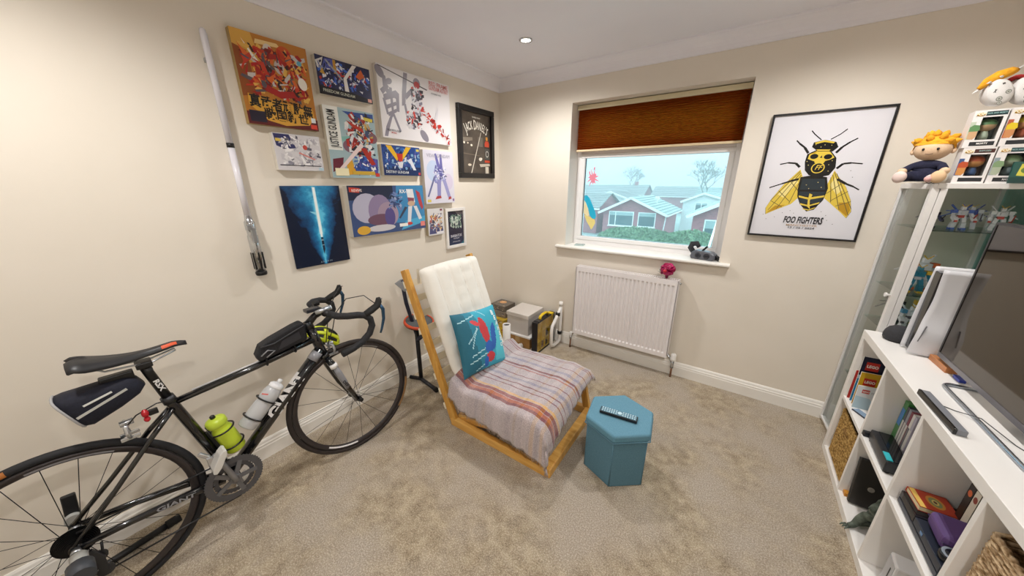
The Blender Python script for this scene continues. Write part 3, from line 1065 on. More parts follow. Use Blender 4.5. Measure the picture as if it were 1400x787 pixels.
lettering(r, [('A N A K I N', .013, T(w * .54, h * .034, .0135), 'CENTER', {})], col('#a9bccb', .4))

# black framed bar picture
w, h = .462, .562
r = thing('framed_picture', 'black framed dark poster with white arched lettering, beside the room corner', 'picture', M=on_left(-.578, 1.547))
mb = MB()
fw = .042
for a, b_, c, d_ in ((0, w, 0, fw), (0, w, h - fw, h), (0, fw, fw, h - fw), (w - fw, w, fw, h - fw)):
    mb.bx(a, b_, c, d_, 0, .03)
mb.build('frame', col('#121013', .35), r, bevel=.003)
MB().bx(fw, w - fw, fw, h - fw, 0, .012).build('backing', col('#2a2622', .6), r)
m, nt, b = new_mat('sepia_bar_scene')
nt.links.new(ramp(nt, noise_tex(nt, coord(nt, (1, 1.4, 1)), 6, 4), [(.3, '#37302a'), (.55, '#4f463e'), (.75, '#5e544b')]), b.inputs['Base Color'])
b.inputs['Roughness'].default_value = .08
L = [(m, FULL), ('#7a7064', [(.02, .50), (.36, .55), (.36, .60), (.02, .58)]), ('#69635a', [(.55, .46), (.72, .46), (.72, .62), (.55, .62)]), ('#6b5f52', [(.0, .32), (.6, .30), (.6, .31), (0, .335)]),
     ('#e6ddcc', oval(.08, .50, .03, .018)), ('#efe8d8', oval(.32, .47, .035, .018)), ('#cfc4b2', oval(.20, .50, .025, .015)), ('#d8cdb9', oval(.24, .14, .06, .02)), ('#bfb5a6', [(.58, .16), (.96, .18), (.98, .14), (.62, .11)]), ('#cfc7b8', [(.80, .12), (.92, .12), (.92, 0), (.80, 0)]),
     ('#d8d1c4', [(.655, .70), (.672, .70), (.31, .0), (.28, .0)]), ('#d9d2c4', oval(.62, .245, .055, .03)), ('#e9e3d6', oval(.66, .255, .028, .02)),
     ('#3a2b22', [(.80, .60), (.92, .60), (.96, .48), (.97, .20), (.77, .20), (.78, .48)]), ('#c7452a', [(.79, .47), (.95, .47), (.955, .53), (.92, .57), (.82, .57), (.79, .53)]), ('#c7452a', rect(.78, .97, .195, .235)), ('#4a4a48', rect(.785, .965, .25, .44)), ('#d8923a', rect(.83, .90, .58, .64)), ('#c9c4bb', oval(.875, .345, .055, .055)), ('#3e3c3a', oval(.875, .345, .042, .042))]
printed(r, w - 2 * fw, h - 2 * fw, .0122, L, x0=fw, y0=fw, rough=.1)
its = []
S = "JACK DANIEL'S"
wid = {'J': .75, 'A': 1.0, 'C': .95, 'K': 1.0, ' ': .55, 'D': 1.05, 'N': 1.1, 'I': .5, 'E': .85, 'L': .8, "'": .35, 'S': .85}
tot = sum(wid[c] for c in S)
a, R_, cx, cy = 0.0, .27, w * .5, h * .755 - .27
for i, ch in enumerate(S):
    m_ = a + wid[ch] / 2
    a += wid[ch]
    th = (m_ / tot - .5) * 1.16
    big = .105 if ch in 'JD' and i in (0, 5) else .088
    its.append((ch, big, T(cx + R_ * math.sin(th), cy + R_ * math.cos(th), .0135, -math.degrees(th)), 'CENTER', {'bold': .018, 'width': .46}))
its.append(('TENNESSEE WHISKEY', .014, T(w * .5, h * .862, .0135), 'CENTER', {'bold': .01, 'width': .8}))
lettering(r, its, col('#e2ddd2', .4))

# toy light sword on the wall
t = thing('toy_light_sword', 'toy sword with long white tube blade and silver hilt hung on the wall', 'toy', M=Matrix.Translation((.030, -2.097, 1.052)))
mb = MB()
mb.lathe([(.0135, .285), (.0135, .605)], 18).lathe([(.0125, .622), (.0125, 1.045), (.010, 1.060), (.002, 1.066)], 18)
mb.build('blade', col('#dddbe2', .25), t)
MB().lathe([(.0145, .604), (.0145, .623)], 18).build('joint_band', M_black, t)
mb = MB()
mb.lathe([(.0005, .012), (.022, .012), (.022, .20), (.019, .205), (.019, .225), (.022, .23), (.022, .268), (.017, .275), (.0135, .30)], 20)
mb.build('hilt', M_chrome, t)
mb = MB()
for k in range(6):
    a = 2 * PI * k / 6
    mb.box((.0225 * math.cos(a), .0225 * math.sin(a), .075), (.006, .006, .085), None)
mb.build('grip_rib', M_black, t)
mb = MB().box((.024, .0, .205), (.018, .018, .075)).box((.026, -.012, .245), (.014, .022, .026))
mb.build('switch_box', M_alu, t, bevel=.002)
MB().lathe([(.0005, 0), (.023, 0), (.025, .006), (.025, .016), (.022, .02)], 20).build('pommel', M_black, t)
for z in (.235, .95):
    MB().bx(-.03, -.012, -.012, .012, z - .008, z + .008).build('wall_clip', M_alu, t)

# ================================================================== bee poster on the window wall
X0, Z0, w, h = 2.064, 1.181, .516, .712
r = thing('framed_poster', 'black framed white poster of a big black and yellow bee', 'poster', M=on_back(X0, Z0))
mb = MB()
fw = .0105
for a, b_, c, d_ in ((0, w, 0, fw), (0, w, h - fw, h), (0, fw, fw, h - fw), (w - fw, w, fw, h - fw)):
    mb.bx(a, b_, c, d_, 0, .026)
mb.build('frame', col('#0d0c10', .35), r, bevel=.0012)
MB().bx(fw, w - fw, fw, h - fw, .002, .016).build('backing', M_paper, r)
A = w / h
Y, Yd, K, Kb, Gd = '#dcc04a', '#b98d22', '#17181a', '#27323a', '#8e8a80'
lw = [(.36, .566), (.409, .488), (.416, .345), (.354, .279), (.219, .225), (.124, .183), (.112, .239), (.154, .324), (.235, .441)]
rw = [(.664, .554), (.733, .487), (.799, .427), (.872, .322), (.905, .231), (.879, .176), (.806, .228), (.714, .288), (.643, .333), (.634, .441)]
L = [('#dddce2', FULL)]
for wng, c in ((lw, Y), (rw, Y)):
    L.append((Gd, [(x + (.004 if x > .5 else -.004), y - .003) for x, y in wng]))
    L.append((c, wng))
L += [(Yd, [(.124, .19), (.22, .23), (.30, .27), (.2, .26)]), (Yd, [(.80, .24), (.88, .19), (.895, .24), (.86, .30), (.78, .30)]), ('#ead98c', [(.20, .36), (.33, .50), (.37, .46), (.26, .33)]), ('#ead98c', [(.69, .50), (.78, .40), (.74, .36), (.66, .44)])]
for a, b_ in (((.37, .54), (.14, .22)), ((.38, .52), (.22, .23)), ((.39, .50), (.33, .28)), ((.36, .55), (.14, .30)), ((.20, .39), (.33, .30)), ((.15, .30), (.27, .25)), ((.28, .48), (.40, .38)),
              ((.67, .54), (.89, .20)), ((.66, .52), (.80, .24)), ((.65, .50), (.71, .30)), ((.69, .53), (.90, .25)), ((.83, .39), (.70, .31)), ((.88, .31), (.76, .27)), ((.77, .46), (.65, .37))):
    L += [('#6e6034', s) for s in stroke([a, b_], .005, A)]
for leg in ([(.392, .695), (.347, .741), (.292, .774), (.258, .80)], [(.346, .585), (.302, .617), (.229, .623), (.151, .612)], [(.365, .488), (.299, .473), (.214, .449), (.101, .415)],
            [(.633, .69), (.672, .732), (.729, .768), (.781, .793)], [(.676, .569), (.72, .605), (.787, .61), (.88, .601)], [(.709, .487), (.792, .449), (.861, .427), (.915, .402)]):
    for i in range(3):
        L += [(K, s) for s in stroke(leg[i:i + 2], .017 - .004 * i, A)]
for an in ([(.477, .795), (.407, .841), (.374, .869)], [(.558, .795), (.626, .829), (.675, .865)]):
    L += [(K, s) for s in stroke(an, .007, A)]
L += [(K, [(.379, .409), (.378, .504), (.497, .52), (.616, .502), (.652, .411), (.639, .317), (.579, .236), (.514, .218), (.434, .281), (.394, .345)]),
      (Kb, [(.40, .49), (.60, .49), (.63, .40), (.40, .40)]), (Kb, [(.40, .385), (.64, .385), (.632, .345), (.405, .35)]), (Kb, [(.415, .325), (.63, .33), (.61, .29), (.435, .285)]),
      (Y, [(.405, .352), (.50, .335), (.64, .356), (.636, .34), (.51, .318), (.41, .336)]), (Y, [(.435, .288), (.52, .272), (.615, .30), (.605, .285), (.52, .26), (.445, .272)]), (Y, [(.47, .245), (.53, .235), (.59, .258), (.58, .246), (.53, .226), (.48, .236)]),
      (Y, [(.50, .37), (.53, .36), (.52, .31), (.54, .24), (.51, .26), (.50, .32)]),
      (K, [(.381, .627), (.385, .688), (.467, .722), (.584, .71), (.65, .65), (.665, .576), (.627, .517), (.532, .500), (.447, .52), (.40, .56)]),
      (Y, [(.405, .685), (.47, .712), (.58, .702), (.632, .655), (.60, .64), (.56, .63), (.545, .60), (.48, .60), (.465, .63), (.43, .64), (.40, .65)]),
      (K, oval(.452, .668, .036, .020)), (K, oval(.575, .662, .036, .020)), (K, [(.505, .655), (.527, .655), (.518, .675)]), (K, [(.47, .615), (.56, .612), (.555, .60), (.475, .602)]), (Yd, [(.41, .69), (.47, .706), (.45, .69)]),
      (K, [(.411, .743), (.417, .778), (.511, .793), (.612, .773), (.64, .734), (.603, .702), (.472, .707)]), (Y, [(.425, .775), (.51, .792), (.60, .774), (.59, .764), (.51, .777), (.44, .764)]), (Y, [(.455, .722), (.58, .718), (.57, .707), (.47, .711)]),
      (Y, oval(.512, .576, .060, .043, 24)), (K, oval(.512, .576, .050, .036, 24))]
L += [('#cfc27a', oval(*p, .0045, .0035, 8)) for p in ((.42, .60), (.60, .60), (.61, .55), (.45, .44), (.55, .46), (.59, .42), (.48, .41), (.44, .76), (.52, .755), (.58, .75), (.49, .74), (.40, .63), (.62, .63))]
L += [('#55534e', oval(*p, .004, .003, 8)) for p in ((.14, .14), (.22, .16), (.29, .20), (.36, .22), (.65, .22), (.70, .19), (.78, .12), (.72, .15), (.80, .55), (.83, .50), (.10, .18), (.40, .20))]
printed(r, w - 2 * fw, h - 2 * fw, .0162, L, x0=fw, y0=fw, rough=.12)
zt = .019
lettering(r, [('FOO FIGHTERS', .054, T(w * .502, h * .150, zt), 'CENTER', {'bold': .030, 'width': .50, 'shear': .12})], col('#15151f', .4))
lettering(r, [('MANCHESTER', .0155, T(w * .502, h * .108, zt), 'CENTER', {'bold': .01, 'width': 1.5})], col('#b79a7a', .4))
lettering(r, [('13 / 06 / 2024', .0155, T(w * .502, h * .087, zt), 'CENTER', {'bold': .015, 'width': 1.45})], col('#2a2832', .4))
lettering(r, [('FF', .036, T(w * .512, h * .576, zt), 'CENTER', {'shear': .3, 'width': .85, 'bold': .01})], col(Y, .4), name='emblem')


# ================================================================== bicycle (local axes: x forward, y away from the room towards the wall, z up)
BIKE_M = Matrix(((0.04106, 0.99916, 0, 0), (-0.99872, 0.04104, -0.02959, 0), (-0.02957, 0.00121, 0.99956, 0), (0, 0, 0, 1)))
# columns: forward, towards the wall, up
BIKE_M = Matrix(((0.04106, -0.99872, -0.02957, .3276), (0.99916, 0.04104, 0.00121, -2.8858), (0, -0.02959, 0.99956, 0), (0, 0, 0, 1)))
bike = thing('bicycle', 'black and white racing bicycle standing against the left wall', 'bicycle', M=BIKE_M)
M_frame = col('#0e0f13', .18, spec=.6, coat=.4)
M_fwhite = col('#e8e8ea', .25)
M_fgrey = col('#8b8c92', .3)
HUBZ, WB = .338, .988
BB = Vector((.412, 0, .27))
SCL = Vector((.318, 0, .69))
HT, HB = Vector((.838, 0, .815)), Vector((.872, 0, .660))
RH, FH = Vector((0, 0, HUBZ)), Vector((WB, 0, HUBZ))

mb = MB()
mb.tube([BB, SCL, SCL + (SCL - BB).normalized() * .02], [.019, .0175, .0175], 14)
mb.tube([(.332, 0, .690), (.60, 0, .716), (.850, 0, .752)], [.015, .017, .020], 14, sq=(1, .85))
mb.tube([BB, BB.lerp(Vector((.862, 0, .688)), .5), (.862, 0, .688)], [.025, .027, .025], 16, sq=(1.1, .9))
mb.tube([HT, HB], [.021, .023], 16)
mb.cyl(BB + Vector((0, -.036, 0)), BB + Vector((0, .036, 0)), .023, n=16)
for s in (-1, 1):
    mb.tube([BB + Vector((-.03, s * .026, .0)), (.27, s * .040, .300), (.12, s * .055, .325), RH + Vector((0, s * .064, 0))], [.014, .013, .010, .009], 10, sq=(1, 1.25))
    mb.tube([SCL + Vector((-.005, s * .015, -.02)), (.24, s * .034, .60), (.11, s * .052, .46), RH + Vector((0, s * .064, .012))], [.0095, .009, .008, .008], 10)
    mb.cyl(RH + Vector((0, s * .059, 0)), RH + Vector((0, s * .070, 0)), .017, n=12)
mb.build('frame', M_frame, bike)
dtd = (Vector((.862, 0, .688)) - BB).normalized()
ang = math.degrees(math.atan2(dtd.z, dtd.x))
# local print plane: x along the tube, y up, z towards the room (-y)
def bprint(p, a):
    return Matrix.Translation(p) @ Matrix.Rotation(math.radians(90), 4, 'X') @ Matrix.Rotation(math.radians(a), 4, 'Z')
mb = MB()
mid = BB.lerp(Vector((.862, 0, .688)), .90)
mb.tube([mid, mid + dtd * .045], [.0279, .0275], 16, sq=(1.1, .9))
mb.build('silver_head_panel', M_fgrey, bike)
lettering(bike, [('GIANT', .072, bprint(BB.lerp(Vector((.862, 0, .688)), .60) + Vector((-.008, -.0262, .008)), ang), 'CENTER', {'bold': .05, 'width': 1.0})], M_fwhite)
csd = Vector((.412 - .03, 0, .27)) - Vector((0, 0, HUBZ))
lettering(bike, [('GIANT', .024, bprint(Vector((.235, -.060, .3075)), math.degrees(math.atan2(csd.z, csd.x))), 'CENTER', {'bold': .03, 'width': 1.5})], col('#8a8b90', .4), name='stay_lettering')
mb = MB().tube([(.38, 0, .7115), (.60, 0, .7335), (.74, 0, .7535)], [.0035, .004, .0035], 6)
mb.build('top_tube_stripe', col('#b9babd', .3), bike)

# steerer, fork
ax = (HB - HT).normalized()
crown = HB - ax * -.03
crown = Vector((.884, 0, .618))
mb = MB()
mb.tube([HB + ax * .002, crown + Vector((0, 0, .02))], [.024, .028], 14)
for s in (-1, 1):
    mb.tube([crown + Vector((-.004, s * .012, .015)), crown + Vector((.004, s * .042, -.015)), (.905, s * .048, .55), (.940, s * .050, .44), FH + Vector((-.004, s * .053, .0))],
            [.014, .017, .0165, .013, .009], 12, sq=(1, 1.15))
    mb.cyl(FH + Vector((0, s * .046, 0)), FH + Vector((0, s * .060, 0)), .014, n=12)
mb.build('fork', M_frame, bike)
mb = MB()
mb.tube([(.896, -.052, .58), (.908, -.0535, .545), (.926, -.054, .485), (.940, -.0548, .440)], [.0125, .0150, .0140, .0115], 10, sq=(1, 1.1))
mb.build('grey_fork_panel', M_fgrey, bike)
mb = MB().tube([(.889, -.050, .605), (.895, -.0525, .582)], [.0160, .0168], 12, sq=(1, 1.15))
mb.build('white_fork_band', M_fwhite, bike)
lettering(bike, [('DEFY', .020, bprint(Vector((.931, -.0705, .468)), -62), 'CENTER', {'bold': .03, 'width': 1.3})], col('#222226', .4), name='fork_lettering')
mb = MB().tube([HT + ax * .002, HT - ax * .035], [.022, .019], 14)
mb.tube([HT - ax * .022, Vector((.870, 0, .868)), Vector((.905, 0, .882))], [.018, .016, .018], 12)
mb.build('stem', col('#17181b', .35), bike)

# handlebar
hb = []
for s in (1, -1):
    pts = [(.905, 0, .884), (.907, s * .09, .885), (.915, s * .155, .886), (.945, s * .192, .885), (.985, s * .205, .880), (1.020, s * .208, .868), (1.044, s * .210, .842),
           (1.048, s * .211, .805), (1.028, s * .211, .768), (.985, s * .211, .738), (.935, s * .211, .722), (.880, s * .211, .714)]
    hb.append(pts)
mb = MB()
for pts in hb:
    mb.tube([pts[0], pts[1]], .0155, 12)
mb.build('handlebar', col('#1a1a1d', .4), bike)
M_tape = noisy('black_bar_tape', '#17171a', '#26262a', 120, .75, .5, 260, .004)
for k, pts in enumerate(hb):
    MB().tube(pts[1:], .0165, 12).build('bar_tape', M_tape, bike)
    s = 1 if k == 0 else -1
    MB().tube([(1.018, s * .209, .870), (1.055, s * .210, .884), (1.088, s * .210, .898), (1.102, s * .209, .918), (1.106, s * .208, .934), (1.112, s * .207, .936)], [.015, .0175, .0165, .0155, .0125, .004], 12, sq=(1.25, .95)).build('brake_hood', M_rubber, bike)
    lv = MB().tube([(1.102, s * .209, .908), (1.118, s * .213, .872), (1.112, s * .217, .822), (1.092, s * .220, .772), (1.082, s * .220, .752)], [.006, .0075, .0065, .005, .004], 8, sq=(.7, 1.4))
    lv.build('brake_lever', col('#3c5a78', .25, .8), bike)  # bluish highlight put into the metal colour of the lever
    MB().cyl((1.112, s * .207, .928), (1.114, s * .207, .934), .011, n=12).build('hood_badge', M_chrome, bike)
    MB().tube([(1.092, s * .196, .905), (1.07, s * .13, .945), (1.01, s * .06, .93), (.955, s * .035, .86), (.93, s * .03, .78), (.90, s * .01, .70)], .0024, 6).build('brake_cable', M_black, bike)
# bar computer, lamps on the bar
mb = MB().box((.862, -.005, .905), (.062, .045, .016)).tube([(.905, -.02, .884), (.885, -.012, .898)], .006, 8)
mb.build('cycle_computer', col('#2a2b30', .25), bike, bevel=.003)
mb = MB().tube([(.862, -.045, .896), (.930, -.052, .906)], [.0105, .013], 12)
mb.build('front_lamp', M_alu, bike)
MB().cyl((.930, -.052, .906), (.934, -.052, .9065), .0115, n=12).build('lamp_lens', col('#dfe6ea', .1), bike)
MB().tube([(.905 + .018 * math.cos(a), -.052, .886 + .018 * math.sin(a)) for a in [2 * PI * k / 12 for k in range(12)]], .004, 6, True).build('lamp_clamp', M_black, bike)
MB().box((.908, .055, .912), (.03, .03, .022)).build('bell', M_black, bike, bevel=.006)


# wheels
def wheel(cx, steer, tyre_mat, label, nsp, dirs, deco):
    R = Matrix.Translation((cx, 0, HUBZ)) @ Matrix.Rotation(steer, 4, 'Z') @ Matrix.Rotation(PI / 2, 4, 'X')
    prof = []
    rim = MB()
    n = 56
    sec = [(.311, -.0095), (.311, .0095), (.303, .0095), (.288, .004), (.286, 0), (.288, -.004), (.303, -.0095)]
    vs, fs = [], []
    for k in range(n):
        t = 2 * PI * k / n
        for r, z in sec:
            vs.append((r * math.cos(t), r * math.sin(t), z))
    m = len(sec)
    for k in range(n):
        for i in range(m):
            fs.append((k * m + i, k * m + (i + 1) % m, ((k + 1) % n) * m + (i + 1) % m, ((k + 1) % n) * m + i))
    rim.add(vs, fs, None, True)
    w = rim.build('wheel_rim', col('#3a3536', .35, .3), bike)
    w.matrix_local = R
    w['label'] = label
    MB().tube(arc((0, 0), .3245, 0, 360, 71, 'xy', 0)[:-1], .0132, 10, True).build('tyre', tyre_mat, w)
    MB().lathe([(.004, -.062), (.006, -.062), (.006, -.05), (.021, -.036), (.021, -.032), (.010, -.025), (.010, .025), (.021, .032), (.021, .036), (.006, .05), (.006, .062), (.004, .062)], 16).build('hub', col('#9a9ca0', .3, .9), w)
    me = None
    for k in range(nsp):
        s = 1 if k % 2 else -1
        a1 = 2 * PI * k / nsp
        a0 = a1 + (.55 if (k // 2) % 2 else -.55)
        p0, p1 = Vector((.019 * math.cos(a0), .019 * math.sin(a0), s * .034)), Vector((.288 * math.cos(a1), .288 * math.sin(a1), s * .002))
        sp = MB().tube([p0, p1], .0011, 4).build('spoke', col('#202124', .35, .8), w)
    for a0, a1, c, sd in deco:
        pts0 = arc((0, 0), .300, a0, a1, 8, 'xy', sd * .0102)
        pts1 = arc((0, 0), .2925, a0, a1, 8, 'xy', sd * .0075)
        q = MB()
        for i in range(8):
            q.poly([pts0[i], pts0[i + 1], pts1[i + 1], pts1[i]])
        q.build('rim_decal', c, w, fix=False)
    return w


M_ft = col('#2b2422', .7)
M_rt = col('#17181d', .7)
# print plane in wheel space: +z after the X turn points to -y (towards the room)
fw_ = wheel(WB, -.0542, M_ft, 'front wheel with brown-black tyre', 20, None, [(-128, -96, M_fwhite, 1), (55, 80, col('#8c8a88', .4), 1)])
rw_ = wheel(0, 0, M_rt, 'rear wheel with black tyre', 24, None, [(60, 95, col('#8f8f96', .4), 1), (150, 180, col('#8f8f96', .4), 1)])
for w_, a0, a1, c in ((fw_, -40, -5, '#8c6a44'), (rw_, 99, 122, '#a8672a')):
    q = MB()
    rows = [arc((0, 0), .3245 + .0138 * math.cos(math.radians(e)), a0, a1, 10, 'xy', .0138 * math.sin(math.radians(e))) for e in (118, 96, 74, 52, 34)]
    for p0, p1 in zip(rows, rows[1:]):
        for i in range(10):
            q.poly([p0[i], p0[i + 1], p1[i + 1], p1[i]])
    q.build('tyre_label', col(c, .6), w_, fix=False)

# saddle and post
mb = MB().tube([SCL + Vector((-.004, 0, .02)), (.291, 0, .835), (.288, 0, .862)], [.0145, .0145, .016], 14)
mb.build('seat_post', M_black, bike)
MB().tube([SCL + (SCL - BB).normalized() * .006, SCL + (SCL - BB).normalized() * .034], [.021, .020], 14).build('seat_clamp', M_steel_dark, bike)
lettering(bike, [('RSX', .021, bprint(Vector((.3035, -.0152, .782)), -78), 'CENTER', {'bold': .04, 'width': 1.3})], col('#d8d8d8', .4), name='post_lettering')
def sad(u, v):
    x = .132 + .276 * u
    half = .0170 + .056 * max(0, 1 - u / .62) ** 1.15 + .006 * (1 - u)
    if u < .10:
        half *= .80 + .20 * (u / .10)
    if u > .80:
        half *= max(1 - ((u - .80) / .20) ** 2.2, .04)
    a = (v - .5) * 2
    z = .956 - .034 * u - .016 * math.sin(PI * min(u * 1.15, 1)) - .006 * max(0, (u - .86) / .14) ** 2 + .006 * (1 - u) ** 3
    notch = .022 * max(0, 1 - u / .16) * max(0, 1 - abs(a) * 4)
    drop = .019 * abs(a) ** 2.4 * (1 - .55 * u) + .012 * max(0, abs(a) - .80) / .20 * (1 - .6 * u) * min(1, .3 + u / .15) + .012 * max(0, 1 - u / .07) ** 2
    return Vector((x + notch * 1.5, a * half, z - drop - .004 * (1 - abs(a)) ** 2 * max(0, 1 - 2 * abs(u - .5))))
mb = MB().grid(sad, 24, 16)
sd = mb.build('saddle', col('#232326', .42), bike)
md = sd.modifiers.new('solid', 'SOLIDIFY')
md.thickness = .008
md.offset = 0
q = MB()
q.grid(lambda u, v: sad(.76 + .15 * u, .04 + .22 * v) + Vector((0, -.0045, .0050)), 6, 3)
q.build('orange_nose_patch', col('#d4552c', .5), sd)
for s in (-1, 1):
    MB().tube([(.165, s * .026, .925), (.20, s * .022, .892), (.31, s * .022, .880), (.375, s * .012, .897)], .0032, 7).build('saddle_rail', M_alu, sd)
MB().box((.287, 0, .875), (.042, .056, .022)).build('rail_clamp', M_black, bike, bevel=.004)

# drivetrain
def ring_disc(mb, ro, ri, y, th, teeth):
    n = teeth * 2
    o_, i_ = [], []
    for k in range(n):
        a = 2 * PI * k / n
        r = ro if k % 2 else ro - .004
        o_.append((r * math.cos(a), r * math.sin(a)))
        i_.append((ri * math.cos(a), ri * math.sin(a)))
    vs = []
    for yy in (y - th / 2, y + th / 2):
        vs += [(BB.x + x, yy, BB.z + z) for x, z in o_] + [(BB.x + x, yy, BB.z + z) for x, z in i_]
    fs = []
    for k in range(n):
        l = (k + 1) % n
        fs += [(k, l, n + l, n + k), (2 * n + k, 3 * n + k, 3 * n + l, 2 * n + l), (k, 2 * n + k, 2 * n + l, l), (n + k, n + l, 3 * n + l, 3 * n + k)]
    mb.add(vs, fs)
mb = MB()
ring_disc(mb, .102, .074, -.049, .004, 50)
mb.build('chainring', col('#63646a', .4, .7), bike)
mb = MB()
ring_disc(mb, .073, .054, -.042, .003, 34)
mb.build('inner_chainring', col('#57585e', .4, .7), bike)
mb = MB()
cd = Vector((-.036, 0, .166)).normalized()
for k in range(5):
    a = math.atan2(cd.z, cd.x) + 2 * PI * k / 5 + PI / 5
    mb.bar(BB + Vector((.01 * math.cos(a), -.052, .01 * math.sin(a))), BB + Vector((.078 * math.cos(a), -.050, .078 * math.sin(a))), .006, .017, (-math.sin(a), 0, math.cos(a)))
mb.cyl(BB + Vector((0, -.04, 0)), BB + Vector((0, -.066, 0)), .020, n=16)
mb.build('spider', col('#77787d', .4, .6), bike)
for s, sgn, nm in ((-1, 1, 'right'), (1, -1, 'left')):
    e = BB + cd * (.170 * sgn)
    mb = MB().tube([BB + Vector((0, s * .060, 0)), BB + cd * (.03 * sgn) + Vector((0, s * .068, 0)), e + Vector((0, s * .074, 0)) - cd * (.02 * sgn), e + Vector((0, s * .075, 0))], [.019, .0135, .011, .013], 12, sq=(1, .8))
    mb.build('crank_arm', col('#8f8f93', .35, .5), bike)
    p = e + Vector((0, s * .125, .0))
    mb = MB().cyl(e + Vector((0, s * .078, 0)), e + Vector((0, s * .15, 0)), .007, n=10)
    mb.prism([(-.045, -.008), (-.02, -.014), (.035, -.012), (.05, -.004), (.05, .006), (.03, .012), (-.03, .011), (-.045, .004)], -.026, .026,
             Matrix.Translation(p) @ Matrix.Rotation(math.radians(-58), 4, 'Y') @ Matrix.Rotation(PI / 2, 4, 'X'))
    mb.build('pedal', col('#dcdcda', .3, .3), bike, bevel=.003)
mb = MB()
for k in range(9):
    y = -.026 - .0042 * k
    r = .052 - .0035 * k
    mb.lathe([(.012, -.0008), (r, -.0008), (r, .0008), (.012, .0008)], 26, Matrix.Translation((0, y, HUBZ)) @ Matrix.Rotation(PI / 2, 4, 'X'), smooth=False)
mb.build('cassette', col('#1d1e20', .35, .7), bike)['kind'] = 'stuff'
# chain run
mb = MB()
mb.tube([(BB.x, -.049, BB.z + .0985), (.20, -.046, .374), (.01, -.043, HUBZ + .041)], .0042, 6, sq=(1, .7))
mb.tube([(BB.x, -.049, BB.z - .0985), (.22, -.046, .175), (.035, -.044, .178)], .0042, 6, sq=(1, .7))
mb.tube([(.022, -.044, .212), (.038, -.044, .26), (.045, -.043, .30)], .004, 6)
mb.build('chain', col('#3a3a3c', .4, .8), bike)
mb = MB()
mb.bar((.012, -.062, .300), (.030, -.058, .245), .012, .026, (1, 0, 0)).bar((.028, -.047, .25), (.025, -.047, .185), .008, .022, (1, 0, 0))
for z in (.252, .186):
    mb.cyl((.028, -.040, z), (.028, -.048, z), .021, n=14)
mb.build('rear_derailleur', col('#45464a', .35, .7), bike)
mb = MB().box((.375, -.036, .385), (.05, .014, .055)).bar((.36, -.03, .41), (.335, -.02, .44), .012, .016)
mb.build('front_derailleur', col('#c9cacd', .3, .7), bike, bevel=.003)
MB().tube([(RH.x, -.070, HUBZ), (RH.x, -.098, HUBZ)], [.010, .014], 12).build('axle_nut', M_alu, bike)
MB().tube([(WB, -.060, HUBZ), (WB + .002, -.078, HUBZ)], [.009, .011], 12).build('axle_cap', col('#2a2a2e', .3, .6), bike)
# brakes
def caliper(p, fwd, name_mat):
    mb = MB()
    x, z = p
    for s in (-1, 1):
        mb.tube([(x, 0, z + .026), (x + fwd * .012, s * .026, z + .022), (x + fwd * .014, s * .034, z - .002), (x + fwd * .010, s * .024, z - .026)], [.008, .0075, .0065, .006], 8)
        mb.box((x + fwd * .010, s * .019, z - .028), (.048, .010, .012))
    mb.cyl((x - fwd * .01, 0, z + .026), (x + fwd * .024, 0, z + .026), .011, n=12)
    mb.build('brake_caliper', name_mat, bike, bevel=.0015)
caliper((.905, .672), 1, col('#a9acb0', .3, .7))
caliper((.205, .652), -1, col('#c3c6ca', .25, .8))
MB().tube([(.34, -.012, .705), (.28, -.014, .715), (.225, -.02, .700), (.20, -.028, .68)], .0024, 6).build('brake_cable', M_black, bike)
MB().tube([(.018, -.066, .31), (-.035, -.07, .27), (-.03, -.07, .22), (.01, -.066, .21)], .0024, 6).build('gear_cable', col('#aaaaae', .4), bike)

# bottle cages
def cage(base, axis, nrm):
    a, n_ = Vector(axis).normalized(), Vector(nrm).normalized()
    b_ = a.cross(n_).normalized()
    c = Vector(base)
    mb = MB()
    for h in (.0, .085):
        mb.tube([c + a * h + (n_ * math.cos(t) + b_ * math.sin(t)) * .0425 for t in [math.radians(d) for d in range(-150, 151, 20)]], .0035, 6)
    for s in (-1, 1):
        t = math.radians(150 * s)
        q0 = c + (n_ * math.cos(t) + b_ * math.sin(t)) * .0425
        mb.tube([q0 - a * .01, q0 + a * .12], .0035, 6)
    t = math.radians(180)
    q0 = c - n_ * .043
    mb.bar(q0 - a * .01, q0 + a * .11, .018, .006, n_)
    mb.build('bottle_cage', M_black, bike)


def bottle(name, label, base, axis, mats, parts, cat='bottle'):
    a = Vector(axis).normalized()
    Rm = Vector((0, 0, 1)).rotation_difference(a).to_matrix().to_4x4()
    t = thing(name, label, cat, M=BIKE_M @ Matrix.Translation(base) @ Rm)
    for nm, prof, m in parts:
        MB().lathe(prof, 22).build(nm, m, t)
    return t


sta = (SCL - BB).normalized()
stn = Vector((sta.z, 0, -sta.x))
base = BB + sta * .095 + stn * .062
cage(base + sta * .035, sta, stn)
M_lime = col('#c3d83a', .35)
M_lime2 = col('#b4c93a', .35)
bottle('water_bottle', 'lime green sports bottle in the lower cage of the bicycle', base, sta, None,
       [('bottle_body', [(.001, 0), (.033, 0), (.0365, .006), (.0365, .085), (.0355, .095), (.0365, .105), (.0365, .118), (.031, .130), (.030, .142), (.033, .15)], M_lime),
        ('cap', [(.0345, .149), (.0355, .152), (.0355, .172), (.031, .178), (.018, .184), (.001, .186)], M_lime2),
        ('nozzle', [(.009, .185), (.009, .196), (.006, .199), (.001, .199)], M_black)])
dn = Vector((-dtd.z, 0, dtd.x))
base = BB + dtd * .190 + dn * .071
cage(base + dtd * .045, dtd, dn)
m, nt, b = new_mat('cloudy_bottle_plastic')
b.inputs['Base Color'].default_value = lin('#d6d8dc')
b.inputs['Roughness'].default_value = .3
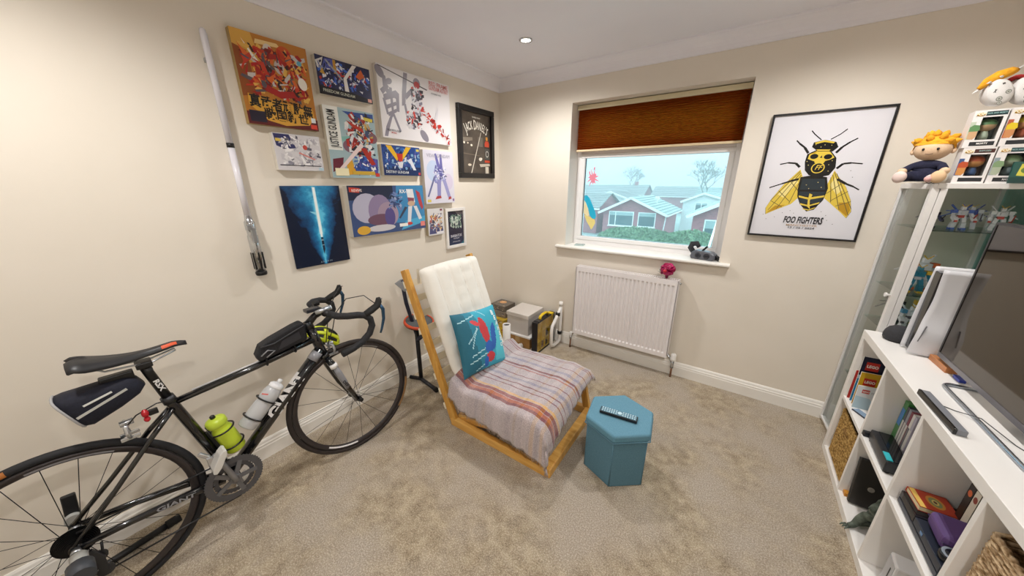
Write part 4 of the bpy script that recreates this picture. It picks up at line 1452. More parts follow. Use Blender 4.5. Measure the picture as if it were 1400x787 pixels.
b.inputs['Transmission Weight'].default_value = .35
bt = bottle('water_bottle', 'cloudy white sports bottle on the down tube of the bicycle', base, dtd, None,
            [('bottle_body', [(.001, 0), (.033, 0), (.0365, .006), (.0365, .10), (.0345, .112), (.0345, .122), (.0365, .135), (.0365, .165), (.031, .185), (.028, .19)], m),
             ('cap', [(.030, .189), (.031, .192), (.031, .204), (.024, .210), (.014, .214), (.001, .215)], col('#e4e5e8', .3)),
             ('nozzle', [(.010, .214), (.010, .228), (.007, .232), (.001, .232)], col('#dfe0e2', .3))])
q = MB()
q.grid(lambda u, v: Vector((.0368 * math.cos(PI * (1.05 + .25 * u)), .0368 * math.sin(PI * (1.05 + .25 * u)), .145 + .006 * v + .010 * u)), 6, 1)
q.build('red_print', col('#d0625c', .4), bt)

# saddle bag
t = thing('saddle_bag', 'dark navy saddle bag with white reflective stripes under the bicycle saddle', 'bag', M=BIKE_M @ Matrix.Translation((.178, 0, .787)))
secs = [(-.078, .000, .058, .050), (-.060, .000, .062, .054), (.02, .015, .050, .050), (.068, .026, .036, .040), (.088, .032, .018, .024)]
mb = MB()
vs, fs = [], []
n = 16
for x, zc, hz, hy in secs:
    for k in range(n):
        a = 2 * PI * k / n
        c_, s_ = math.cos(a), math.sin(a)
        sx = math.copysign(abs(c_) ** .55, c_)
        sz = math.copysign(abs(s_) ** .55, s_)
        vs.append((x + .020 * (-sz) * (1 if x < 0 else .4), sx * hy, zc + sz * hz))
for i in range(len(secs) - 1):
    for k in range(n):
        fs.append((i * n + k, i * n + (k + 1) % n, (i + 1) * n + (k + 1) % n, (i + 1) * n + k))
fs += [tuple(range(n))[::-1], tuple(range((len(secs) - 1) * n, len(secs) * n))]
mb.add(vs, fs, None, True)
M_navy = noisy('navy_bag_fabric', '#0d0f1e', '#171a2c', 200, .8, .2, 300, .002)
mb.build('bag_body', M_navy, t)
mb = MB().tube([Vector(v) * 1.01 for v in vs[:n]], .0035, 6, True)
mb.build('grey_piping', col('#a9a8aa', .6), t)
mb = MB()
mb.bar((-.045, -.0545, .022), (.02, -.0520, .040), .002, .006, (0, 0, 1))
mb.build('reflective_stripe', col('#d9d9d6', .4), t)
mb = MB()
mb.bar((-.066, -.0550, -.012), (.052, -.0475, .032), .002, .008, (0, 0, 1))
mb.build('reflective_stripe', col('#b9b9b4', .4), t)
mb = MB().bx(.0, .08, -.016, .016, .045, .080)
mb.build('strap', M_black, t, bevel=.004)

# red tail lamp
t = thing('tail_lamp', 'small red tail lamp clipped to the bicycle seat stay', 'bicycle light', M=BIKE_M @ Matrix.Translation((.262, -.012, .694)))
MB().ell((-.016, -.006, 0), (.010, .012, .017), 14, 10).ell((-.016, -.006, -.024), (.009, .011, .011), 12, 8).build('red_lens', col('#b3202a', .15), t)
MB().box((.004, 0, -.006), (.026, .014, .022)).build('clip', M_black, t, bevel=.003)

# bag on the top tube
t = thing('frame_bag', 'black wedge bag strapped on the bicycle top tube behind the stem', 'bag', M=BIKE_M @ Matrix.Translation((.705, 0, .758)))
mb = MB().prism([(-.098, -.0225), (-.104, .012), (-.082, .052), (-.04, .070), (.06, .100), (.10, .108), (.112, .08), (.108, .0105), (.0, -.0065)], -.026, .026, Matrix.Rotation(PI / 2, 4, 'X'))
mb.build('bag_body', noisy('black_bag_fabric', '#131316', '#222227', 160, .8, .3, 240, .003), t, bevel=.011, seg=3)
mb = MB().tube([(-.082, -.0275, .046), (-.03, -.0285, .046), (.06, -.0285, .076), (.10, -.027, .088)], .0025, 6)
mb.build('zip', col('#3a3a40', .4), t)
mb = MB().tube([(-.088, -.027, .005), (-.06, -.0285, .024), (-.035, -.0285, .012), (-.07, -.028, -.008)], .0028, 6)
mb.build('pull_cord', col('#8d8e92', .5), t)
MB().prism([(-.02, .008), (.0, .044), (.075, .066), (.08, .03)], .0262, .0285, Matrix.Rotation(PI / 2, 4, 'X')).build('side_panel', col('#2d2d33', .5), t)
for x in (-.07, .05):
    mb = MB()
    mb.tube([Vector((x, .0185 * math.cos(a), -.0275 + .13 * x + .0185 * math.sin(a))) for a in [2 * PI * k / 14 for k in range(14)]], .0035, 6, True)
    mb.build('strap', M_black, t)

# helmet hung behind the bar
HM = BIKE_M @ Matrix.Translation((.930, .116, .695)) @ Matrix.Scale(.88, 4) @ Euler((math.radians(18), math.radians(38), math.radians(8))).to_matrix().to_4x4()
t = thing('cycle_helmet', 'fluorescent yellow and black cycle helmet hung behind the handlebar', 'helmet', M=HM)
def dome(u, v, k=1.0):
    a = PI * u
    b_ = PI * (v - .5) * .96
    x = .118 * math.cos(a)
    r = math.sin(a)
    return Vector((x * k, .080 * k * r * math.sin(b_), .088 * k * r * math.cos(b_) - .02))
MB().grid(lambda u, v: dome(u, v, .93), 20, 14).build('black_liner', col('#151618', .5), t)
M_fluo = col('#d3e01f', .35)
for j in range(5):
    v0 = .06 + j * .185
    mb = MB().grid(lambda u, v: dome(.07 + .86 * u, v0 + (.115 - .03 * math.sin(PI * u)) * v, 1.0), 18, 3)
    o = mb.build('shell_rib', M_fluo if j != 2 else col('#1b1c1e', .4), t)
    md = o.modifiers.new('solid', 'SOLIDIFY')
    md.thickness = .014
for u0 in (.25, .55, .78):
    o = MB().grid(lambda u, v: dome(u0 + .06 * u, .06 + .86 * v, .995), 3, 18).build('shell_bridge', M_fluo, t)
    md = o.modifiers.new('solid', 'SOLIDIFY')
    md.thickness = .012
MB().tube([(.05, .05, -.03), (.02, .045, -.06), (.0, 0, -.075), (.02, -.045, -.06), (.05, -.05, -.03)], .0035, 6).build('chin_strap', M_black, t)

# rear wheel stand
t = thing('bicycle_stand', 'black floor stand holding the rear axle of the bicycle', 'stand', M=Matrix.Translation((.32, -2.886, 0)))
M_st = col('#151619', .4)
mb = MB()
for s in (-1, 1):
    x = s * .125
    mb.tube([(x, .0, .345), (x * 1.15, -.02, .20), (x * 1.5, -.02, .016)], .014, 10)
mb.tube([(-.19, -.30, .016), (-.19, -.02, .016), (-.215, .20, .016)], .014, 10)
mb.tube([(.19, -.30, .016), (.19, .0, .016)], .014, 10)
mb.tube([(-.19, -.28, .016), (.19, -.28, .016)], .014, 10)
mb.build('stand_frame', M_st, t)
for p, q in (((-.215, .185, .016), (-.219, .232, .016)), ((-.19, -.30, .016), (-.19, -.33, .016)), ((.19, -.30, .016), (.19, -.33, .016)), ((.19, 0, .016), (.19, .04, .016))):
    MB().cyl(p, q, .0185, n=12).build('rubber_foot', M_rubber, t)
MB().tube([(.155, 0, .338), (.104, 0, .338)], [.020, .020], 16).build('axle_cup', col('#a6a6a2', .5), t)
MB().tube([(.205, 0, .335), (.152, 0, .338)], [.030, .030], 16).build('clamp_knob', col('#3b3f46', .5), t)
MB().tube([(-.155, 0, .338), (-.104, 0, .338)], [.020, .020], 16).build('axle_cup', col('#a6a6a2', .5), t)
MB().bar((-.13, .0, .33), (-.13, .012, .43), .016, .034, (0, 1, 0)).build('release_lever', M_st, t, bevel=.004)


# ================================================================== lounge chair with cushion, blanket and pillow
YL, YR = -1.462, -.868
ch = thing('lounge_chair', 'low honey pine lounge chair with sloping slatted back facing the shelf unit', 'chair', (1.05, -1.165, 0))
CO = Matrix.Translation((-1.05, 1.165, 0))
bd = Vector((-.351, 0, .936))          # up the back
bn = Vector((.936, 0, .351))           # out of the back, towards the sitter
B0 = Vector((.715, 0, .0))
for y in (YL, YR):
    p0, p1 = B0 + Vector((0, y, .015)), B0 + bd * 1.055 + Vector((0, y, 0))
    MB().bar(p0, p1, .030, .052, bn, CO).build('back_post', M_pine_dark, ch, bevel=.004)
    MB().bar((.69, y, .027), (1.395, y, .027), .034, .054, (0, 0, 1), CO).build('floor_runner', M_pine, ch, bevel=.004)
    MB().bar((.735, y + (.032 if y < -1 else -.032), .035), (1.335, y + (.032 if y < -1 else -.032), .205), .026, .045, (0, 0, 1), CO).build('seat_rail', M_pine, ch, bevel=.003)
    MB().bar((1.372, y, .05), (1.318, y, .290), .030, .045, (1, 0, 0), CO).build('front_leg', M_pine_dark, ch, bevel=.003)
MB().bar((1.392, YL - .016, .030), (1.392, YR + .016, .030), .050, .058, (0, 0, 1), CO).build('front_rail', M_pine, ch, bevel=.006)
MB().bar((.72, YL + .02, .03), (.72, YR - .02, .03), .035, .045, (0, 0, 1), CO).build('rear_rail', M_pine, ch, bevel=.004)
MB().bar((1.290, YL + .03, .180), (1.290, YR - .03, .180), .03, .04, (0, 0, 1), CO).build('seat_cross_bar', M_pine, ch, bevel=.003)
for k in range(9):
    c = B0 + bd * (.14 + .103 * k) - bn * .030
    MB().bar(c + Vector((0, YL - .016, 0)), c + Vector((0, YR + .016, 0)), .042, .014, bn, CO).build('back_slat', col('#e9dfc6', .5), ch, bevel=.002)
for k in range(5):
    f = .12 + .2 * k
    c = Vector((.735, 0, .035)).lerp(Vector((1.335, 0, .205)), f) + Vector((-.006, 0, .030))
    MB().bar(c + Vector((0, YL + .01, 0)), c + Vector((0, YR - .01, 0)), .045, .012, Vector((-.41, 0, .91)), CO).build('seat_slat', M_pine, ch, bevel=.002)

# cushion: back panel and seat panel in one quilted pad, closed grid swept along a bent centre line
path = []
top = B0 + bd * 1.040 + bn * .088
bot = B0 + bd * .36 + bn * .098
for i in range(25):
    path.append((top.lerp(bot, i / 24), bn.copy()))
turn = Vector((.86, 0, .27))
for i in range(1, 7):
    f = i / 6
    n_ = (bn * (1 - f) + Vector((-.07, 0, 1)) * f).normalized()
    p = (1 - f) ** 2 * bot + 2 * f * (1 - f) * Vector((.815, 0, .256)) + f * f * Vector((.92, 0, .256))
    path.append((p, n_))
for i in range(1, 9):
    path.append((Vector((.92, 0, .256)).lerp(Vector((1.325, 0, .288)), i / 8), Vector((-.07, 0, 1))))
HW, HT_ = .269, .048
SECT = []
for i in range(37):
    sy = 1 - 2 * i / 36
    SECT.append((sy, max(1 - abs(sy) ** 9, 0) ** .5))
for i in range(1, 13):
    sy = -1 + 2 * i / 13
    SECT.append((sy, -max(1 - abs(sy) ** 9, 0) ** .5))
NC = len(SECT)
rnd = random.Random(4)
vs, fs = [], []
NP = len(path)
for i, (p, n_) in enumerate(path):
    e = min(i / 1.6, (NP - 1 - i) / 1.6, 1)
    e = math.sqrt(max(e * (2 - e), .03))
    for k in range(NC):
        sy, sn = SECT[k]
        s_ = sn
        th = HT_ * e
        y = sy * HW
        if s_ > .5:
            ch_ = abs(math.cos(PI * (sy + 1) * 2.5))       # five channels across
            th *= .74 + .26 * min(1.0, 1.4 * (1 - ch_ ** 6))
        wr = mnoise.noise((sy * 2.5, i * .5, 0)) * .004 + mnoise.noise((sy * 3, i * 1.3, 3)) * .0055
        if abs(sy) > .93:
            wr = -.003 + .003 * math.sin(i * 2.6)
        q = p + n_ * (sn * th + (wr if s_ > 0 else 0)) + Vector((0, -1.172 + y + (wr if abs(sy) > .93 else 0) * math.copysign(1, y), 0))
        vs.append(q)
for i in range(NP - 1):
    for k in range(NC):
        fs.append((i * NC + k, i * NC + (k + 1) % NC, (i + 1) * NC + (k + 1) % NC, (i + 1) * NC + k))
fs += [tuple(range(NC))[::-1], tuple(range((NP - 1) * NC, NP * NC))]
cu = thing('chair_cushion', 'cream quilted cotton cushion covering the back and seat of the pine lounge chair', 'cushion', (1.0, -1.172, .25))
m, nt, b = new_mat('cream_quilted_cotton')
v = coord(nt)
b.inputs['Base Color'].default_value = lin('#e9e5dc')
b.inputs['Roughness'].default_value = .85
b.inputs['Sheen Weight'].default_value = .2
bump(nt, b, noise_tex(nt, coord(nt, (1, .5, 1.6)), 14, 2, .5), .30, .012)
o = MB().add(vs, fs, Matrix.Translation((-1.0, 1.172, -.25)), True).build('quilted_pad', m, cu)
sb = o.modifiers.new('sub', 'SUBSURF')
sb.levels = sb.render_levels = 1
for ky in (-.6, -.2, .2, .6):
    pts = []
    for i in range(2, 22):
        p, n_ = path[i]
        pts.append(p + n_ * (.0372 + mnoise.noise((ky * 2.5, i * .5, 0)) * .004 + mnoise.noise((ky * 3, i * 1.3, 3)) * .0055) + Vector((-1.0, ky * HW, -.25)))
    MB().tube(pts, .0016, 5).build('seam', col('#cfc7ba', .9), cu)
for y in (-.22, .22):
    q0 = top - bn * .05 + Vector((-1.0, y, -.25))
    MB().bar(q0, q0 - bd * .09 - bn * .035, .018, .003, bn).build('tie_strap', col('#d8cfbd', .8), cu)

# tartan blanket
PX0, PX1, YRt, YLt = .775, 1.365, -.848, -1.496


def drape(u, v):
    """u: back to front, v: right to left"""
    drF = .045 + .20 * max(0, v - .25) ** 1.1
    drL = .11 + .11 * u
    drR = .055
    p = -.04 + u * ((PX1 - PX0) + .04 + drF)
    q = -drR + v * ((YRt - YLt) + drR + drL)
    px, qx = min(p, PX1 - PX0), min(max(q, 0), YRt - YLt)
    ovF, ovL, ovR = max(p - (PX1 - PX0), 0), max(q - (YRt - YLt), 0), max(-q, 0)
    drop = math.hypot(ovF, max(ovL, ovR)) if (ovF and (ovL or ovR)) else ovF + ovL + ovR
    drop = min(drop, .25 + .012 * math.sin(p * 60 + q * 40))
    x = PX0 + px + (.040 * (1 - math.exp(-ovF * 25))) + .25 * ovF * 0
    y = YRt - qx - .018 * (1 - math.exp(-ovL * 25)) + .018 * (1 - math.exp(-ovR * 25))
    z = .338 + .022 * px / (PX1 - PX0)
    if p < .06:
        z += (.06 - p) * .55
    z += .010 * mnoise.noise((p * 7, q * 7, 1)) + .006 * mnoise.noise((p * 18, q * 18, 2))
    z += -.018 * (math.exp(-((qx) / .05) ** 2) + math.exp(-((YRt - YLt - qx) / .05) ** 2)) - .02 * math.exp(-((PX1 - PX0 - px) / .05) ** 2)
    fold = .012 * math.sin(q * 42 + 1) * min(1, ovF * 9) + .012 * math.sin(p * 38) * min(1, max(ovL, ovR) * 9)
    if ovF:
        x += abs(fold)
    if ovL:
        y -= abs(fold)
    if ovF and ovL:
        y += .008 * min(1, ovF / .15)
    return Vector((x, y, z - drop)), p, q


NU, NV = 60, 64
vs, uv = [], []
for j in range(NV + 1):
    for i in range(NU + 1):
        P, p, q = drape(i / NU, j / NV)
        vs.append(P)
        uv.append((p, q))
fs = [(j * (NU + 1) + i, j * (NU + 1) + i + 1, (j + 1) * (NU + 1) + i + 1, (j + 1) * (NU + 1) + i) for j in range(NV) for i in range(NU)]
m, nt, b = new_mat('tartan_wool')
tc = nt.nodes.new('ShaderNodeUVMap')
sep = nt.nodes.new('ShaderNodeSeparateXYZ')
nt.links.new(tc.outputs[0], sep.inputs[0])
Wq = (YRt - YLt) + .055 + .22


def stripes(val, lo, hi, base, marks):
    """marks: (centre, half width, colour) in metres"""
    stops = []
    f = lambda x: min(max((x - lo) / (hi - lo), 0.0005), .9995)
    marks = sorted(marks)
    stops.append((0, base))
    for c, w_, cc in marks:
        stops += [(f(c - w_), cc), (f(c + w_), base)]
    n = nt.nodes.new('ShaderNodeMapRange')
    n.inputs[1].default_value, n.inputs[2].default_value = lo, hi
    nt.links.new(val, n.inputs[0])
    return ramp(nt, n.outputs[0], stops[:31], 'CONSTANT')


base = '#b9afb2'
qs = stripes(sep.outputs[1], -.06, .82, base, [(-.03, .012, '#b0a4ac'), (.035, .008, '#7c141e'), (.062, .004, '#86242e'), (.135, .004, '#782832'), (.195, .012, '#8f8ca2'), (.250, .009, '#74101a'), (.278, .005, '#a4584c'),
                                             (.345, .004, '#782832'), (.392, .012, '#918ea2'), (.44, .005, '#741c28'), (.478, .004, '#7a2630'), (.535, .010, '#d8b070'), (.560, .012, '#86201e'), (.584, .010, '#b4561f'), (.604, .009, '#7a1c20'), (.635, .018, '#ad8444'), (.68, .02, '#6d666b'), (.735, .012, '#9a7f4c'), (.78, .016, '#625b60')])
ps = stripes(sep.outputs[0], -.05, .85, base, [(.0, .02, '#b7b1bc'), (.08, .022, '#d6cfd0'), (.17, .014, '#a09aa8'), (.225, .008, '#b59f86'), (.32, .022, '#d4ccce'), (.39, .014, '#99929c'), (.435, .008, '#a89272'), (.50, .018, '#d2c8c8'), (.545, .010, '#cfa85e'), (.572, .012, '#8f8c98'), (.60, .008, '#cba45a'), (.645, .018, '#d8cfcc'), (.69, .012, '#8c8791'), (.73, .012, '#c4a066'), (.78, .02, '#8d7d76')])
mm = mixc(nt, .27, qs, ps)
nn = noise_tex(nt, coord(nt), 220, 2)
nt.links.new(mixc(nt, .35, mm, ramp(nt, nn, [(.32, '#3c3638'), (.68, '#d8d0cc')]), 'OVERLAY'), b.inputs['Base Color'])
b.inputs['Roughness'].default_value = .95
b.inputs['Sheen Weight'].default_value = .4
bump(nt, b, nn, .6, .004)
M_plaid = m
tb = thing('tartan_blanket', 'fringed grey and red tartan wool blanket spread over the chair seat', 'blanket', (1.08, -1.18, .33))
o = MB().add([v - Vector((1.08, -1.18, .33)) for v in vs], fs, None, True).build('woven_sheet', M_plaid, tb, fix=False)
ul = o.data.uv_layers.new(name='UVMap')
for lp in o.data.loops:
    ul.data[lp.index].uv = uv[lp.vertex_index]
md = o.modifiers.new('solid', 'SOLIDIFY')
md.thickness = .005
mb = MB()
for side in ('left', 'front', 'back'):
    for k in range(150 if side == 'left' else 110):
        f = k / (149 if side == 'left' else 109)
        if side == 'left':
            P, p, q = drape(f, 1.0)
            d = Vector((rnd.uniform(-.25, .25), -.25, -1))
        elif side == 'front':
            P, p, q = drape(1.0, f)
            d = Vector((.25, rnd.uniform(-.3, .3), -1))
        else:
            if f < .93:
                continue
            P, p, q = drape(0.0, f)
            d = Vector((-.4, -.3, -.7))
        d = d.normalized() * rnd.uniform(.012, .026)
        P = P - Vector((1.08, -1.18, .33))
        mb.tube([P, P + d * .5 + Vector((rnd.uniform(-.003, .003), 0, 0)), P + d], [.0016, .0013, .0008], 4)
o = mb.build('fringe', col('#b9a79a', .95), tb, fix=False)
o['kind'] = 'stuff'

# pillow
U = Vector((.019, .37, -.045)).normalized()
V = Vector((-.136, .067, .335))
V = (V - U * V.dot(U)).normalized()
N = U.cross(V)
PM = Matrix(((U.x, V.x, N.x, .750), (U.y, V.y, N.y, -1.240), (U.z, V.z, N.z, .534), (0, 0, 0, 1)))
pw = thing('throw_pillow', 'square teal printed throw pillow leaning on the chair back', 'pillow', M=PM)
S = .402


def puff(x, y):
    a, b_ = abs(2 * x / S), abs(2 * y / S)
    return .062 * max(0, (1 - a ** 2.6)) ** .5 * max(0, (1 - b_ ** 2.6)) ** .5 + .004 * mnoise.noise((x * 14, y * 14, 5)) * (1 - max(a, b_)) * 2


def pt(x, y):
    k = 1 - .10 * (1 - abs(2 * y / S) ** 2) * abs(2 * x / S) ** 6 * .6
    k2 = 1 - .10 * (1 - abs(2 * x / S) ** 2) * abs(2 * y / S) ** 6 * .6
    return x * k, y * k2


def inside(p, pg):
    x, y = p
    r = False
    j = len(pg) - 1
    for i in range(len(pg)):
        xi, yi = pg[i]
        xj, yj = pg[j]
        if (yi > y) != (yj > y) and x < (xj - xi) * (y - yi) / (yj - yi) + xi:
            r = not r
        j = i
    return r


art = [('#2a7f97', FULL), ('#1f6479', [(0, 0), (.34, 0), (.20, 1), (0, 1)]), ('#37a3bc', [(.42, 0), (1, 0), (1, 1), (.36, 1), (.5, .5)]), ('#57c3d4', [(.66, .10), (1, .06), (1, .62), (.80, .70), (.70, .40)])]
for a, b_ in (((.05, .84), (.40, .92)), ((.14, .50), (.38, .70)), ((.20, .42), (.36, .72)), ((.16, .30), (.44, .36)), ((.10, .20), (.46, .28)), ((.22, .06), (.46, .14)), ((.5, .99), (.62, .86))):
    art += [('#a9d3dc', s) for s in stroke([a, b_], .016)]
art += [('#c23a40', oval(.50, .64, .085, .22, 20, 8)), ('#d0484c', oval(.36, .78, .10, .035, 16, -30)), ('#2b5fae', oval(.68, .50, .065, .22, 20, -14)), ('#2b5fae', oval(.54, .36, .09, .10)), ('#c23a40', oval(.54, .20, .10, .085)), ('#2b62b4', oval(.44, .14, .05, .09))]
cols_ = []
for c, pg in art:
    if c not in cols_:
        cols_.append(c)
NG = 56
mb = MB()
for j in range(NG):
    for i in range(NG):
        q = []
        for a, b_ in ((i, j), (i + 1, j), (i + 1, j + 1), (i, j + 1)):
            x, y = (a / NG - .5) * S, (b_ / NG - .5) * S
            X, Y_ = pt(x, y)
            q.append((X, Y_, puff(x, y)))
        cpt = ((i + .5) / NG, (j + .5) / NG)
        ci = 0
        for c, pg in art:
            if inside(cpt, pg):
                ci = cols_.index(c)
        mb.cur = ci
        mb.add(q, [(0, 1, 2, 3)], None, True)
pf = mb.build('printed_front', [noisy('pillow_print_%d' % i, c, c, 5, .7, .25, 60, .006) for i, c in enumerate(cols_)], pw, fix=False)
b_ = bmesh.new()
b_.from_mesh(pf.data)
bmesh.ops.remove_doubles(b_, verts=b_.verts, dist=1e-6)
b_.to_mesh(pf.data)
b_.free()
MB().grid(lambda u, v: Vector((*pt((u - .5) * S, (v - .5) * S), -puff((u - .5) * S, (v - .5) * S) * .35)), 20, 20).build('plain_back', col('#2a6f86', .8), pw)


def on_pillow(v):
    return Vector((v.x, v.y, puff(v.x, v.y) + .0022))


txt = []
for k, chh in enumerate('BEAHERO'):
    f = k / 6
    txt.append((chh, .044 - .010 * f, T(S * (.325 + .05 * math.sin(f * 2.4)), S * (.37 - .092 * k), 0, -8), 'CENTER', {'bold': .05, 'warp': on_pillow}))
lettering(pw, txt, col('#dfeef0', .7))

# ================================================================== hexagonal storage stool and the remote on it
HC = (1.664, -1.172)
hexp = lambda R: [(R * math.cos(math.radians(38.5 + 60 * k)), R * math.sin(math.radians(38.5 + 60 * k))) for k in range(6)]
M_teal = noisy('teal_woven_fabric', '#4d7588', '#5d8699', 260, .85, .4, 330, .003)
t = thing('hexagonal_pouffe', 'teal fabric hexagonal storage pouffe standing on the carpet', 'pouffe', (HC[0], HC[1], 0))
MB().prism(hexp(.166), .0, .29).build('inner_box', M_teal, t)
hp = hexp(.172)
for k in range(6):
    a, b_ = Vector(hp[k] + (0,)), Vector(hp[(k + 1) % 6] + (0,))
    MB().bar(a.lerp(b_, .004) * .985 + Vector((0, 0, .146)), a.lerp(b_, .996) * .985 + Vector((0, 0, .146)), .008, .288).build('side_panel', M_teal, t, bevel=.003)
    MB().tube([a + Vector((0, 0, .004)), a + Vector((0, 0, .288))], .0026, 6).build('corner_piping', M_teal, t)
MB().prism(hexp(.186), .286, .332).build('lid', noisy('teal_fabric_lit_lid', '#55849a', '#6594a8', 260, .8, .35, 330, .003), t, bevel=.012, seg=4)  # same teal fabric, lighter here: light from above put into the colour
MB().tube([Vector(p + (.289,)) for p in hexp(.1865)], .003, 6, True, smooth=False).build('lid_piping', M_teal, t)
t = thing('remote_control', 'slim black remote control with many buttons lying on the teal pouffe', 'remote control', (1.662, -1.196, .333), math.radians(7))
MB().box((0, 0, .008), (.19, .046, .016)).build('remote_body', col('#111216', .35), t, bevel=.004)
MB().box((0, .001, .0165), (.178, .040, .0016)).build('top_plate', col('#4e6f80', .15), t)  # grey blue puts the bluish reflection off the buttons into the colour
mb = MB()
for i in range(15):
    for j in range(3):
        if i in (7, 8):
            continue
        mb.cyl((-.082 + .0117 * i, -.012 + .0125 * j, .017), (-.082 + .0117 * i, -.012 + .0125 * j, .0195), .0036, n=8)
mb.cyl((.006, 0, .017), (.006, 0, .0195), .011, n=16)
mb.build('buttons', col('#b9d0da', .3), t)['kind'] = 'stuff'

# ================================================================== radiator
t = thing('radiator', 'white panel radiator with vertical flutes under the window', 'radiator', (1.31, 0, .175))
RO = Matrix.Translation((-1.31, 0, -.175))
RX0, RX1, RZ0, RZ1, RYF = .905, 1.718, .178, .812, -.106
M_rad = col('#ebe6e6', .32)
zs = [RZ0, .204, .212, .224, .40, .58, .766, .778, .786, RZ1]
kz = [0, 0, 0, 1, 1, 1, 1, 0, 0, 0]
npt = 25
xs = [RX0]
for k in range(npt):
    c = RX0 + .018 + (RX1 - RX0 - .036) * (k + .5) / npt
    xs += [c - .0105, c - .0065, c + .0065, c + .0105]
xs.append(RX1)
dx_ = [0] + [0, 1, 1, 0] * npt + [0]
vs = [(x, RYF + .0075 * d * k, z) for z, k in zip(zs, kz) for x, d in zip(xs, dx_)]
n = len(xs)
fs = [(j * n + i, j * n + i + 1, (j + 1) * n + i + 1, (j + 1) * n + i) for j in range(len(zs) - 1) for i in range(n - 1)]
MB().add(vs, fs, RO).build('front_panel', M_rad, t, fix=False)
mb = MB()
mb.bx(RX0, RX1, RYF + .001, RYF + .016, RZ0, RZ0 + .012, RO).bx(RX0, RX1, RYF + .001, RYF + .016, RZ1 - .012, RZ1, RO)
mb.bx(RX0 - .002, RX0 + .004, RYF, -.030, RZ0 + .02, RZ1 + .004, RO).bx(RX1 - .004, RX1 + .002, RYF, -.030, RZ0 + .02, RZ1 + .004, RO)
mb.build('side_casing', M_rad, t)
MB().bx(RX0 + .01, RX1 - .01, -.045, -.034, RZ0, RZ1 - .01, RO).build('rear_panel', M_rad, t)
mb = MB()
mb.bx(RX0, RX1, RYF, RYF + .008, RZ1, RZ1 + .004, RO).bx(RX0, RX1, -.038, -.030, RZ1, RZ1 + .004, RO)
for k in range(54):
    x = RX0 + (RX1 - RX0) * (k + .5) / 54
    mb.bx(x - .0045, x + .0045, RYF + .008, -.038, RZ1 + .0005, RZ1 + .0035, RO)
mb.build('top_grille', M_rad, t)
mb = MB()
for k in range(40):
    x = RX0 + .02 + (RX1 - RX0 - .04) * k / 39
    mb.bx(x - .001, x + .001, RYF + .018, -.047, RZ0 + .03, RZ1 - .03, RO)
mb.build('convector_fins', M_rad, t)['kind'] = 'stuff'
for x in (1.02, 1.60):
    MB().bx(x - .012, x + .012, -.034, -.0005, .25, .75, RO).build('wall_bracket', M_rad, t)
MB().cyl((.872, -.06, .0), (.872, -.06, .10), .0075, n=10, M=RO).build('copper_pipe', col('#8d6a52', .4, .6), t)
mb = MB().cyl((.872, -.06, .09), (.872, -.06, .125), .012, n=12, M=RO).cyl((.872, -.06, .112), (.912, -.06, .190), .009, n=10, M=RO)
mb.build('lockshield_valve', M_chrome, t)
MB().lathe([(.013, .0), (.015, .004), (.0135, .034), (.006, .04), (.001, .04)], 14, RO @ Matrix.Translation((.872, -.06, .125))).build('valve_cap', M_white, t)
MB().cyl((1.762, -.06, .0), (1.762, -.06, .10), .0075, n=10, M=RO).build('copper_pipe', col('#8d6a52', .4, .6), t)
mb = MB().cyl((1.762, -.06, .085), (1.762, -.06, .150), .013, n=12, M=RO).cyl((1.762, -.06, .128), (1.712, -.06, .200), .010, n=10, M=RO)
mb.build('valve_body', M_chrome, t)
MB().lathe([(.016, 0), (.0215, .006), (.0215, .022), (.020, .026), (.020, .052), (.016, .060), (.001, .062)], 18, RO @ Matrix.Translation((1.762, -.06, .148))).build('thermostatic_head', M_white, t)
MB().cyl((1.716, -.05, .785), (1.732, -.05, .785), .008, n=8, M=RO).build('bleed_plug', M_chrome, t)

# crimson bow on the radiator
t = thing('fabric_flower', 'crimson fabric flower bow lying on top of the radiator', 'bow', (1.625, -.066, .816))
rnd = random.Random(7)
M_mag = col('#a3134e', .35)
for k in range(20):
    zz = 1 - 1.75 * (k + .5) / 20
    rr = math.sqrt(max(1 - zz * zz, 0))
    a = k * 2.4
    d = Vector((rr * math.cos(a), rr * math.sin(a), zz))
    q_ = d.to_track_quat('Z', 'Y').to_matrix().to_4x4()
    M_ = Matrix.Translation(Vector((0, 0, .066)) + d * .030) @ q_ @ Euler((rnd.uniform(-.7, .7), rnd.uniform(-.7, .7), 0)).to_matrix().to_4x4()
    MB().lathe([(.0005, -.002), (.016, .001), (.027, .009), (.026, .011), (.015, .004), (.0005, .001)], 12, M_).build('petal', M_mag if k % 3 else col('#c22a6c', .35), t)
MB().ell((-.01, -.048, .066), (.014, .012, .014), 12, 8).build('flower_centre', col('#c2203a', .4), t)
MB().ell((0, 0, .02), (.012, .012, .022), 10, 8).build('flower_base', col('#7a1240', .5), t)
for a in (2.6, 3.4):
    MB().grid(lambda u, v: Vector((.03 + .045 * u, .014 * math.sin(PI * u) * (v - .5) * 2, .035 + .02 * u)), 5, 2, Matrix.Rotation(a, 4, 'Z')).build('grey_leaf', col('#7d8678', .5), t)

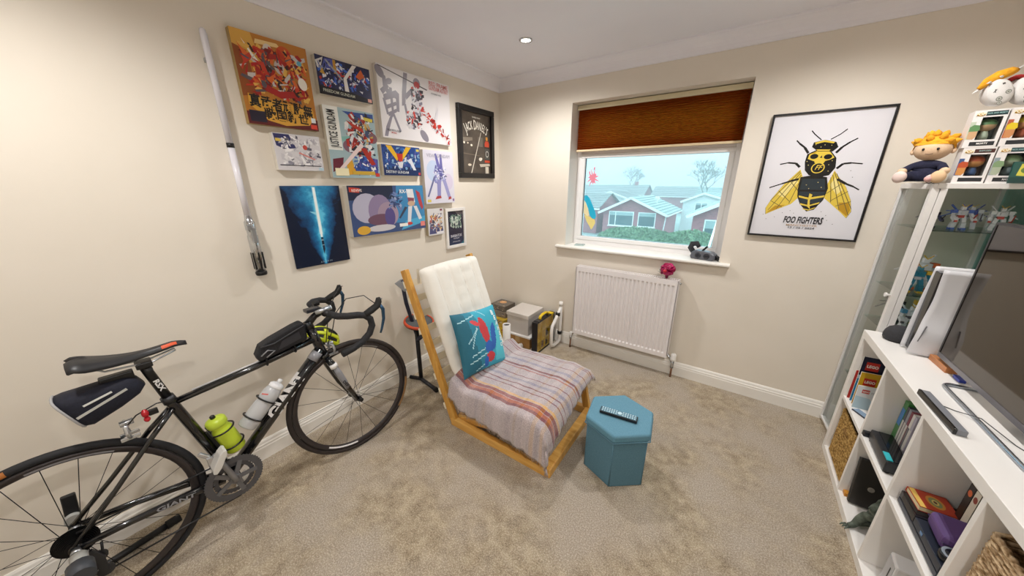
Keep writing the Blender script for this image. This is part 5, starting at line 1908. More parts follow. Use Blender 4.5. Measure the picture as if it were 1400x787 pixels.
# goggles and coaster on the window board
t = thing('headset', 'grey plastic goggles with a black strap on the right end of the window board', 'goggles', (1.83, .045, .9697), math.radians(-14))
mb = MB().prism([(-.075, .0), (.075, .0), (.085, .018), (.082, .045), (.055, .060), (-.050, .066), (-.075, .05), (-.082, .02)], -.045, .030, Matrix.Rotation(PI / 2, 4, 'X'))
mb.build('goggle_body', col('#5d6068', .35), t, bevel=.010, seg=3)
for x in (-.025, .032):
    MB().lathe([(.001, .002), (.018, .004), (.021, 0)], 16, Matrix.Translation((x, -.030, .030)) @ Matrix.Rotation(PI / 2, 4, 'X'), caps=False).build('lens', col('#2a2c33', .12), t)
MB().tube([(-.070, .0, .045), (-.095, .0, .075), (-.085, 0, .105), (-.055, 0, .112), (-.035, 0, .085)], [.016, .017, .017, .016, .012], 8, sq=(.35, 1.2)).build('head_strap', col('#2c2e34', .6), t)
MB().tube([(.080, 0, .03), (.105, 0, .018), (.112, 0, .012)], [.018, .016, .012], 8, sq=(.4, 1)).build('strap_end', M_black, t)
MB().bar((-.01, .0, .062), (.02, 0, .098), .008, .012).build('strap_clip', M_black, t)
t = thing('coaster', 'flat patterned glass coaster on the left end of the window board', 'coaster', (.845, .078, .9697), math.radians(12))
MB().box((0, 0, .003), (.085, .085, .006)).build('glass_tile', col('#a9bdb8', .15), t, bevel=.002)
MB().prism([(-.03, -.03), (.0, -.01), (.03, -.03), (.012, .0), (.03, .03), (0, .012), (-.03, .03), (-.012, 0)], .0061, .0066).build('printed_star', col('#8a9a98', .3), t)

# ================================================================== corner pile
t = thing('cardboard_box', 'brown cardboard box on the carpet under the white board', 'box', (.44, -.176, 0))
MB().box((0, 0, .0515), (.278, .306, .103)).build('carton', noisy('brown_card', '#a67c45', '#b58a50', 20, .8, .1), t, bevel=.003)
MB().box((0, -.1535, .07), (.05, .001, .06)).build('tape', col('#c4a676', .3), t)
t = thing('shelf_board', 'white board lying on the brown cardboard box', 'board', (.437, -.177, .1035))
MB().box((0, 0, .008), (.296, .312, .016)).build('board', M_white, t, bevel=.002)
t = thing('storage_box', 'large pale grey lidded box on the white board in the corner', 'box', (.425, -.172, .1200))
MB().box((0, 0, .090), (.240, .272, .180)).build('box_body', col('#cdc8c4', .6), t, bevel=.003)
MB().box((0, 0, .189), (.252, .284, .040)).build('lid', col('#d6d0ca', .6), t, bevel=.004)
# organiser case
t = thing('organiser_case', 'black and yellow organiser case standing upright beside the grey box', 'tool case', (.667, -.216, 0))
mb = MB()
mb.bx(-.034, .020, -.170, .170, .0, .012).bx(-.034, .020, -.170, .170, .306, .318).bx(-.034, .020, -.170, -.152, .012, .306).bx(-.034, .020, .152, .170, .012, .306).bx(-.034, -.026, -.152, .152, .012, .306)
mb.build('case_shell', col('#19171c', .45), t, bevel=.003)
M_yel = col('#e3c21a', .4)
fill = ['#7a7468', '#c9a512', '#8a6a5a', '#2a2a2c', '#b3502a', '#e3c21a', '#6d6a74', '#3a3430', '#a8905a']
k = 0
for j in range(3):
    for i in range(4):
        y0, y1 = -.150 + .075 * i, -.150 + .075 * (i + 1) - .003
        z0, z1 = .016 + .097 * j, .016 + .097 * (j + 1) - .004
        mb = MB()
        mb.bx(-.024, -.020, y0, y1, z0, z1).bx(-.020, .016, y0, y0 + .003, z0, z1).bx(-.020, .016, y1 - .003, y1, z0, z1).bx(-.020, .016, y0, y1, z0, z0 + .003).bx(-.020, .016, y0, y1, z1 - .003, z1)
        mb.build('bin', M_yel if (i + j) % 3 else col('#d3b41c', .4), t)
        k += 1
        if (i > 1 and j < 2) or j == 0:
            MB().bx(-.019, .004, y0 + .008, y1 - .008, z0 + .004, z0 + (.045 if k % 2 else .065)).build('small_parts', col(fill[k % 9], .6), t)
MB().bx(.0165, .0195, -.165, .165, .006, .312).build('clear_lid', M_glass_thin, t)
mb = MB()
mb.tube([(-.007, -.075, .318), (-.007, -.065, .342), (-.007, -.03, .352), (-.007, .03, .352), (-.007, .065, .342), (-.007, .075, .318)], .010, 10, sq=(1, 1.4))
mb.build('handle', M_yel, t)
for y in (-.12, .12):
    MB().bx(-.030, .024, y - .022, y + .022, .308, .324).build('latch', col('#26242a', .4) if y < 0 else M_yel, t, bevel=.003)
# white tube loop
t = thing('tube_loop', 'white plastic tube bent in a closed loop leaning by the organiser case', 'tube', (.745, -.12, 0))
pts = [(0, .080, .395), (0, .080, .06), (0, .072, .034), (0, .050, .022), (0, -.04, .022), (0, -.075, .034), (0, -.092, .062), (0, -.092, .20), (0, -.082, .235), (0, .050, .345), (0, .072, .372)]
MB().tube(pts, .0155, 12).build('white_tube', M_white, t)
MB().cyl((0, .080, .392), (0, .080, .43), .019, n=14).build('end_cap', M_white, t)
for z in (.10, .31):
    MB().cyl((0, .080 if z < .2 else .02, z), (0, .080 if z < .2 else .02, z + .03), .022, n=12).build('clip', M_black, t)
# white roll
t = thing('cardboard_tube', 'upright white cardboard tube with an open dark top behind the chair', 'tube', (.40, -.452, 0))
MB().lathe([(.037, 0), (.037, .262), (.031, .262), (.031, .02), (.0005, .02)], 24, caps=False).build('tube_wall', M_white, t)
MB().lathe([(.0005, .252), (.0308, .252), (.0308, .240), (.0005, .24)], 20).build('hole_shade', M_black, t)  # black disc stands in for the shade down the open tube
t = thing('paper_roll', 'short white paper roll lying on the carpet by the upright tube', 'roll', (.465, -.40, .024), math.radians(-30))
MB().lathe([(.012, -.07), (.024, -.07), (.024, .07), (.012, .07), (.012, -.07)], 20, Matrix.Rotation(PI / 2, 4, 'X'), caps=False).build('paper', M_white, t)
# packs stacked against the left wall
def pack(name, label, c, d, rz, side, top, art=None, cat='box'):
    t = thing(name, label, cat, c, rz)
    MB().box((0, 0, d[2] / 2), d).build('pack_body', col(side, .45), t, bevel=.0015)
    if top:
        printed(t, d[0] - .006, d[1] - .006, d[2] + .0002, top, x0=-d[0] / 2 + .003, y0=-d[1] / 2 + .003)
    if art:
        o = printed(t, d[0] - .006, d[2] - .006, 0, art, name='printed_side')
        o.matrix_local = Matrix.Translation((-d[0] / 2 + .003, -d[1] / 2 - .0003, .003)) @ Matrix.Rotation(PI / 2, 4, 'X')
    return t


rb = lambda s, pal: [(pal[0], FULL)] + shards(s, 26, pal, (.08, .1, .92, .9), .05, .18, 1.2)
pack('board_game', 'yellow boxed pack at the bottom of the corner stack', (.135, -.155, 0), (.23, .24, .10), .05, '#d6b62a', None, rb(1, ['#d8ba2c', '#8a6a3a', '#e4d27a', '#3a4a6a', '#b0422a']))
pack('board_game', 'yellow and brown pack second from the bottom of the corner stack', (.13, -.150, .1015), (.21, .22, .085), -.04, '#c9a83a', None, rb(2, ['#caa63a', '#e3cf6a', '#6a4a32', '#d8d2b8', '#2f3a5a']))
pack('board_game', 'grey brown toy box second from the top of the corner stack', (.118, -.120, .188), (.19, .19, .06), .03, '#7d7266', None, rb(3, ['#85796c', '#b9a88e', '#4a4038', '#c9c1b4', '#5a6a8a']))
pack('board_game', 'grey brown toy box with an orange planet print, on top of the corner stack', (.108, -.108, .2495), (.185, .175, .055), -.06, '#6f665c',
     [('#6d655d', FULL)] + shards(9, 30, ['#8d8478', '#b7a996', '#46403a', '#a08a70'], (.1, .1, .9, .9), .05, .16) + [('#d8a06a', oval(.42, .62, .22, .22)), ('#e6bd8c', oval(.38, .68, .10, .09))], rb(4, ['#6f665c', '#a59a8a', '#3d3833', '#c9beb0', '#4a6aa0']))
pack('slim_box', 'pale green slim box upright between the toy stack and the grey box', (.2695, -.075, 0), (.044, .13, .285), 0, '#c3d2c8', [('#bccfc6', FULL), ('#dfe8e0', rect(.1, .9, .1, .9))])

# ================================================================== drum practice stand behind the chair
t = thing('drum_stand', 'black stand with a round orange rimmed practice pad behind the chair', 'drum stand', (.135, -1.255, 0))
mb = MB().tube([(0, 0, .012), (0, 0, .47)], .016, 12).tube([(-.09, -.035, .018), (0, -.002, .018), (.205, -.035, .018)], .015, 10)
mb.build('stand_pole', col('#15171f', .45), t)
MB().cyl((.195, -.033, .018), (.222, -.038, .018), .0185, n=12).build('rubber_foot', M_rubber, t)
MB().tube([(0, 0, .40), (-.03, -.012, .52), (-.05, -.03, .66), (-.055, -.045, .84)], .014, 10).build('upper_arm', col('#1b2036', .45), t)
PMt = Matrix.Translation((.0, .03, .495)) @ Matrix.Rotation(math.radians(10), 4, 'Y')
MB().lathe([(.001, -.02), (.09, -.02), (.108, -.010), (.112, .004), (.108, .012)], 32, PMt, caps=False).build('pad_shell', M_black, t)
MB().lathe([(.100, .012), (.109, .014), (.112, .006), (.113, -.002), (.1135, .008), (.109, .017), (.099, .016)], 32, PMt, caps=False).build('orange_rim', col('#d24f2c', .4), t)
MB().lathe([(.001, .013), (.100, .013), (.101, .010)], 32, PMt).build('mesh_head', noisy('grey_drum_mesh', '#55585a', '#66696b', 300, .8, .3), t)
MB().cyl((0, 0, .36), (.045, .01, .40), .017, n=10).build('clamp_knob', col('#1b2036', .4), t)
MB().prism([(-.06, -.02), (.03, -.035), (.05, .01), (-.04, .03)], -.008, .008, Matrix.Translation((-.04, -.045, .80)) @ Euler((math.radians(75), math.radians(35), math.radians(40))).to_matrix().to_4x4()).build('grey_cymbal_pad', col('#8a8c90', .5), t, bevel=.004)


# ================================================================== white cube shelf unit along the right wall
KX0, KX1, KY0, KY1, KZ = 2.650, 3.042, -.338, -1.878, .770
DV = [-.722, -1.104, -1.482]
sh = thing('shelf_unit', 'low white eight cube shelf unit along the right wall with baskets and consoles inside', 'shelf unit', (2.85, -1.1, 0))
SO = Matrix.Translation((-2.85, 1.1, 0))
M_lam = col('#efece8', .35)
MB().bx(KX0, KX1, KY1, KY0, KZ - .038, KZ, SO).build('top_panel', M_lam, sh, bevel=.0015)
MB().bx(KX0, KX1, KY1, KY0, 0, .038, SO).build('bottom_panel', M_lam, sh, bevel=.0015)
for y in (KY0, KY1 + .038):
    MB().bx(KX0, KX1, y - .038, y, .038, KZ - .038, SO).build('side_panel', M_lam, sh, bevel=.0015)
for y in DV:
    MB().bx(KX0 + .001, KX1, y - .009, y + .009, .038, KZ - .038, SO).build('divider', M_lam, sh, bevel=.001)
ye = [KY0 - .038] + DV + [KY1 + .038]
for i in range(4):
    a, b_ = ye[i] - (.009 if i else 0), ye[i + 1] + (.009 if i < 3 else 0)
    MB().bx(KX0 + .002, KX1, b_ + .0005, a - .0005, .366, .384, SO).build('shelf', M_lam, sh, bevel=.001)


def basket_mat(name, c1, c2):
    m, nt, b = new_mat(name)
    v = coord(nt, (60, 60, 150))
    w = nt.nodes.new('ShaderNodeTexNoise')
    w.inputs['Scale'].default_value = 1.0
    w.inputs['Detail'].default_value = 3
    nt.links.new(v, w.inputs['Vector'])
    nt.links.new(ramp(nt, w.outputs[0], [(.32, '#6a4c1f'), (.48, c1), (.66, c2)]), b.inputs['Base Color'])
    b.inputs['Roughness'].default_value = .85
    bump(nt, b, w.outputs[0], .8, .006)
    return m


M_bask = basket_mat('seagrass_weave', '#a47e3e', '#d0ac68')
M_bask2 = basket_mat('seagrass_weave_pale', '#a98a66', '#d6bb96')


def basket(label, x0, x1, y0, y1, z0, h, mat):
    w, d = x1 - x0, y1 - y0
    t = thing('woven_basket', label, 'basket', ((x0 + x1) / 2, (y0 + y1) / 2, z0))
    rows = int(h / .0135)
    rnd = random.Random(int(abs(y0) * 100))
    for k in range(rows):
        z = .0125 + k * (h - .022) / (rows - 1)
        g = 1 + .004 * rnd.uniform(-1, 1)
        a, b_ = w / 2 * g, d / 2 * g
        pts = []
        for (sx, sy, t0) in ((1, 1, 0), (-1, 1, 90), (-1, -1, 180), (1, -1, 270)):
            for q in range(3):
                t_ = math.radians(t0 + 45 * q)
                pts.append((sx * (a - .02) + .02 * math.cos(t_), sy * (b_ - .02) + .02 * math.sin(t_), z))
        # knuckles along the strand
        full = []
        for i in range(len(pts)):
            p, q = Vector(pts[i]), Vector(pts[(i + 1) % len(pts)])
            n = max(1, int((q - p).length / .012))
            for s in range(n):
                c = p.lerp(q, s / n)
                full.append(c + Vector((0, 0, .0016 * (1 if (s + k) % 2 else -1))))
        MB().tube(full, [.0074 + .0010 * (i % 2) for i in range(len(full))], 6, True).build('woven_coil', mat, t)
    MB().box((0, 0, .006), (w - .02, d - .02, .008)).build('base', mat, t)
    MB().tube([(-w / 2 - .002, -.035, h * .74), (-w / 2 - .010, -.02, h * .78), (-w / 2 - .010, .02, h * .78), (-w / 2 - .002, .035, h * .74)], .006, 8).build('handle', col('#7c5a2a', .8), t)
    return t


basket('golden seagrass basket in the bottom cube nearest the window wall', 2.668, 3.00, -.700, -.392, .0385, .285, M_bask)
basket('pale seagrass basket in the top cube at the right edge of the view', 2.668, 3.00, -1.825, -1.515, .3845, .295, M_bask2)
basket('seagrass basket in the bottom cube under the pale basket', 2.668, 3.00, -1.825, -1.515, .0385, .285, M_bask)


# booklets in the first cube
def booklet(label, x0, y, w, h, c, layers, rz=0.0, tilt=-.05, items=(), th=.006):
    M_ = Matrix.Translation((x0, y, .3845)) @ Matrix.Rotation(rz, 4, 'Z') @ Matrix.Rotation(tilt, 4, 'X')
    t = thing('booklet', label, 'booklet', M=M_)
    MB().bx(0, w, 0, th, .001, h).build('pages', col('#e8e4dc', .6), t)
    q = thing
    o = MB().bx(-.0005, w + .0005, -.0008, 0, .0, h + .0005).build('cover', col(c, .3), t)
    p = printed(t, w, h, 0, layers, rough=.3)
    F_ = Matrix.Translation((0, -.001, 0)) @ Matrix.Rotation(PI / 2, 4, 'X')
    p.matrix_local = F_
    for its, cc in items:
        lettering(t, [(s, sz, F_ @ T(x * w, z * h, .0022), 'CENTER', kw) for s, sz, x, z, kw in its], col(cc, .4))
    return t


RED = '#c22a20'
logo = lambda x, y, w, h: [(RED, rect(x, x + w, y, y + h))]
booklet('red edged thin booklet at the back left of the first cube', 2.662, -.392, .12, .17, '#b02c28', [('#b3302a', FULL), ('#d8d4cc', rect(.1, .9, .6, .9))], tilt=0)
booklet('navy booklet with a red square logo, tallest in the first cube', 2.668, -.418, .19, .262, '#16182e',
        [('#171a32', FULL), ('#2a86b4', [(0, 0), (1, 0), (1, .38), (.6, .50), (0, .56)]), ('#bcd6e0', [(0, .52), (.5, .52), (1, .42), (1, .46), (.5, .58), (0, .60)])] + logo(.08, .72, .26, .18),
        rz=.06, tilt=-.03, items=[([('LEGO', .021, .21, .81, {'bold': .04, 'width': .8})], '#f2f0ea')])
booklet('yellow booklet with a red square logo in front of the navy one', 2.670, -.448, .18, .186, '#cfa41c',
        [('#cda31e', FULL), ('#b58a14', rect(0, 1, 0, .2)), ('#6a5a3c', [(.72, .55), (.95, .6), (.92, .82), (.75, .84)]), ('#d6c9a0', [(.58, .05), (.95, .03), (.95, .25), (.7, .3)])] + logo(.09, .62, .26, .22),
        rz=.12, tilt=-.04, items=[([('LEGO', .020, .22, .73, {'bold': .04, 'width': .8})], '#f4f2ea')])
booklet('white and pale blue booklet at the front of the first cube', 2.664, -.490, .18, .128, '#dde4ea',
        [('#e3e7ea', FULL), ('#b9d2de', [(0, 0), (.55, 0), (.3, .5), (0, .55)]), ('#2b2b2e', [(.62, .30), (.74, .36), (.72, .50), (.63, .48)]), ('#2b2b2e', [(.78, .34), (.93, .40), (.92, .54), (.80, .50)])] + logo(.10, .70, .16, .16),
        rz=.14, tilt=-.05, items=[([('LEGO', .012, .18, .78, {'bold': .04, 'width': .8})], '#f4f2ea'), ([('EDUCATION', .013, .52, .76, {'width': 1.1})], '#8d9298')])
t = thing('smartphone', 'small dark phone lying at the front of the first cube', 'phone', (2.690, -.545, .3845), .5)
MB().box((0, 0, .004), (.035, .075, .008)).build('phone_body', col('#3a3f4c', .2), t, bevel=.003)
MB().box((0, 0, .0083), (.030, .068, .0006)).build('screen', col('#8fa6c0', .08), t)
t = thing('white_case', 'small white rounded case standing beside the phone in the first cube', 'case', (2.735, -.60, .3845), .2)
MB().box((0, 0, .035), (.05, .07, .07)).build('case_body', col('#e3e3e6', .3), t, bevel=.012, seg=3)
MB().box((0, 0, .0705), (.034, .05, .002)).build('case_lid', col('#cfd0d6', .3), t)

# second cube, top: dark set top console and discs
t = thing('set_top_box', 'flat black set top box with a turquoise strip in the second top cube', 'set top box', (2.699, -.872, .3845), -.02)
MB().box((0, 0, .030), (.066, .225, .048)).build('box_body', col('#1c1f24', .35), t, bevel=.004)
MB().box((.010, .0, .0555), (.042, .21, .004)).build('glossy_lid', col('#15181c', .1), t)
MB().box((-.022, -.075, .0558), (.018, .055, .0035)).build('turquoise_strip', col('#35b5c0', .4), t)
for x, y in ((-.02, -.10), (.02, -.10), (-.02, .10), (.02, .10)):
    MB().cyl((x, y, 0), (x, y, .008), .010, n=10).build('foot', M_rubber, t)
t = thing('black_adapter', 'small flat black adapter overhanging the shelf edge beside the set top box', 'adapter', (2.682, -.738, .3845), .05)
MB().box((0, 0, .012), (.055, .022, .024)).build('adapter_body', col('#1a1c22', .4), t, bevel=.003)
dv = [('#3c7a3e', .036, .225, 'wide green and blue spined case, first'), ('#3b3b46', .018, .215, 'charcoal spined disc case, second in the row'), ('#8a8d98', .018, .215, 'silver spined disc case, third in the row'),
      ('#7c2a3c', .018, .215, 'maroon spined disc case, fourth in the row'), ('#d9d6d2', .018, .215, 'white spined disc case, fifth in the row'), ('#a8a4b4', .018, .215, 'lilac spined disc case, last in the row')]
y = -.734
for c, th, h, lb in dv:
    t = thing('disc_case', lb + ' behind the set top box', 'disc case', (2.800, y - th / 2 - .0005, .3845), group='disc cases in the second top cube')
    MB().box((0, 0, h / 2), (.125, th, h)).build('case', col(c, .3), t, bevel=.001)
    if th > .02:
        MB().bx(-.0635, -.0625, -.014, .014, .11, .19).build('printed_spine', col('#3f7fc0', .3), t)
    else:
        MB().bx(-.0635, -.0625, -th * .35, th * .35, .03, .15).build('printed_spine', col('#c9c6c2' if c != '#d9d6d2' else '#6a6a70', .4), t)
    y -= th + .0012

# second cube, bottom: laptop, statue
LM = Matrix.Translation((2.672, -.797, .0425)) @ Matrix.Rotation(math.radians(-10), 4, 'X')
t = thing('laptop', 'closed dark laptop standing on edge and leaning in the second bottom cube', 'laptop', M=LM)
MB().bx(0, .33, 0, .016, .002, .235).build('base', col('#1b1c20', .4), t, bevel=.004)
MB().bx(0, .33, -.008, -.001, .002, .235).build('lid', col('#35322f', .35), t, bevel=.003)
MB().lathe([(.001, 0), (.010, .001), (.012, 0)], 20, Matrix.Translation((.06, -.0082, .10)) @ Matrix.Rotation(PI / 2, 4, 'X'), caps=False).build('logo', col('#b9b4ac', .3, .6), t)
t = thing('wooden_block', 'tiny orange wooden block on the bottom shelf beside the laptop', 'block', (2.678, -.748, .0385))
MB().box((0, 0, .009), (.022, .03, .018)).build('block', col('#c8872c', .5), t, bevel=.002)
M_stone = noisy('weathered_grey_green_resin', '#2f3830', '#6a7468', 40, .8, .6, 70, .006)
t = thing('creature_statue', 'grey green crouching creature statue with clawed feet in the second bottom cube', 'statue', (2.758, -.950, .0385), math.radians(214))
t.scale = (.92, .92, 1.0)


def skin_obj(name, chains, mat, parent, lev=2):
    """chains: lists of (x, y, z, r); one smooth skinned body"""
    me = bpy.data.meshes.new(name)
    vs, es, rs = [], [], []
    idx = {}
    for chn in chains:
        prev = None
        for (x, y, z, r) in chn:
            k = (round(x, 4), round(y, 4), round(z, 4))
            if k not in idx:
                idx[k] = len(vs)
                vs.append((x, y, z))
                rs.append(r)
            if prev is not None and prev != idx[k]:
                es.append((prev, idx[k]))
            prev = idx[k]
    me.from_pydata(vs, es, [])
    o = bpy.data.objects.new(name, me)
    COL.objects.link(o)
    sk = o.modifiers.new('skin', 'SKIN')
    for i, r in enumerate(rs):
        me.skin_vertices[0].data[i].radius = (r, r)
    me.skin_vertices[0].data[0].use_root = True
    me.materials.append(mat)
    sk.use_smooth_shade = True
    sb = o.modifiers.new('sub', 'SUBSURF')
    sb.levels = sb.render_levels = lev
    o.parent = parent
    return o


body = [(0, 0, .065, .058), (.022, 0, .108, .062), (.040, 0, .145, .044), (.060, 0, .168, .038), (.088, 0, .160, .030), (.108, 0, .150, .020)]
skin_obj('body', [body, [(0, 0, .065, .058), (-.05, .01, .04, .026), (-.09, .03, .02, .014), (-.10, .07, .014, .008)],
                  [(.022, 0, .108, .062), (.055, .045, .085, .022), (.075, .055, .045, .017), (.085, .055, .016, .014), (.112, .058, .010, .011)],
                  [(.022, 0, .108, .062), (.055, -.045, .085, .022), (.075, -.055, .045, .017), (.085, -.055, .016, .014), (.112, -.058, .010, .011)],
                  [(0, 0, .065, .058), (.0, .05, .045, .030), (.035, .062, .02, .016), (.062, .066, .010, .011)],
                  [(0, 0, .065, .058), (.0, -.05, .045, .030), (.035, -.062, .02, .016), (.062, -.066, .010, .011)]], M_stone, t)
for s in (-1, 1):
    MB().tube([(.075, s * .016, .175), (.062, s * .022, .195), (.045, s * .024, .205)], [.008, .006, .002], 8).build('horn', M_stone, t)
    MB().grid(lambda u, v: Vector((.02 - .07 * u, s * (.03 + .035 * u + .02 * v), .12 + .05 * (1 - v) * (1 - .4 * u) - .05 * v)), 5, 4).build('folded_wing', M_stone, t)
    MB().ell((.105, s * .014, .166), (.006, .004, .005), 8, 6).build('eye', M_stone, t)
    for k in (-1, 0, 1):
        MB().tube([(.112, s * .058 + k * .008, .010), (.128, s * .058 + k * .011, .009), (.136, s * .058 + k * .012, .002)], [.006, .0045, .0015], 6).build('claw', M_stone, t)

# third cube, top: game console, book, case
t = thing('game_console', 'dark blue black two layer game console lying in the third top cube', 'console', (2.805, -1.285, .3845))
MB().bx(-.137, .137, -.152, .152, .004, .024).build('lower_slab', col('#1d2431', .35), t, bevel=.002)
MB().bx(-.137, .137, -.152, .030, .027, .053).build('matt_half', col('#1f2634', .4), t, bevel=.002)
MB().bx(-.137, .137, .032, .152, .027, .053).build('gloss_half', col('#12141c', .1), t, bevel=.002)
MB().bx(-.130, .130, -.148, .148, .023, .028).build('groove', M_black, t)
MB().bx(-.1378, -.1368, -.035, -.02, .036, .046).build('power_mark', col('#5f86b4', .3), t)
BMt = Matrix.Translation((2.722, -1.170, .4378)) @ Matrix.Rotation(.06, 4, 'Z') @ Matrix.Diagonal((.42, .62, .7, 1))
t = thing('hardback_book', 'red and gold hardback lying on the game console', 'book', M=BMt)
MB().bx(-.095, .12, -.070, .070, .002, .024).build('pages', col('#e0d2a8', .7), t)
MB().bx(-.097, .122, -.072, .072, .024, .027).bx(-.097, .122, -.072, .072, 0, .003).bx(-.1, .122, .069, .073, 0, .027).build('cover', col('#a8341f', .35), t)
printed(t, .21, .14, .0272, [('#b13a20', FULL), ('#d9b45a', rect(.0, .16, 0, 1)), ('#c88a34', oval(.56, .5, .24, .34)), ('#7c8a5a', oval(.56, .5, .17, .25)), ('#d8c070', oval(.56, .5, .09, .14)), ('#4a2a1a', oval(.56, .5, .05, .08))], x0=-.093, y0=-.07)
t = thing('zip_case', 'purple zipped case on the game console', 'case', (2.772, -1.318, .4378), -.04)
MB().box((0, 0, .029), (.175, .118, .056)).build('case_body', col('#5a3f78', .45), t, bevel=.018, seg=4)
MB().tube([(-.085, -.057, .029), (.085, -.057, .029), (.085, .057, .029), (-.085, .057, .029)], .003, 6, True, smooth=False).build('zip', col('#3a2a50', .5), t)
t = thing('round_puck', 'dark round charging puck leaning at the front of the game console', 'charger', (2.705, -1.402, .4378), 0)
MB().lathe([(.001, 0), (.030, 0), (.034, .006), (.034, .020), (.030, .026), (.001, .026)], 26).build('puck_body', col('#14161c', .25), t)
MB().lathe([(.024, .0262), (.028, .0275), (.031, .0262)], 26, caps=False).build('grey_ring', col('#8f98a4', .3), t)
for y0, th, c1, c2, nm, lab in ((-1.190, .030, '#241f1e', '#d2602c', 'STORIES', 'dark brown paperback with an orange spot standing on the game console'), (-1.2215, .028, '#d8d0c0', '#8a2f22', 'THE NORTH', 'cream paperback standing on the game console beside the dark one')):
    t = thing('paperback_book', lab, 'book', (2.768, y0 - th / 2, .4378))
    MB().bx(.001, .13, -th / 2 + .001, th / 2 - .001, .001, .150).build('pages', col('#e2dccb', .7), t)
    MB().bx(0, .001, -th / 2, th / 2, 0, .151).bx(0, .131, -th / 2, -th / 2 + .001, 0, .151).bx(0, .131, th / 2 - .001, th / 2, 0, .151).build('cover', col(c1, .35), t)
    F_ = Matrix(((0, 0, -1, -.0003), (-1, 0, 0, th / 2), (0, 1, 0, 0), (0, 0, 0, 1)))
    p = printed(t, th, .151, 0, [(c2, oval(.5, .80, .34, .075))])
    p.matrix_local = F_
# third cube, bottom: white console box
t = thing('white_console', 'white box shaped game console standing in the third bottom cube', 'console', (2.80, -1.235, .0385), math.radians(-4))
MB().box((0, 0, .085), (.235, .075, .170)).build('shell', col('#e4e3e4', .3), t, bevel=.006)
MB().box((-.1178, 0, .085), (.002, .060, .150)).build('front_groove', col('#b9b9bd', .3), t)
MB().box((-.119, -.01, .085), (.001, .006, .10)).build('disc_slot', M_black, t)
t = thing('crumpled_bag', 'crumpled grey plastic bag beside the white console in the third bottom cube', 'bag', (2.745, -1.366, .0420))
def crum(u, v):
    a, b_ = 2 * PI * u, PI * v
    k = .92 + .25 * mnoise.noise((math.cos(a) * 2.2, math.sin(a) * 2.2, v * 5))
    return Vector((.06 * k * math.cos(a) * math.sin(b_), .055 * k * math.sin(a) * math.sin(b_), .045 - .045 * k * math.cos(b_) * (1 if v > .5 else .9)))
MB().grid(crum, 26, 16, smooth=False).build('film', col('#a9a6a6', .3), t)

# ================================================================== on the shelf unit
t = thing('smart_speaker', 'dark grey dome smart speaker on the shelf unit by the glass cabinet', 'speaker', (2.742, -.430, KZ))
MB().lathe([(.030, 0), (.044, .003), (.0495, .012), (.0505, .026), (.0475, .044), (.038, .062), (.022, .073), (.008, .077), (.001, .0775)], 30).build('fabric_dome', noisy('charcoal_speaker_fabric', '#2b2b2e', '#3d3d41', 400, .9, .4), t)
MB().lathe([(.028, -.0), (.042, -.0), (.0455, .005), (.042, .006)], 30, caps=False).build('rubber_base', M_rubber, t)

# tall white console
t = thing('upright_console', 'tall white curved game console with black core standing behind the television corner', 'console', (2.862, -.552, KZ))
MB().bx(-.118, .118, -.030, .030, .012, .375).build('black_core', col('#17171b', .15), t, bevel=.004)
MB().lathe([(.001, 0), (.075, 0), (.078, .004), (.070, .013), (.001, .013)], 28, Matrix.Diagonal((1, .75, 1, 1))).build('stand_disc', M_black, t)
M_ps = col('#dcdce0', .35)
for s in (-1, 1):
    def panel(u, v):
        x = -.13 + .262 * u
        z = .006 + .386 * v
        if s < 0:
            k = min(max((v - .12) / .6, 0), 1)
            x = -.13 + .020 * k * k * (3 - 2 * k) + (.262 - .020 * k * k * (3 - 2 * k)) * u
        bul = .036 + .010 * math.cos((u - .5) * 2.4) + .012 * (v ** 3) * (1 if s < 0 else 0)
        if s < 0:
            bul += .016 * math.exp(-((v - .22) / .16) ** 2) * (1 - u * .6)
        x -= .012 * v ** 2 * (1 - u) * (1 if s < 0 else -1)
        return Vector((x, s * bul, z))
    o = MB().grid(panel, 14, 20).build('curved_panel', M_ps, t)
    md = o.modifiers.new('solid', 'SOLIDIFY')
    md.thickness = .005
MB().bar((-.116, -.0545, .070), (-.108, -.0565, .145), .0035, .004, (0, 1, 0)).build('disc_slot', col('#77777c', .3), t)

# television
TX, TY0, TY1, TZ0, TZ1 = 2.800, -1.612, -.648, .808, 1.366
t = thing('television', 'large flat television with a thin grey frame on the shelf unit, screen off', 'television', (2.82, -1.13, KZ))
TO = Matrix.Translation((-2.82, 1.13, -KZ))
MB().bx(TX + .004, TX + .022, TY0, TY1, TZ0, TZ1, TO).build('back_shell', M_black, t, bevel=.002)
MB().bx(TX + .022, TX + .055, TY0 + .12, TY1 - .12, TZ0 + .05, TZ0 + .36, TO).build('rear_housing', M_black, t, bevel=.008)
m, nt, b = new_mat('dark_glossy_screen')
b.inputs['Base Color'].default_value = lin('#150f0a')
b.inputs['Roughness'].default_value = .06
b.inputs['Specular IOR Level'].default_value = .75
b.inputs['Specular Tint'].default_value = (1, .80, .56, 1)
MB().bx(TX, TX + .004, TY0 + .009, TY1 - .009, TZ0 + .018, TZ1 - .008, TO).build('screen', m, t)
mb = MB()
mb.bx(TX - .002, TX + .006, TY0, TY1, TZ0, TZ0 + .019, TO)
mb.build('lower_bezel', col('#77757a', .3, .6), t, bevel=.001)
mb = MB()
mb.bx(TX - .002, TX + .006, TY0, TY1, TZ1 - .009, TZ1, TO).bx(TX - .002, TX + .006, TY0, TY0 + .009, TZ0 + .019, TZ1 - .009, TO).bx(TX - .002, TX + .006, TY1 - .009, TY1, TZ0 + .019, TZ1 - .009, TO)
mb.build('frame', col('#3a393c', .3, .6), t)
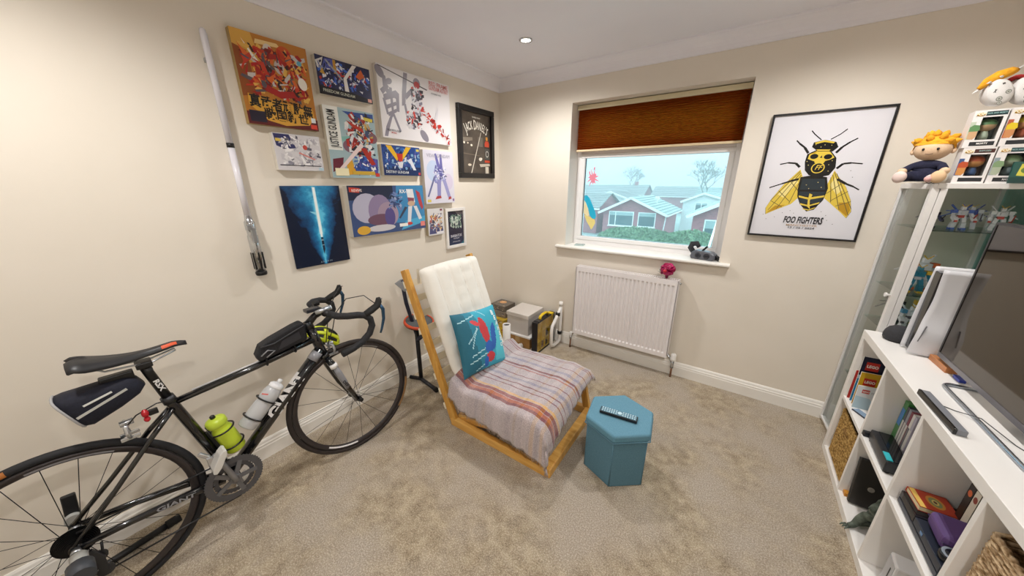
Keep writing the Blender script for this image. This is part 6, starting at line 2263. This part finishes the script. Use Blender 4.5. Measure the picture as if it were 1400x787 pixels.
FT = Matrix(((0, 0, -1, TX - .0035), (-1, 0, 0, -1.262), (0, 1, 0, TZ0 + .0095), (0, 0, 0, 1)))
lettering(t, [('SONY', .0145, TO @ FT, 'CENTER', {'bold': .03, 'width': 1.15})], col('#e6e6ea', .3), name='maker_lettering')
r = .03
x0, x1, y0, y1 = 2.752, 2.93, -1.395, -.868
loop = [(x0 + r - r * math.cos(a), y1 - r + r * math.sin(a), .7765) for a in [PI / 2 * k / 5 for k in range(6)]]
loop += [(x1 - r + r * math.sin(a), y1 - r + r * math.cos(a), .7765) for a in [PI / 2 * k / 5 for k in range(6)]]
loop += [(x1 - r + r * math.cos(a), y0 + r - r * math.sin(a), .7765) for a in [PI / 2 * k / 5 for k in range(6)]]
loop += [(x0 + r - r * math.sin(a), y0 + r - r * math.cos(a), .7765) for a in [PI / 2 * k / 5 for k in range(6)]]
MB().tube(loop, .0062, 10, True, TO).build('stand_loop', col('#a9b0ba', .22, 1.0), t)
MB().bx(2.835, 2.851, -1.17, -1.09, .778, .86, TO).build('stand_neck', M_steel_dark, t)
t = thing('sensor_bar', 'slim black and grey sensor bar on the front edge of the shelf unit', 'sensor bar', (2.668, -1.128, KZ), math.radians(1.5))
MB().box((.006, 0, .010), (.022, .245, .018)).build('grey_body', col('#7d7f85', .35), t, bevel=.002)
MB().box((-.008, 0, .010), (.008, .245, .020)).build('black_window', M_blackgloss, t, bevel=.002)
t = thing('thin_cable', 'thin dark cable running from the sensor bar under the television', 'cable', (2.70, -1.09, KZ))
cb = [(2.681, -1.06, .774), (2.72, -1.08, .7715), (2.752, -1.13, .7895), (2.79, -1.22, .7715), (2.84, -1.34, .7715), (2.90, -1.36, .7715)]
MB().tube([Vector(p) - Vector((2.70, -1.09, KZ)) for p in cb], .0014, 6).build('cable', col('#3c3a38', .5), t)
t = thing('wood_block', 'small oak block lying under the left corner of the television', 'block', (2.815, -.672, KZ), math.radians(2))
MB().box((0, 0, .012), (.034, .135, .024)).build('oak_block', M_oak, t, bevel=.002)
t = thing('blue_stick', 'small dark blue memory stick beside the oak block', 'memory stick', (2.822, -.79, KZ))
MB().box((0, 0, .006), (.018, .05, .012)).build('stick_body', col('#2c3fa0', .35), t, bevel=.002)
MB().box((0, .031, .006), (.012, .014, .005)).build('plug', M_alu, t)

# ================================================================== glass display cabinet in the corner
CW, CD, CH = .345, .312, 1.505
cab = thing('display_cabinet', 'tall white framed glass display cabinet in the right corner holding toy robots', 'cabinet', (2.692, -.020, 0), math.radians(4.6))
M_cab = col('#e6e4e2', .3)
# local: x 0..CW to the right, y 0..-CD to the front; the door is the left face (x = 0)
MB().bx(0, CW, -CD, 0, 0, .020).build('base_plate', M_cab, cab, bevel=.002)
MB().bx(0, CW, -CD, 0, CH - .024, CH).build('top_plate', M_cab, cab, bevel=.002)
for x, y in ((.012, -CD), (CW - .022, -CD), (CW - .022, -.022), (.012, -.018)):
    MB().bx(x, x + .022, y, y + (.022 if y < -.02 else .018), .02, CH - .024).build('corner_post', M_cab, cab, bevel=.001)
dr = MB()
dr.bx(-.014, .010, -CD + .002, -CD + .026, .024, CH - .004).bx(-.014, .010, -.012, -.002, .024, CH - .004)
dr.bx(-.014, .010, -CD + .026, -.012, CH - .026, CH - .004).bx(-.014, .010, -CD + .026, -.012, .024, .036)
door = dr.build('door', M_cab, cab, bevel=.001)
MB().bx(-.004, .0, -CD + .026, -.012, .036, CH - .026).build('door_glass', M_glass, door)
MB().tube([(-.014, -CD + .016, .965), (-.024, -CD + .016, .965), (-.028, -CD + .016, .965), (-.034, -CD + .016, .965)], [.005, .005, .011, .011], 12).build('knob', M_white, door)
MB().bx(.034, CW - .022, -CD + .006, -CD + .010, .02, CH - .024).build('front_glass', M_glass, cab)
MB().bx(CW - .008, CW - .004, -CD + .022, -.022, .02, CH - .024).build('side_glass', glass_mat('teal_edge_glass', (.62, .84, .83, 1), .4), cab)
MB().bx(.030, CW - .022, -.010, -.006, .02, CH - .024).build('back_glass', M_glass, cab)
M_shelf = glass_mat('shelf_glass', (.80, .93, .90, 1), .8)
for z in (1.296, .975, .770, .40):
    MB().bx(.016, CW - .010, -CD + .012, -.012, z - .005, z).build('glass_shelf', M_shelf, cab, bevel=.0008)


def robot(label, x, y, z, h, rz, c1, c2, c3, c4, wing=True, pose=0, seed=1):
    """small generic jointed toy robot"""
    cm, sm = math.cos(math.radians(4.6)), math.sin(math.radians(4.6))
    t = thing('toy_robot', label, 'toy robot', (2.692 + x * cm - y * sm, -.022 + x * sm + y * cm, z), rz, group=None)
    k = h / 1.0
    rnd = random.Random(seed)
    S_ = Matrix.Diagonal((k, k, k, 1))
    mb = MB()
    mb.prism([(-.13, -.09), (.13, -.09), (.16, .02), (.11, .11), (-.11, .11), (-.16, .02)], .56, .74, S_).box((0, -.11, .66), (.12, .06, .09), S_)
    mb.build('torso', col(c1, .35), t, bevel=.001)
    MB().box((0, 0, .51), (.16, .13, .11), S_).build('waist', col(c3, .4), t)
    mb = MB().prism([(-.055, -.06), (.055, -.06), (.06, .03), (.03, .06), (-.03, .06), (-.06, .03)], .76, .88, S_)
    mb.build('head', col(c4, .35), t)
    MB().bar((0, -.05, .86), (-.10, -.06, .97), .02, .02, M=S_).build('crest', col('#d8b030', .35), t)
    MB().bar((0, -.05, .86), (.10, -.06, .97), .02, .02, M=S_).build('crest', col('#d8b030', .35), t)
    for s in (-1, 1):
        a = rnd.uniform(-.1, .25) + pose * .12
        MB().box((s * .21, 0, .70), (.13, .16, .12), S_).build('shoulder', col(c2, .35), t)
        mb = MB().bar((s * .22, 0, .66), (s * .26, -.03 - a * .4, .50), .08, .08, M=S_).bar((s * .26, -.03 - a * .4, .50), (s * .25, -.12 - a, .37), .10, .10, M=S_)
        mb.build('arm', col(c4, .35), t)
        MB().box((s * .25, -.14 - a, .345), (.07, .07, .07), S_).build('fist', col(c3, .4), t)
        mb = MB().bar((s * .08, 0, .48), (s * .12, -.03, .27), .11, .11, (0, 1, 0), S_).bar((s * .12, -.03, .27), (s * .15, .01, .06), .13, .14, (0, 1, 0), S_)
        mb.build('leg', col(c4, .35), t)
        MB().box((s * .15, -.03, .032), (.12, .22, .064), S_).build('foot', col(c2, .4), t)
        if wing:
            mb = MB()
            for q in range(3):
                mb.bar((s * .08, .10, .70), (s * (.26 + .10 * q), .20, .95 - .24 * q), .03, .09 - .015 * q, (0, 1, 0), S_)
            mb.build('wing', col(c1 if seed % 2 else c2, .35), t)
    MB().bar((.25, -.17, .36), (.20, -.46, .62), .03, .04, M=S_).build('weapon', col(c3, .35), t)
    return t


robot('dark navy winged toy robot at the left of the top glass shelf', .078, -.150, 1.2962, .098, .3, '#2c2a5c', '#2a2a40', '#23242c', '#4a4a68', seed=1)
robot('blue and white toy robot with gold crest in the middle of the top glass shelf', .153, -.192, 1.2962, .118, .1, '#c9cbd6', '#2c55b0', '#b0342c', '#d8d9e0', seed=2)
robot('white and cobalt blue toy robot right of the middle on the top glass shelf', .208, -.135, 1.2962, .118, -.2, '#2746a4', '#d8dae2', '#4a4a58', '#d6d8e2', seed=3)
robot('white and red toy robot at the right of the top glass shelf', .275, -.185, 1.2962, .115, -.1, '#d9d8de', '#e2e2e6', '#c03a30', '#dcdce2', seed=4)
robot('white toy robot with orange feet on the middle glass shelf', .130, -.120, .9752, .185, .2, '#d8d8de', '#d2622c', '#8a8a94', '#e2e2e8', seed=5)
robot('teal and yellow toy robot at the front of the middle glass shelf', .085, -.215, .9752, .150, .1, '#1f7f9c', '#d8b030', '#d8d8de', '#2a84a4', seed=6, wing=False)
robot('black and dark grey winged toy robot on the lower glass shelf', .100, -.075, .7702, .150, .5, '#23252e', '#2f313c', '#17181c', '#3a3c46', seed=7)
robot('white and gold toy robot at the back of the lower glass shelf', .205, -.115, .7702, .185, 0, '#dcdcdf', '#d8b030', '#c6c6ca', '#e4e4e8', seed=8, wing=False)
robot('white and sky blue toy robot at the front of the lower glass shelf', .110, -.225, .7702, .150, .2, '#d4dae2', '#3f8fb8', '#5a5a66', '#dfe2e8', seed=9)

# ================================================================== on top of the cabinet
# generic seated plush doll
t = thing('plush_doll', 'seated plush doll with orange yellow hair and dark outfit on the cabinet top', 'plush toy', (2.692, -.222, CH), math.radians(-24))
M_skin = noisy('beige_plush', '#d9b795', '#e0c2a2', 200, .95, .2)
M_navyf = noisy('navy_plush', '#191a30', '#22243c', 200, .95, .2)
M_hair = noisy('orange_yellow_plush', '#d8921a', '#e8ab2a', 60, .95, .5, 90, .006)
skin_obj('body', [[(0, 0, .045, .042), (0, 0, .085, .034), (0, -.004, .105, .020)], [(0, 0, .045, .042), (.038, -.03, .030, .024), (.055, -.085, .024, .021)], [(0, 0, .045, .042), (-.038, -.03, .030, .024), (-.058, -.085, .024, .021)],
                  [(0, 0, .085, .034), (.045, -.015, .075, .018), (.062, -.048, .055, .016)], [(0, 0, .085, .034), (-.045, -.015, .075, .018), (-.065, -.046, .052, .016)]], M_navyf, t)
MB().ell((0, -.004, .150), (.060, .052, .050), 20, 14).build('head', M_skin, t)
mb = MB()
mb.grid(lambda u, v: Vector((.065 * math.cos(2 * PI * u) * math.sin(PI * (.02 + .5 * v)), .006 + .058 * math.sin(2 * PI * u) * math.sin(PI * (.02 + .5 * v)), .152 + .064 * math.cos(PI * (.02 + .5 * v)) + (.020 if math.sin(2 * PI * u) < -.3 and v > .8 else 0))), 24, 10)
mb.build('hair_cap', M_hair, t)
rnd = random.Random(3)
for k in range(16):
    a = 2 * PI * k / 16 + rnd.uniform(-.15, .15)
    e = rnd.uniform(.35, 1.25)
    d = Vector((math.cos(a) * math.sin(e), math.sin(a) * math.sin(e) * .95, math.cos(e)))
    p = Vector((0, .006, .152)) + Vector((d.x * .058, d.y * .052, d.z * .058))
    MB().tube([p, p + d * .014 + Vector((0, 0, .004)), p + d * .028], [.016, .011, .002], 8).build('hair_tuft', M_hair, t)
for s in (-1, 1):
    MB().ell((s * .022, -.054, .148), (.0045, .003, .006), 10, 6).build('eye', M_black, t)
    MB().ell((s * .060, 0, .142), (.010, .008, .014), 10, 8).build('ear', M_skin, t)
    MB().ell((s * .064, -.056, .052), (.017, .018, .016), 12, 8).build('hand', M_skin, t)
    MB().ell((s * .058, -.102, .027), (.024, .016, .027), 14, 10).build('foot', col('#d9c3bb' if s < 0 else '#d6b48e', .9), t)
MB().tube([(-.012, -.055, .128), (0, -.0565, .126), (.012, -.055, .128)], .0014, 6).build('mouth', col('#6a4a3a', .8), t)
t = thing('striped_plush', 'small white and pink plush with black stripes at the cabinet edge', 'plush toy', (2.696, -.318, CH), .4)
MB().ell((0, 0, .020), (.026, .022, .020), 16, 10).build('plush_body', col('#d6c6c2', .9), t)
for x in (-.008, .008):
    MB().tube([(x + .021 * .0, .0225 * math.cos(a), .020 + .0205 * math.sin(a)) for a in [2 * PI * k / 16 for k in range(16)]], .0016, 6, True).build('black_stripe', M_black, t)
MB().ell((-.022, -.006, .018), (.012, .014, .013), 12, 8).build('pink_paw', col('#d7aaa4', .9), t)


# window boxed figures: card box, window, a plain coloured head and body inside
def figure_box(label, x, y, z, rz, top, name, hair, face, accent, tm=''):
    w, d, h = .088, .075, .146
    t = thing('figure_box', label, 'toy box', (x, y, z), rz, group='boxed figures on the cabinet top')
    mb = MB()
    mb.bx(-w / 2, w / 2, d / 2 - .003, d / 2, 0, h).bx(-w / 2, w / 2, -d / 2, d / 2 - .003, 0, .003).bx(-w / 2, w / 2, -d / 2, d / 2 - .003, h - .003, h)
    mb.bx(-w / 2, -w / 2 + .003, -d / 2, d / 2 - .003, .003, h - .003).bx(w / 2 - .003, w / 2, -d / 2, d / 2 - .003, .003, h - .003)
    mb.bx(-w / 2 + .003, w / 2 - .003, -d / 2, -d / 2 + .002, .003, .030).bx(-w / 2 + .003, w / 2 - .003, -d / 2, -d / 2 + .002, h - .028, h - .003)
    mb.bx(-w / 2 + .003, -w / 2 + .026, -d / 2, -d / 2 + .002, .030, h - .028).bx(w / 2 - .010, w / 2 - .003, -d / 2, -d / 2 + .002, .030, h - .028)
    mb.build('card_box', col('#e3dfdd', .4), t)
    MB().bx(-w / 2 + .004, w / 2 - .004, d / 2 - .008, d / 2 - .0035, .004, h - .004).build('inner_backing', col(top, .6), t)
    MB().bx(-w / 2 + .0035, w / 2 - .0035, -d / 2 + .0022, -d / 2 + .0028, .028, h - .026).build('clear_window', M_glass, t)
    F_ = Matrix.Translation((-w / 2, -d / 2 - .0002, 0)) @ Matrix.Rotation(PI / 2, 4, 'X')
    L = [('#2a2c30', rect(.18, .92, .045, .155)), (top, rect(.36, .97, .845, .955)), ('#c89c34', oval(.20, .89, .145, .045)), (accent, rect(.0, .16, .22, .70)), (hair, [(.02, .42), (.02, .56), (.12, .62), (.30, .60), (.34, .48), (.28, .44)]), (face, [(.03, .24), (.03, .44), (.29, .44), (.30, .30), (.22, .22)])]
    p = printed(t, w, h, 0, L)
    p.matrix_local = F_
    lettering(t, [('POP!', .013, F_ @ T(w * .20, h * .89, .0042), 'CENTER', {'bold': .05})], col('#f0e8d0', .4))
    if name:
        lettering(t, [(name, .0095, F_ @ T(w * .55, h * .10, .0042), 'CENTER', {'bold': .03, 'width': .9})], col('#e8e6e2', .4), name='name_lettering')
    if tm:
        lettering(t, [(tm, .0075, F_ @ T(w * .66, h * .90, .0042), 'CENTER', {'bold': .02, 'width': .8})], col('#9fc4c0', .4), name='series_lettering')
    MB().ell((.008, .0, .088), (.026, .024, .023), 16, 10).build('figure_head', col(face, .4), t)
    MB().grid(lambda u, v: Vector((.008 + .028 * math.cos(2 * PI * u) * math.sin(PI * (.02 + .48 * v)), .002 + .026 * math.sin(2 * PI * u) * math.sin(PI * (.02 + .48 * v)), .090 + .025 * math.cos(PI * (.02 + .48 * v)))), 16, 8).build('figure_cap', col(hair, .5), t)
    MB().lathe([(.001, .034), (.014, .034), (.015, .045), (.010, .066), (.001, .068)], 14, Matrix.Translation((.008, 0, 0))).build('figure_body', col(accent, .5), t)
    return t


a_ = math.radians(-6)
figure_box('white window box with an orange haired figure, left of the lower row on the cabinet', 2.808, -.262, CH, a_, '#4a2a26', '', '#b8502c', '#c98a4a', '#3f5a8a', 'SHIPPUDEN')
figure_box('white window box with a pale green figure, right of the lower row on the cabinet', 2.900, -.272, CH, a_, '#27444c', 'RICK', '#7f9a72', '#a9b39c', '#8a9aa0', 'RICK AND MORTY')
figure_box('white window box with a green capped figure, left of the upper row on the cabinet', 2.800, -.262, CH + .1462, a_, '#203a40', 'MORTY', '#5f8a5a', '#c9a27c', '#b9c4b0', 'RICK AND MORTY')
figure_box('white window box with a yellow haired figure, right of the upper row', 2.893, -.272, CH + .1462, a_, '#a8622c', '', '#dcc02a', '#c98a5a', '#b05a3c', '')
t = thing('card_pack', 'small green and yellow card pack leaning on the lower right window box', 'card pack', M=Matrix.Translation((2.935, -.338, CH)) @ Matrix.Rotation(math.radians(-10), 4, 'X'))
MB().bx(-.035, .035, 0, .008, 0, .085).build('pack', col('#1d4a44', .3), t)
o = printed(t, .07, .085, 0, [('#24524a', FULL), ('#c9c24a', [(.2, .35), (.8, .3), (.75, .85), (.3, .9)]), ('#5f7a3a', oval(.5, .6, .18, .14)), ('#123a38', rect(0, 1, 0, .28))])
o.matrix_local = Matrix.Translation((-.035, -.0003, 0)) @ Matrix.Rotation(PI / 2, 4, 'X')

# plush lying on the boxes, soles towards the room
ZT = CH + .2926
t = thing('plush_doll', 'plush lying on the boxes with big white soles and golden fur beside a red band', 'plush toy', (2.826, -.245, ZT + .008))
t.scale = (.76, .76, .80)
M_wht = noisy('white_plush', '#d2cfcc', '#dcd9d6', 200, .9, .2)
for x, rz in ((-.040, -.5), (.055, -.35)):
    Mx = Matrix.Translation((x, -.03, .070)) @ Matrix.Rotation(rz, 4, 'Y')
    MB().lathe([(.001, .050), (.036, .050), (.046, .040), (.048, .0), (.040, -.05), (.028, -.08), (.001, -.08)], 26, Mx @ Matrix.Rotation(PI / 2, 4, 'X') @ Matrix.Diagonal((.95, 1.40, 1, 1))).build('foot', M_wht, t)
    L = []
    for px_, py_, rr in ((-.014, -.030, .011), (.020, -.014, .010), (-.018, -.050, .009)):
        L += [('#6d7068', oval(px_, py_, rr, rr)), ('#b9b8b0', oval(px_, py_, rr * .72, rr * .72)), ('#77786f', oval(px_, py_, rr * .4, rr * .4))]
    L += [('#4a4846', s) for s in stroke([(-.024, .010), (-.010, .018)], .003) + stroke([(-.018, .006), (-.014, .022)], .003) + stroke([(.012, .030), (.020, .036)], .004) + stroke([(.012, .037), (.020, .029)], .004)]
    p = printed(t, 1, 1, 0, L, name='sole_print')
    p['kind'] = 'stuff'
    p.matrix_local = Mx @ Matrix.Translation((0, -.0506, 0)) @ Matrix.Rotation(PI / 2, 4, 'X')
MB().tube([(0, .0, .062), (.03, .03, .085), (.06, .05, .10)], [.04, .05, .045], 16).build('body', M_wht, t)
MB().tube([(.035 + .046 * math.cos(a), .02 + .012 * math.cos(a), .100 + .046 * math.sin(a)) for a in [2 * PI * k / 20 for k in range(20)]], .011, 8, True).build('red_band', col('#b02a2c', .8), t)
q = MB().tube([(-.115, -.055, .095), (-.095, -.055, .125), (-.06, -.05, .150), (-.02, -.045, .165), (.0, -.04, .168)], [.010, .020, .024, .020, .010], 12)
q.build('golden_arm', M_hair, t)
for p_, d_ in (((-.118, -.06, .088), (-.018, -.01, -.014)), ((-.09, -.078, .118), (-.014, -.012, -.006)), ((-.055, -.074, .140), (-.012, -.010, .0)), ((.0, -.05, .172), (.012, -.004, .018))):
    MB().tube([p_, Vector(p_) + Vector(d_)], [.006, .0015], 8).build('white_claw', M_wht, t)

flush_texts()
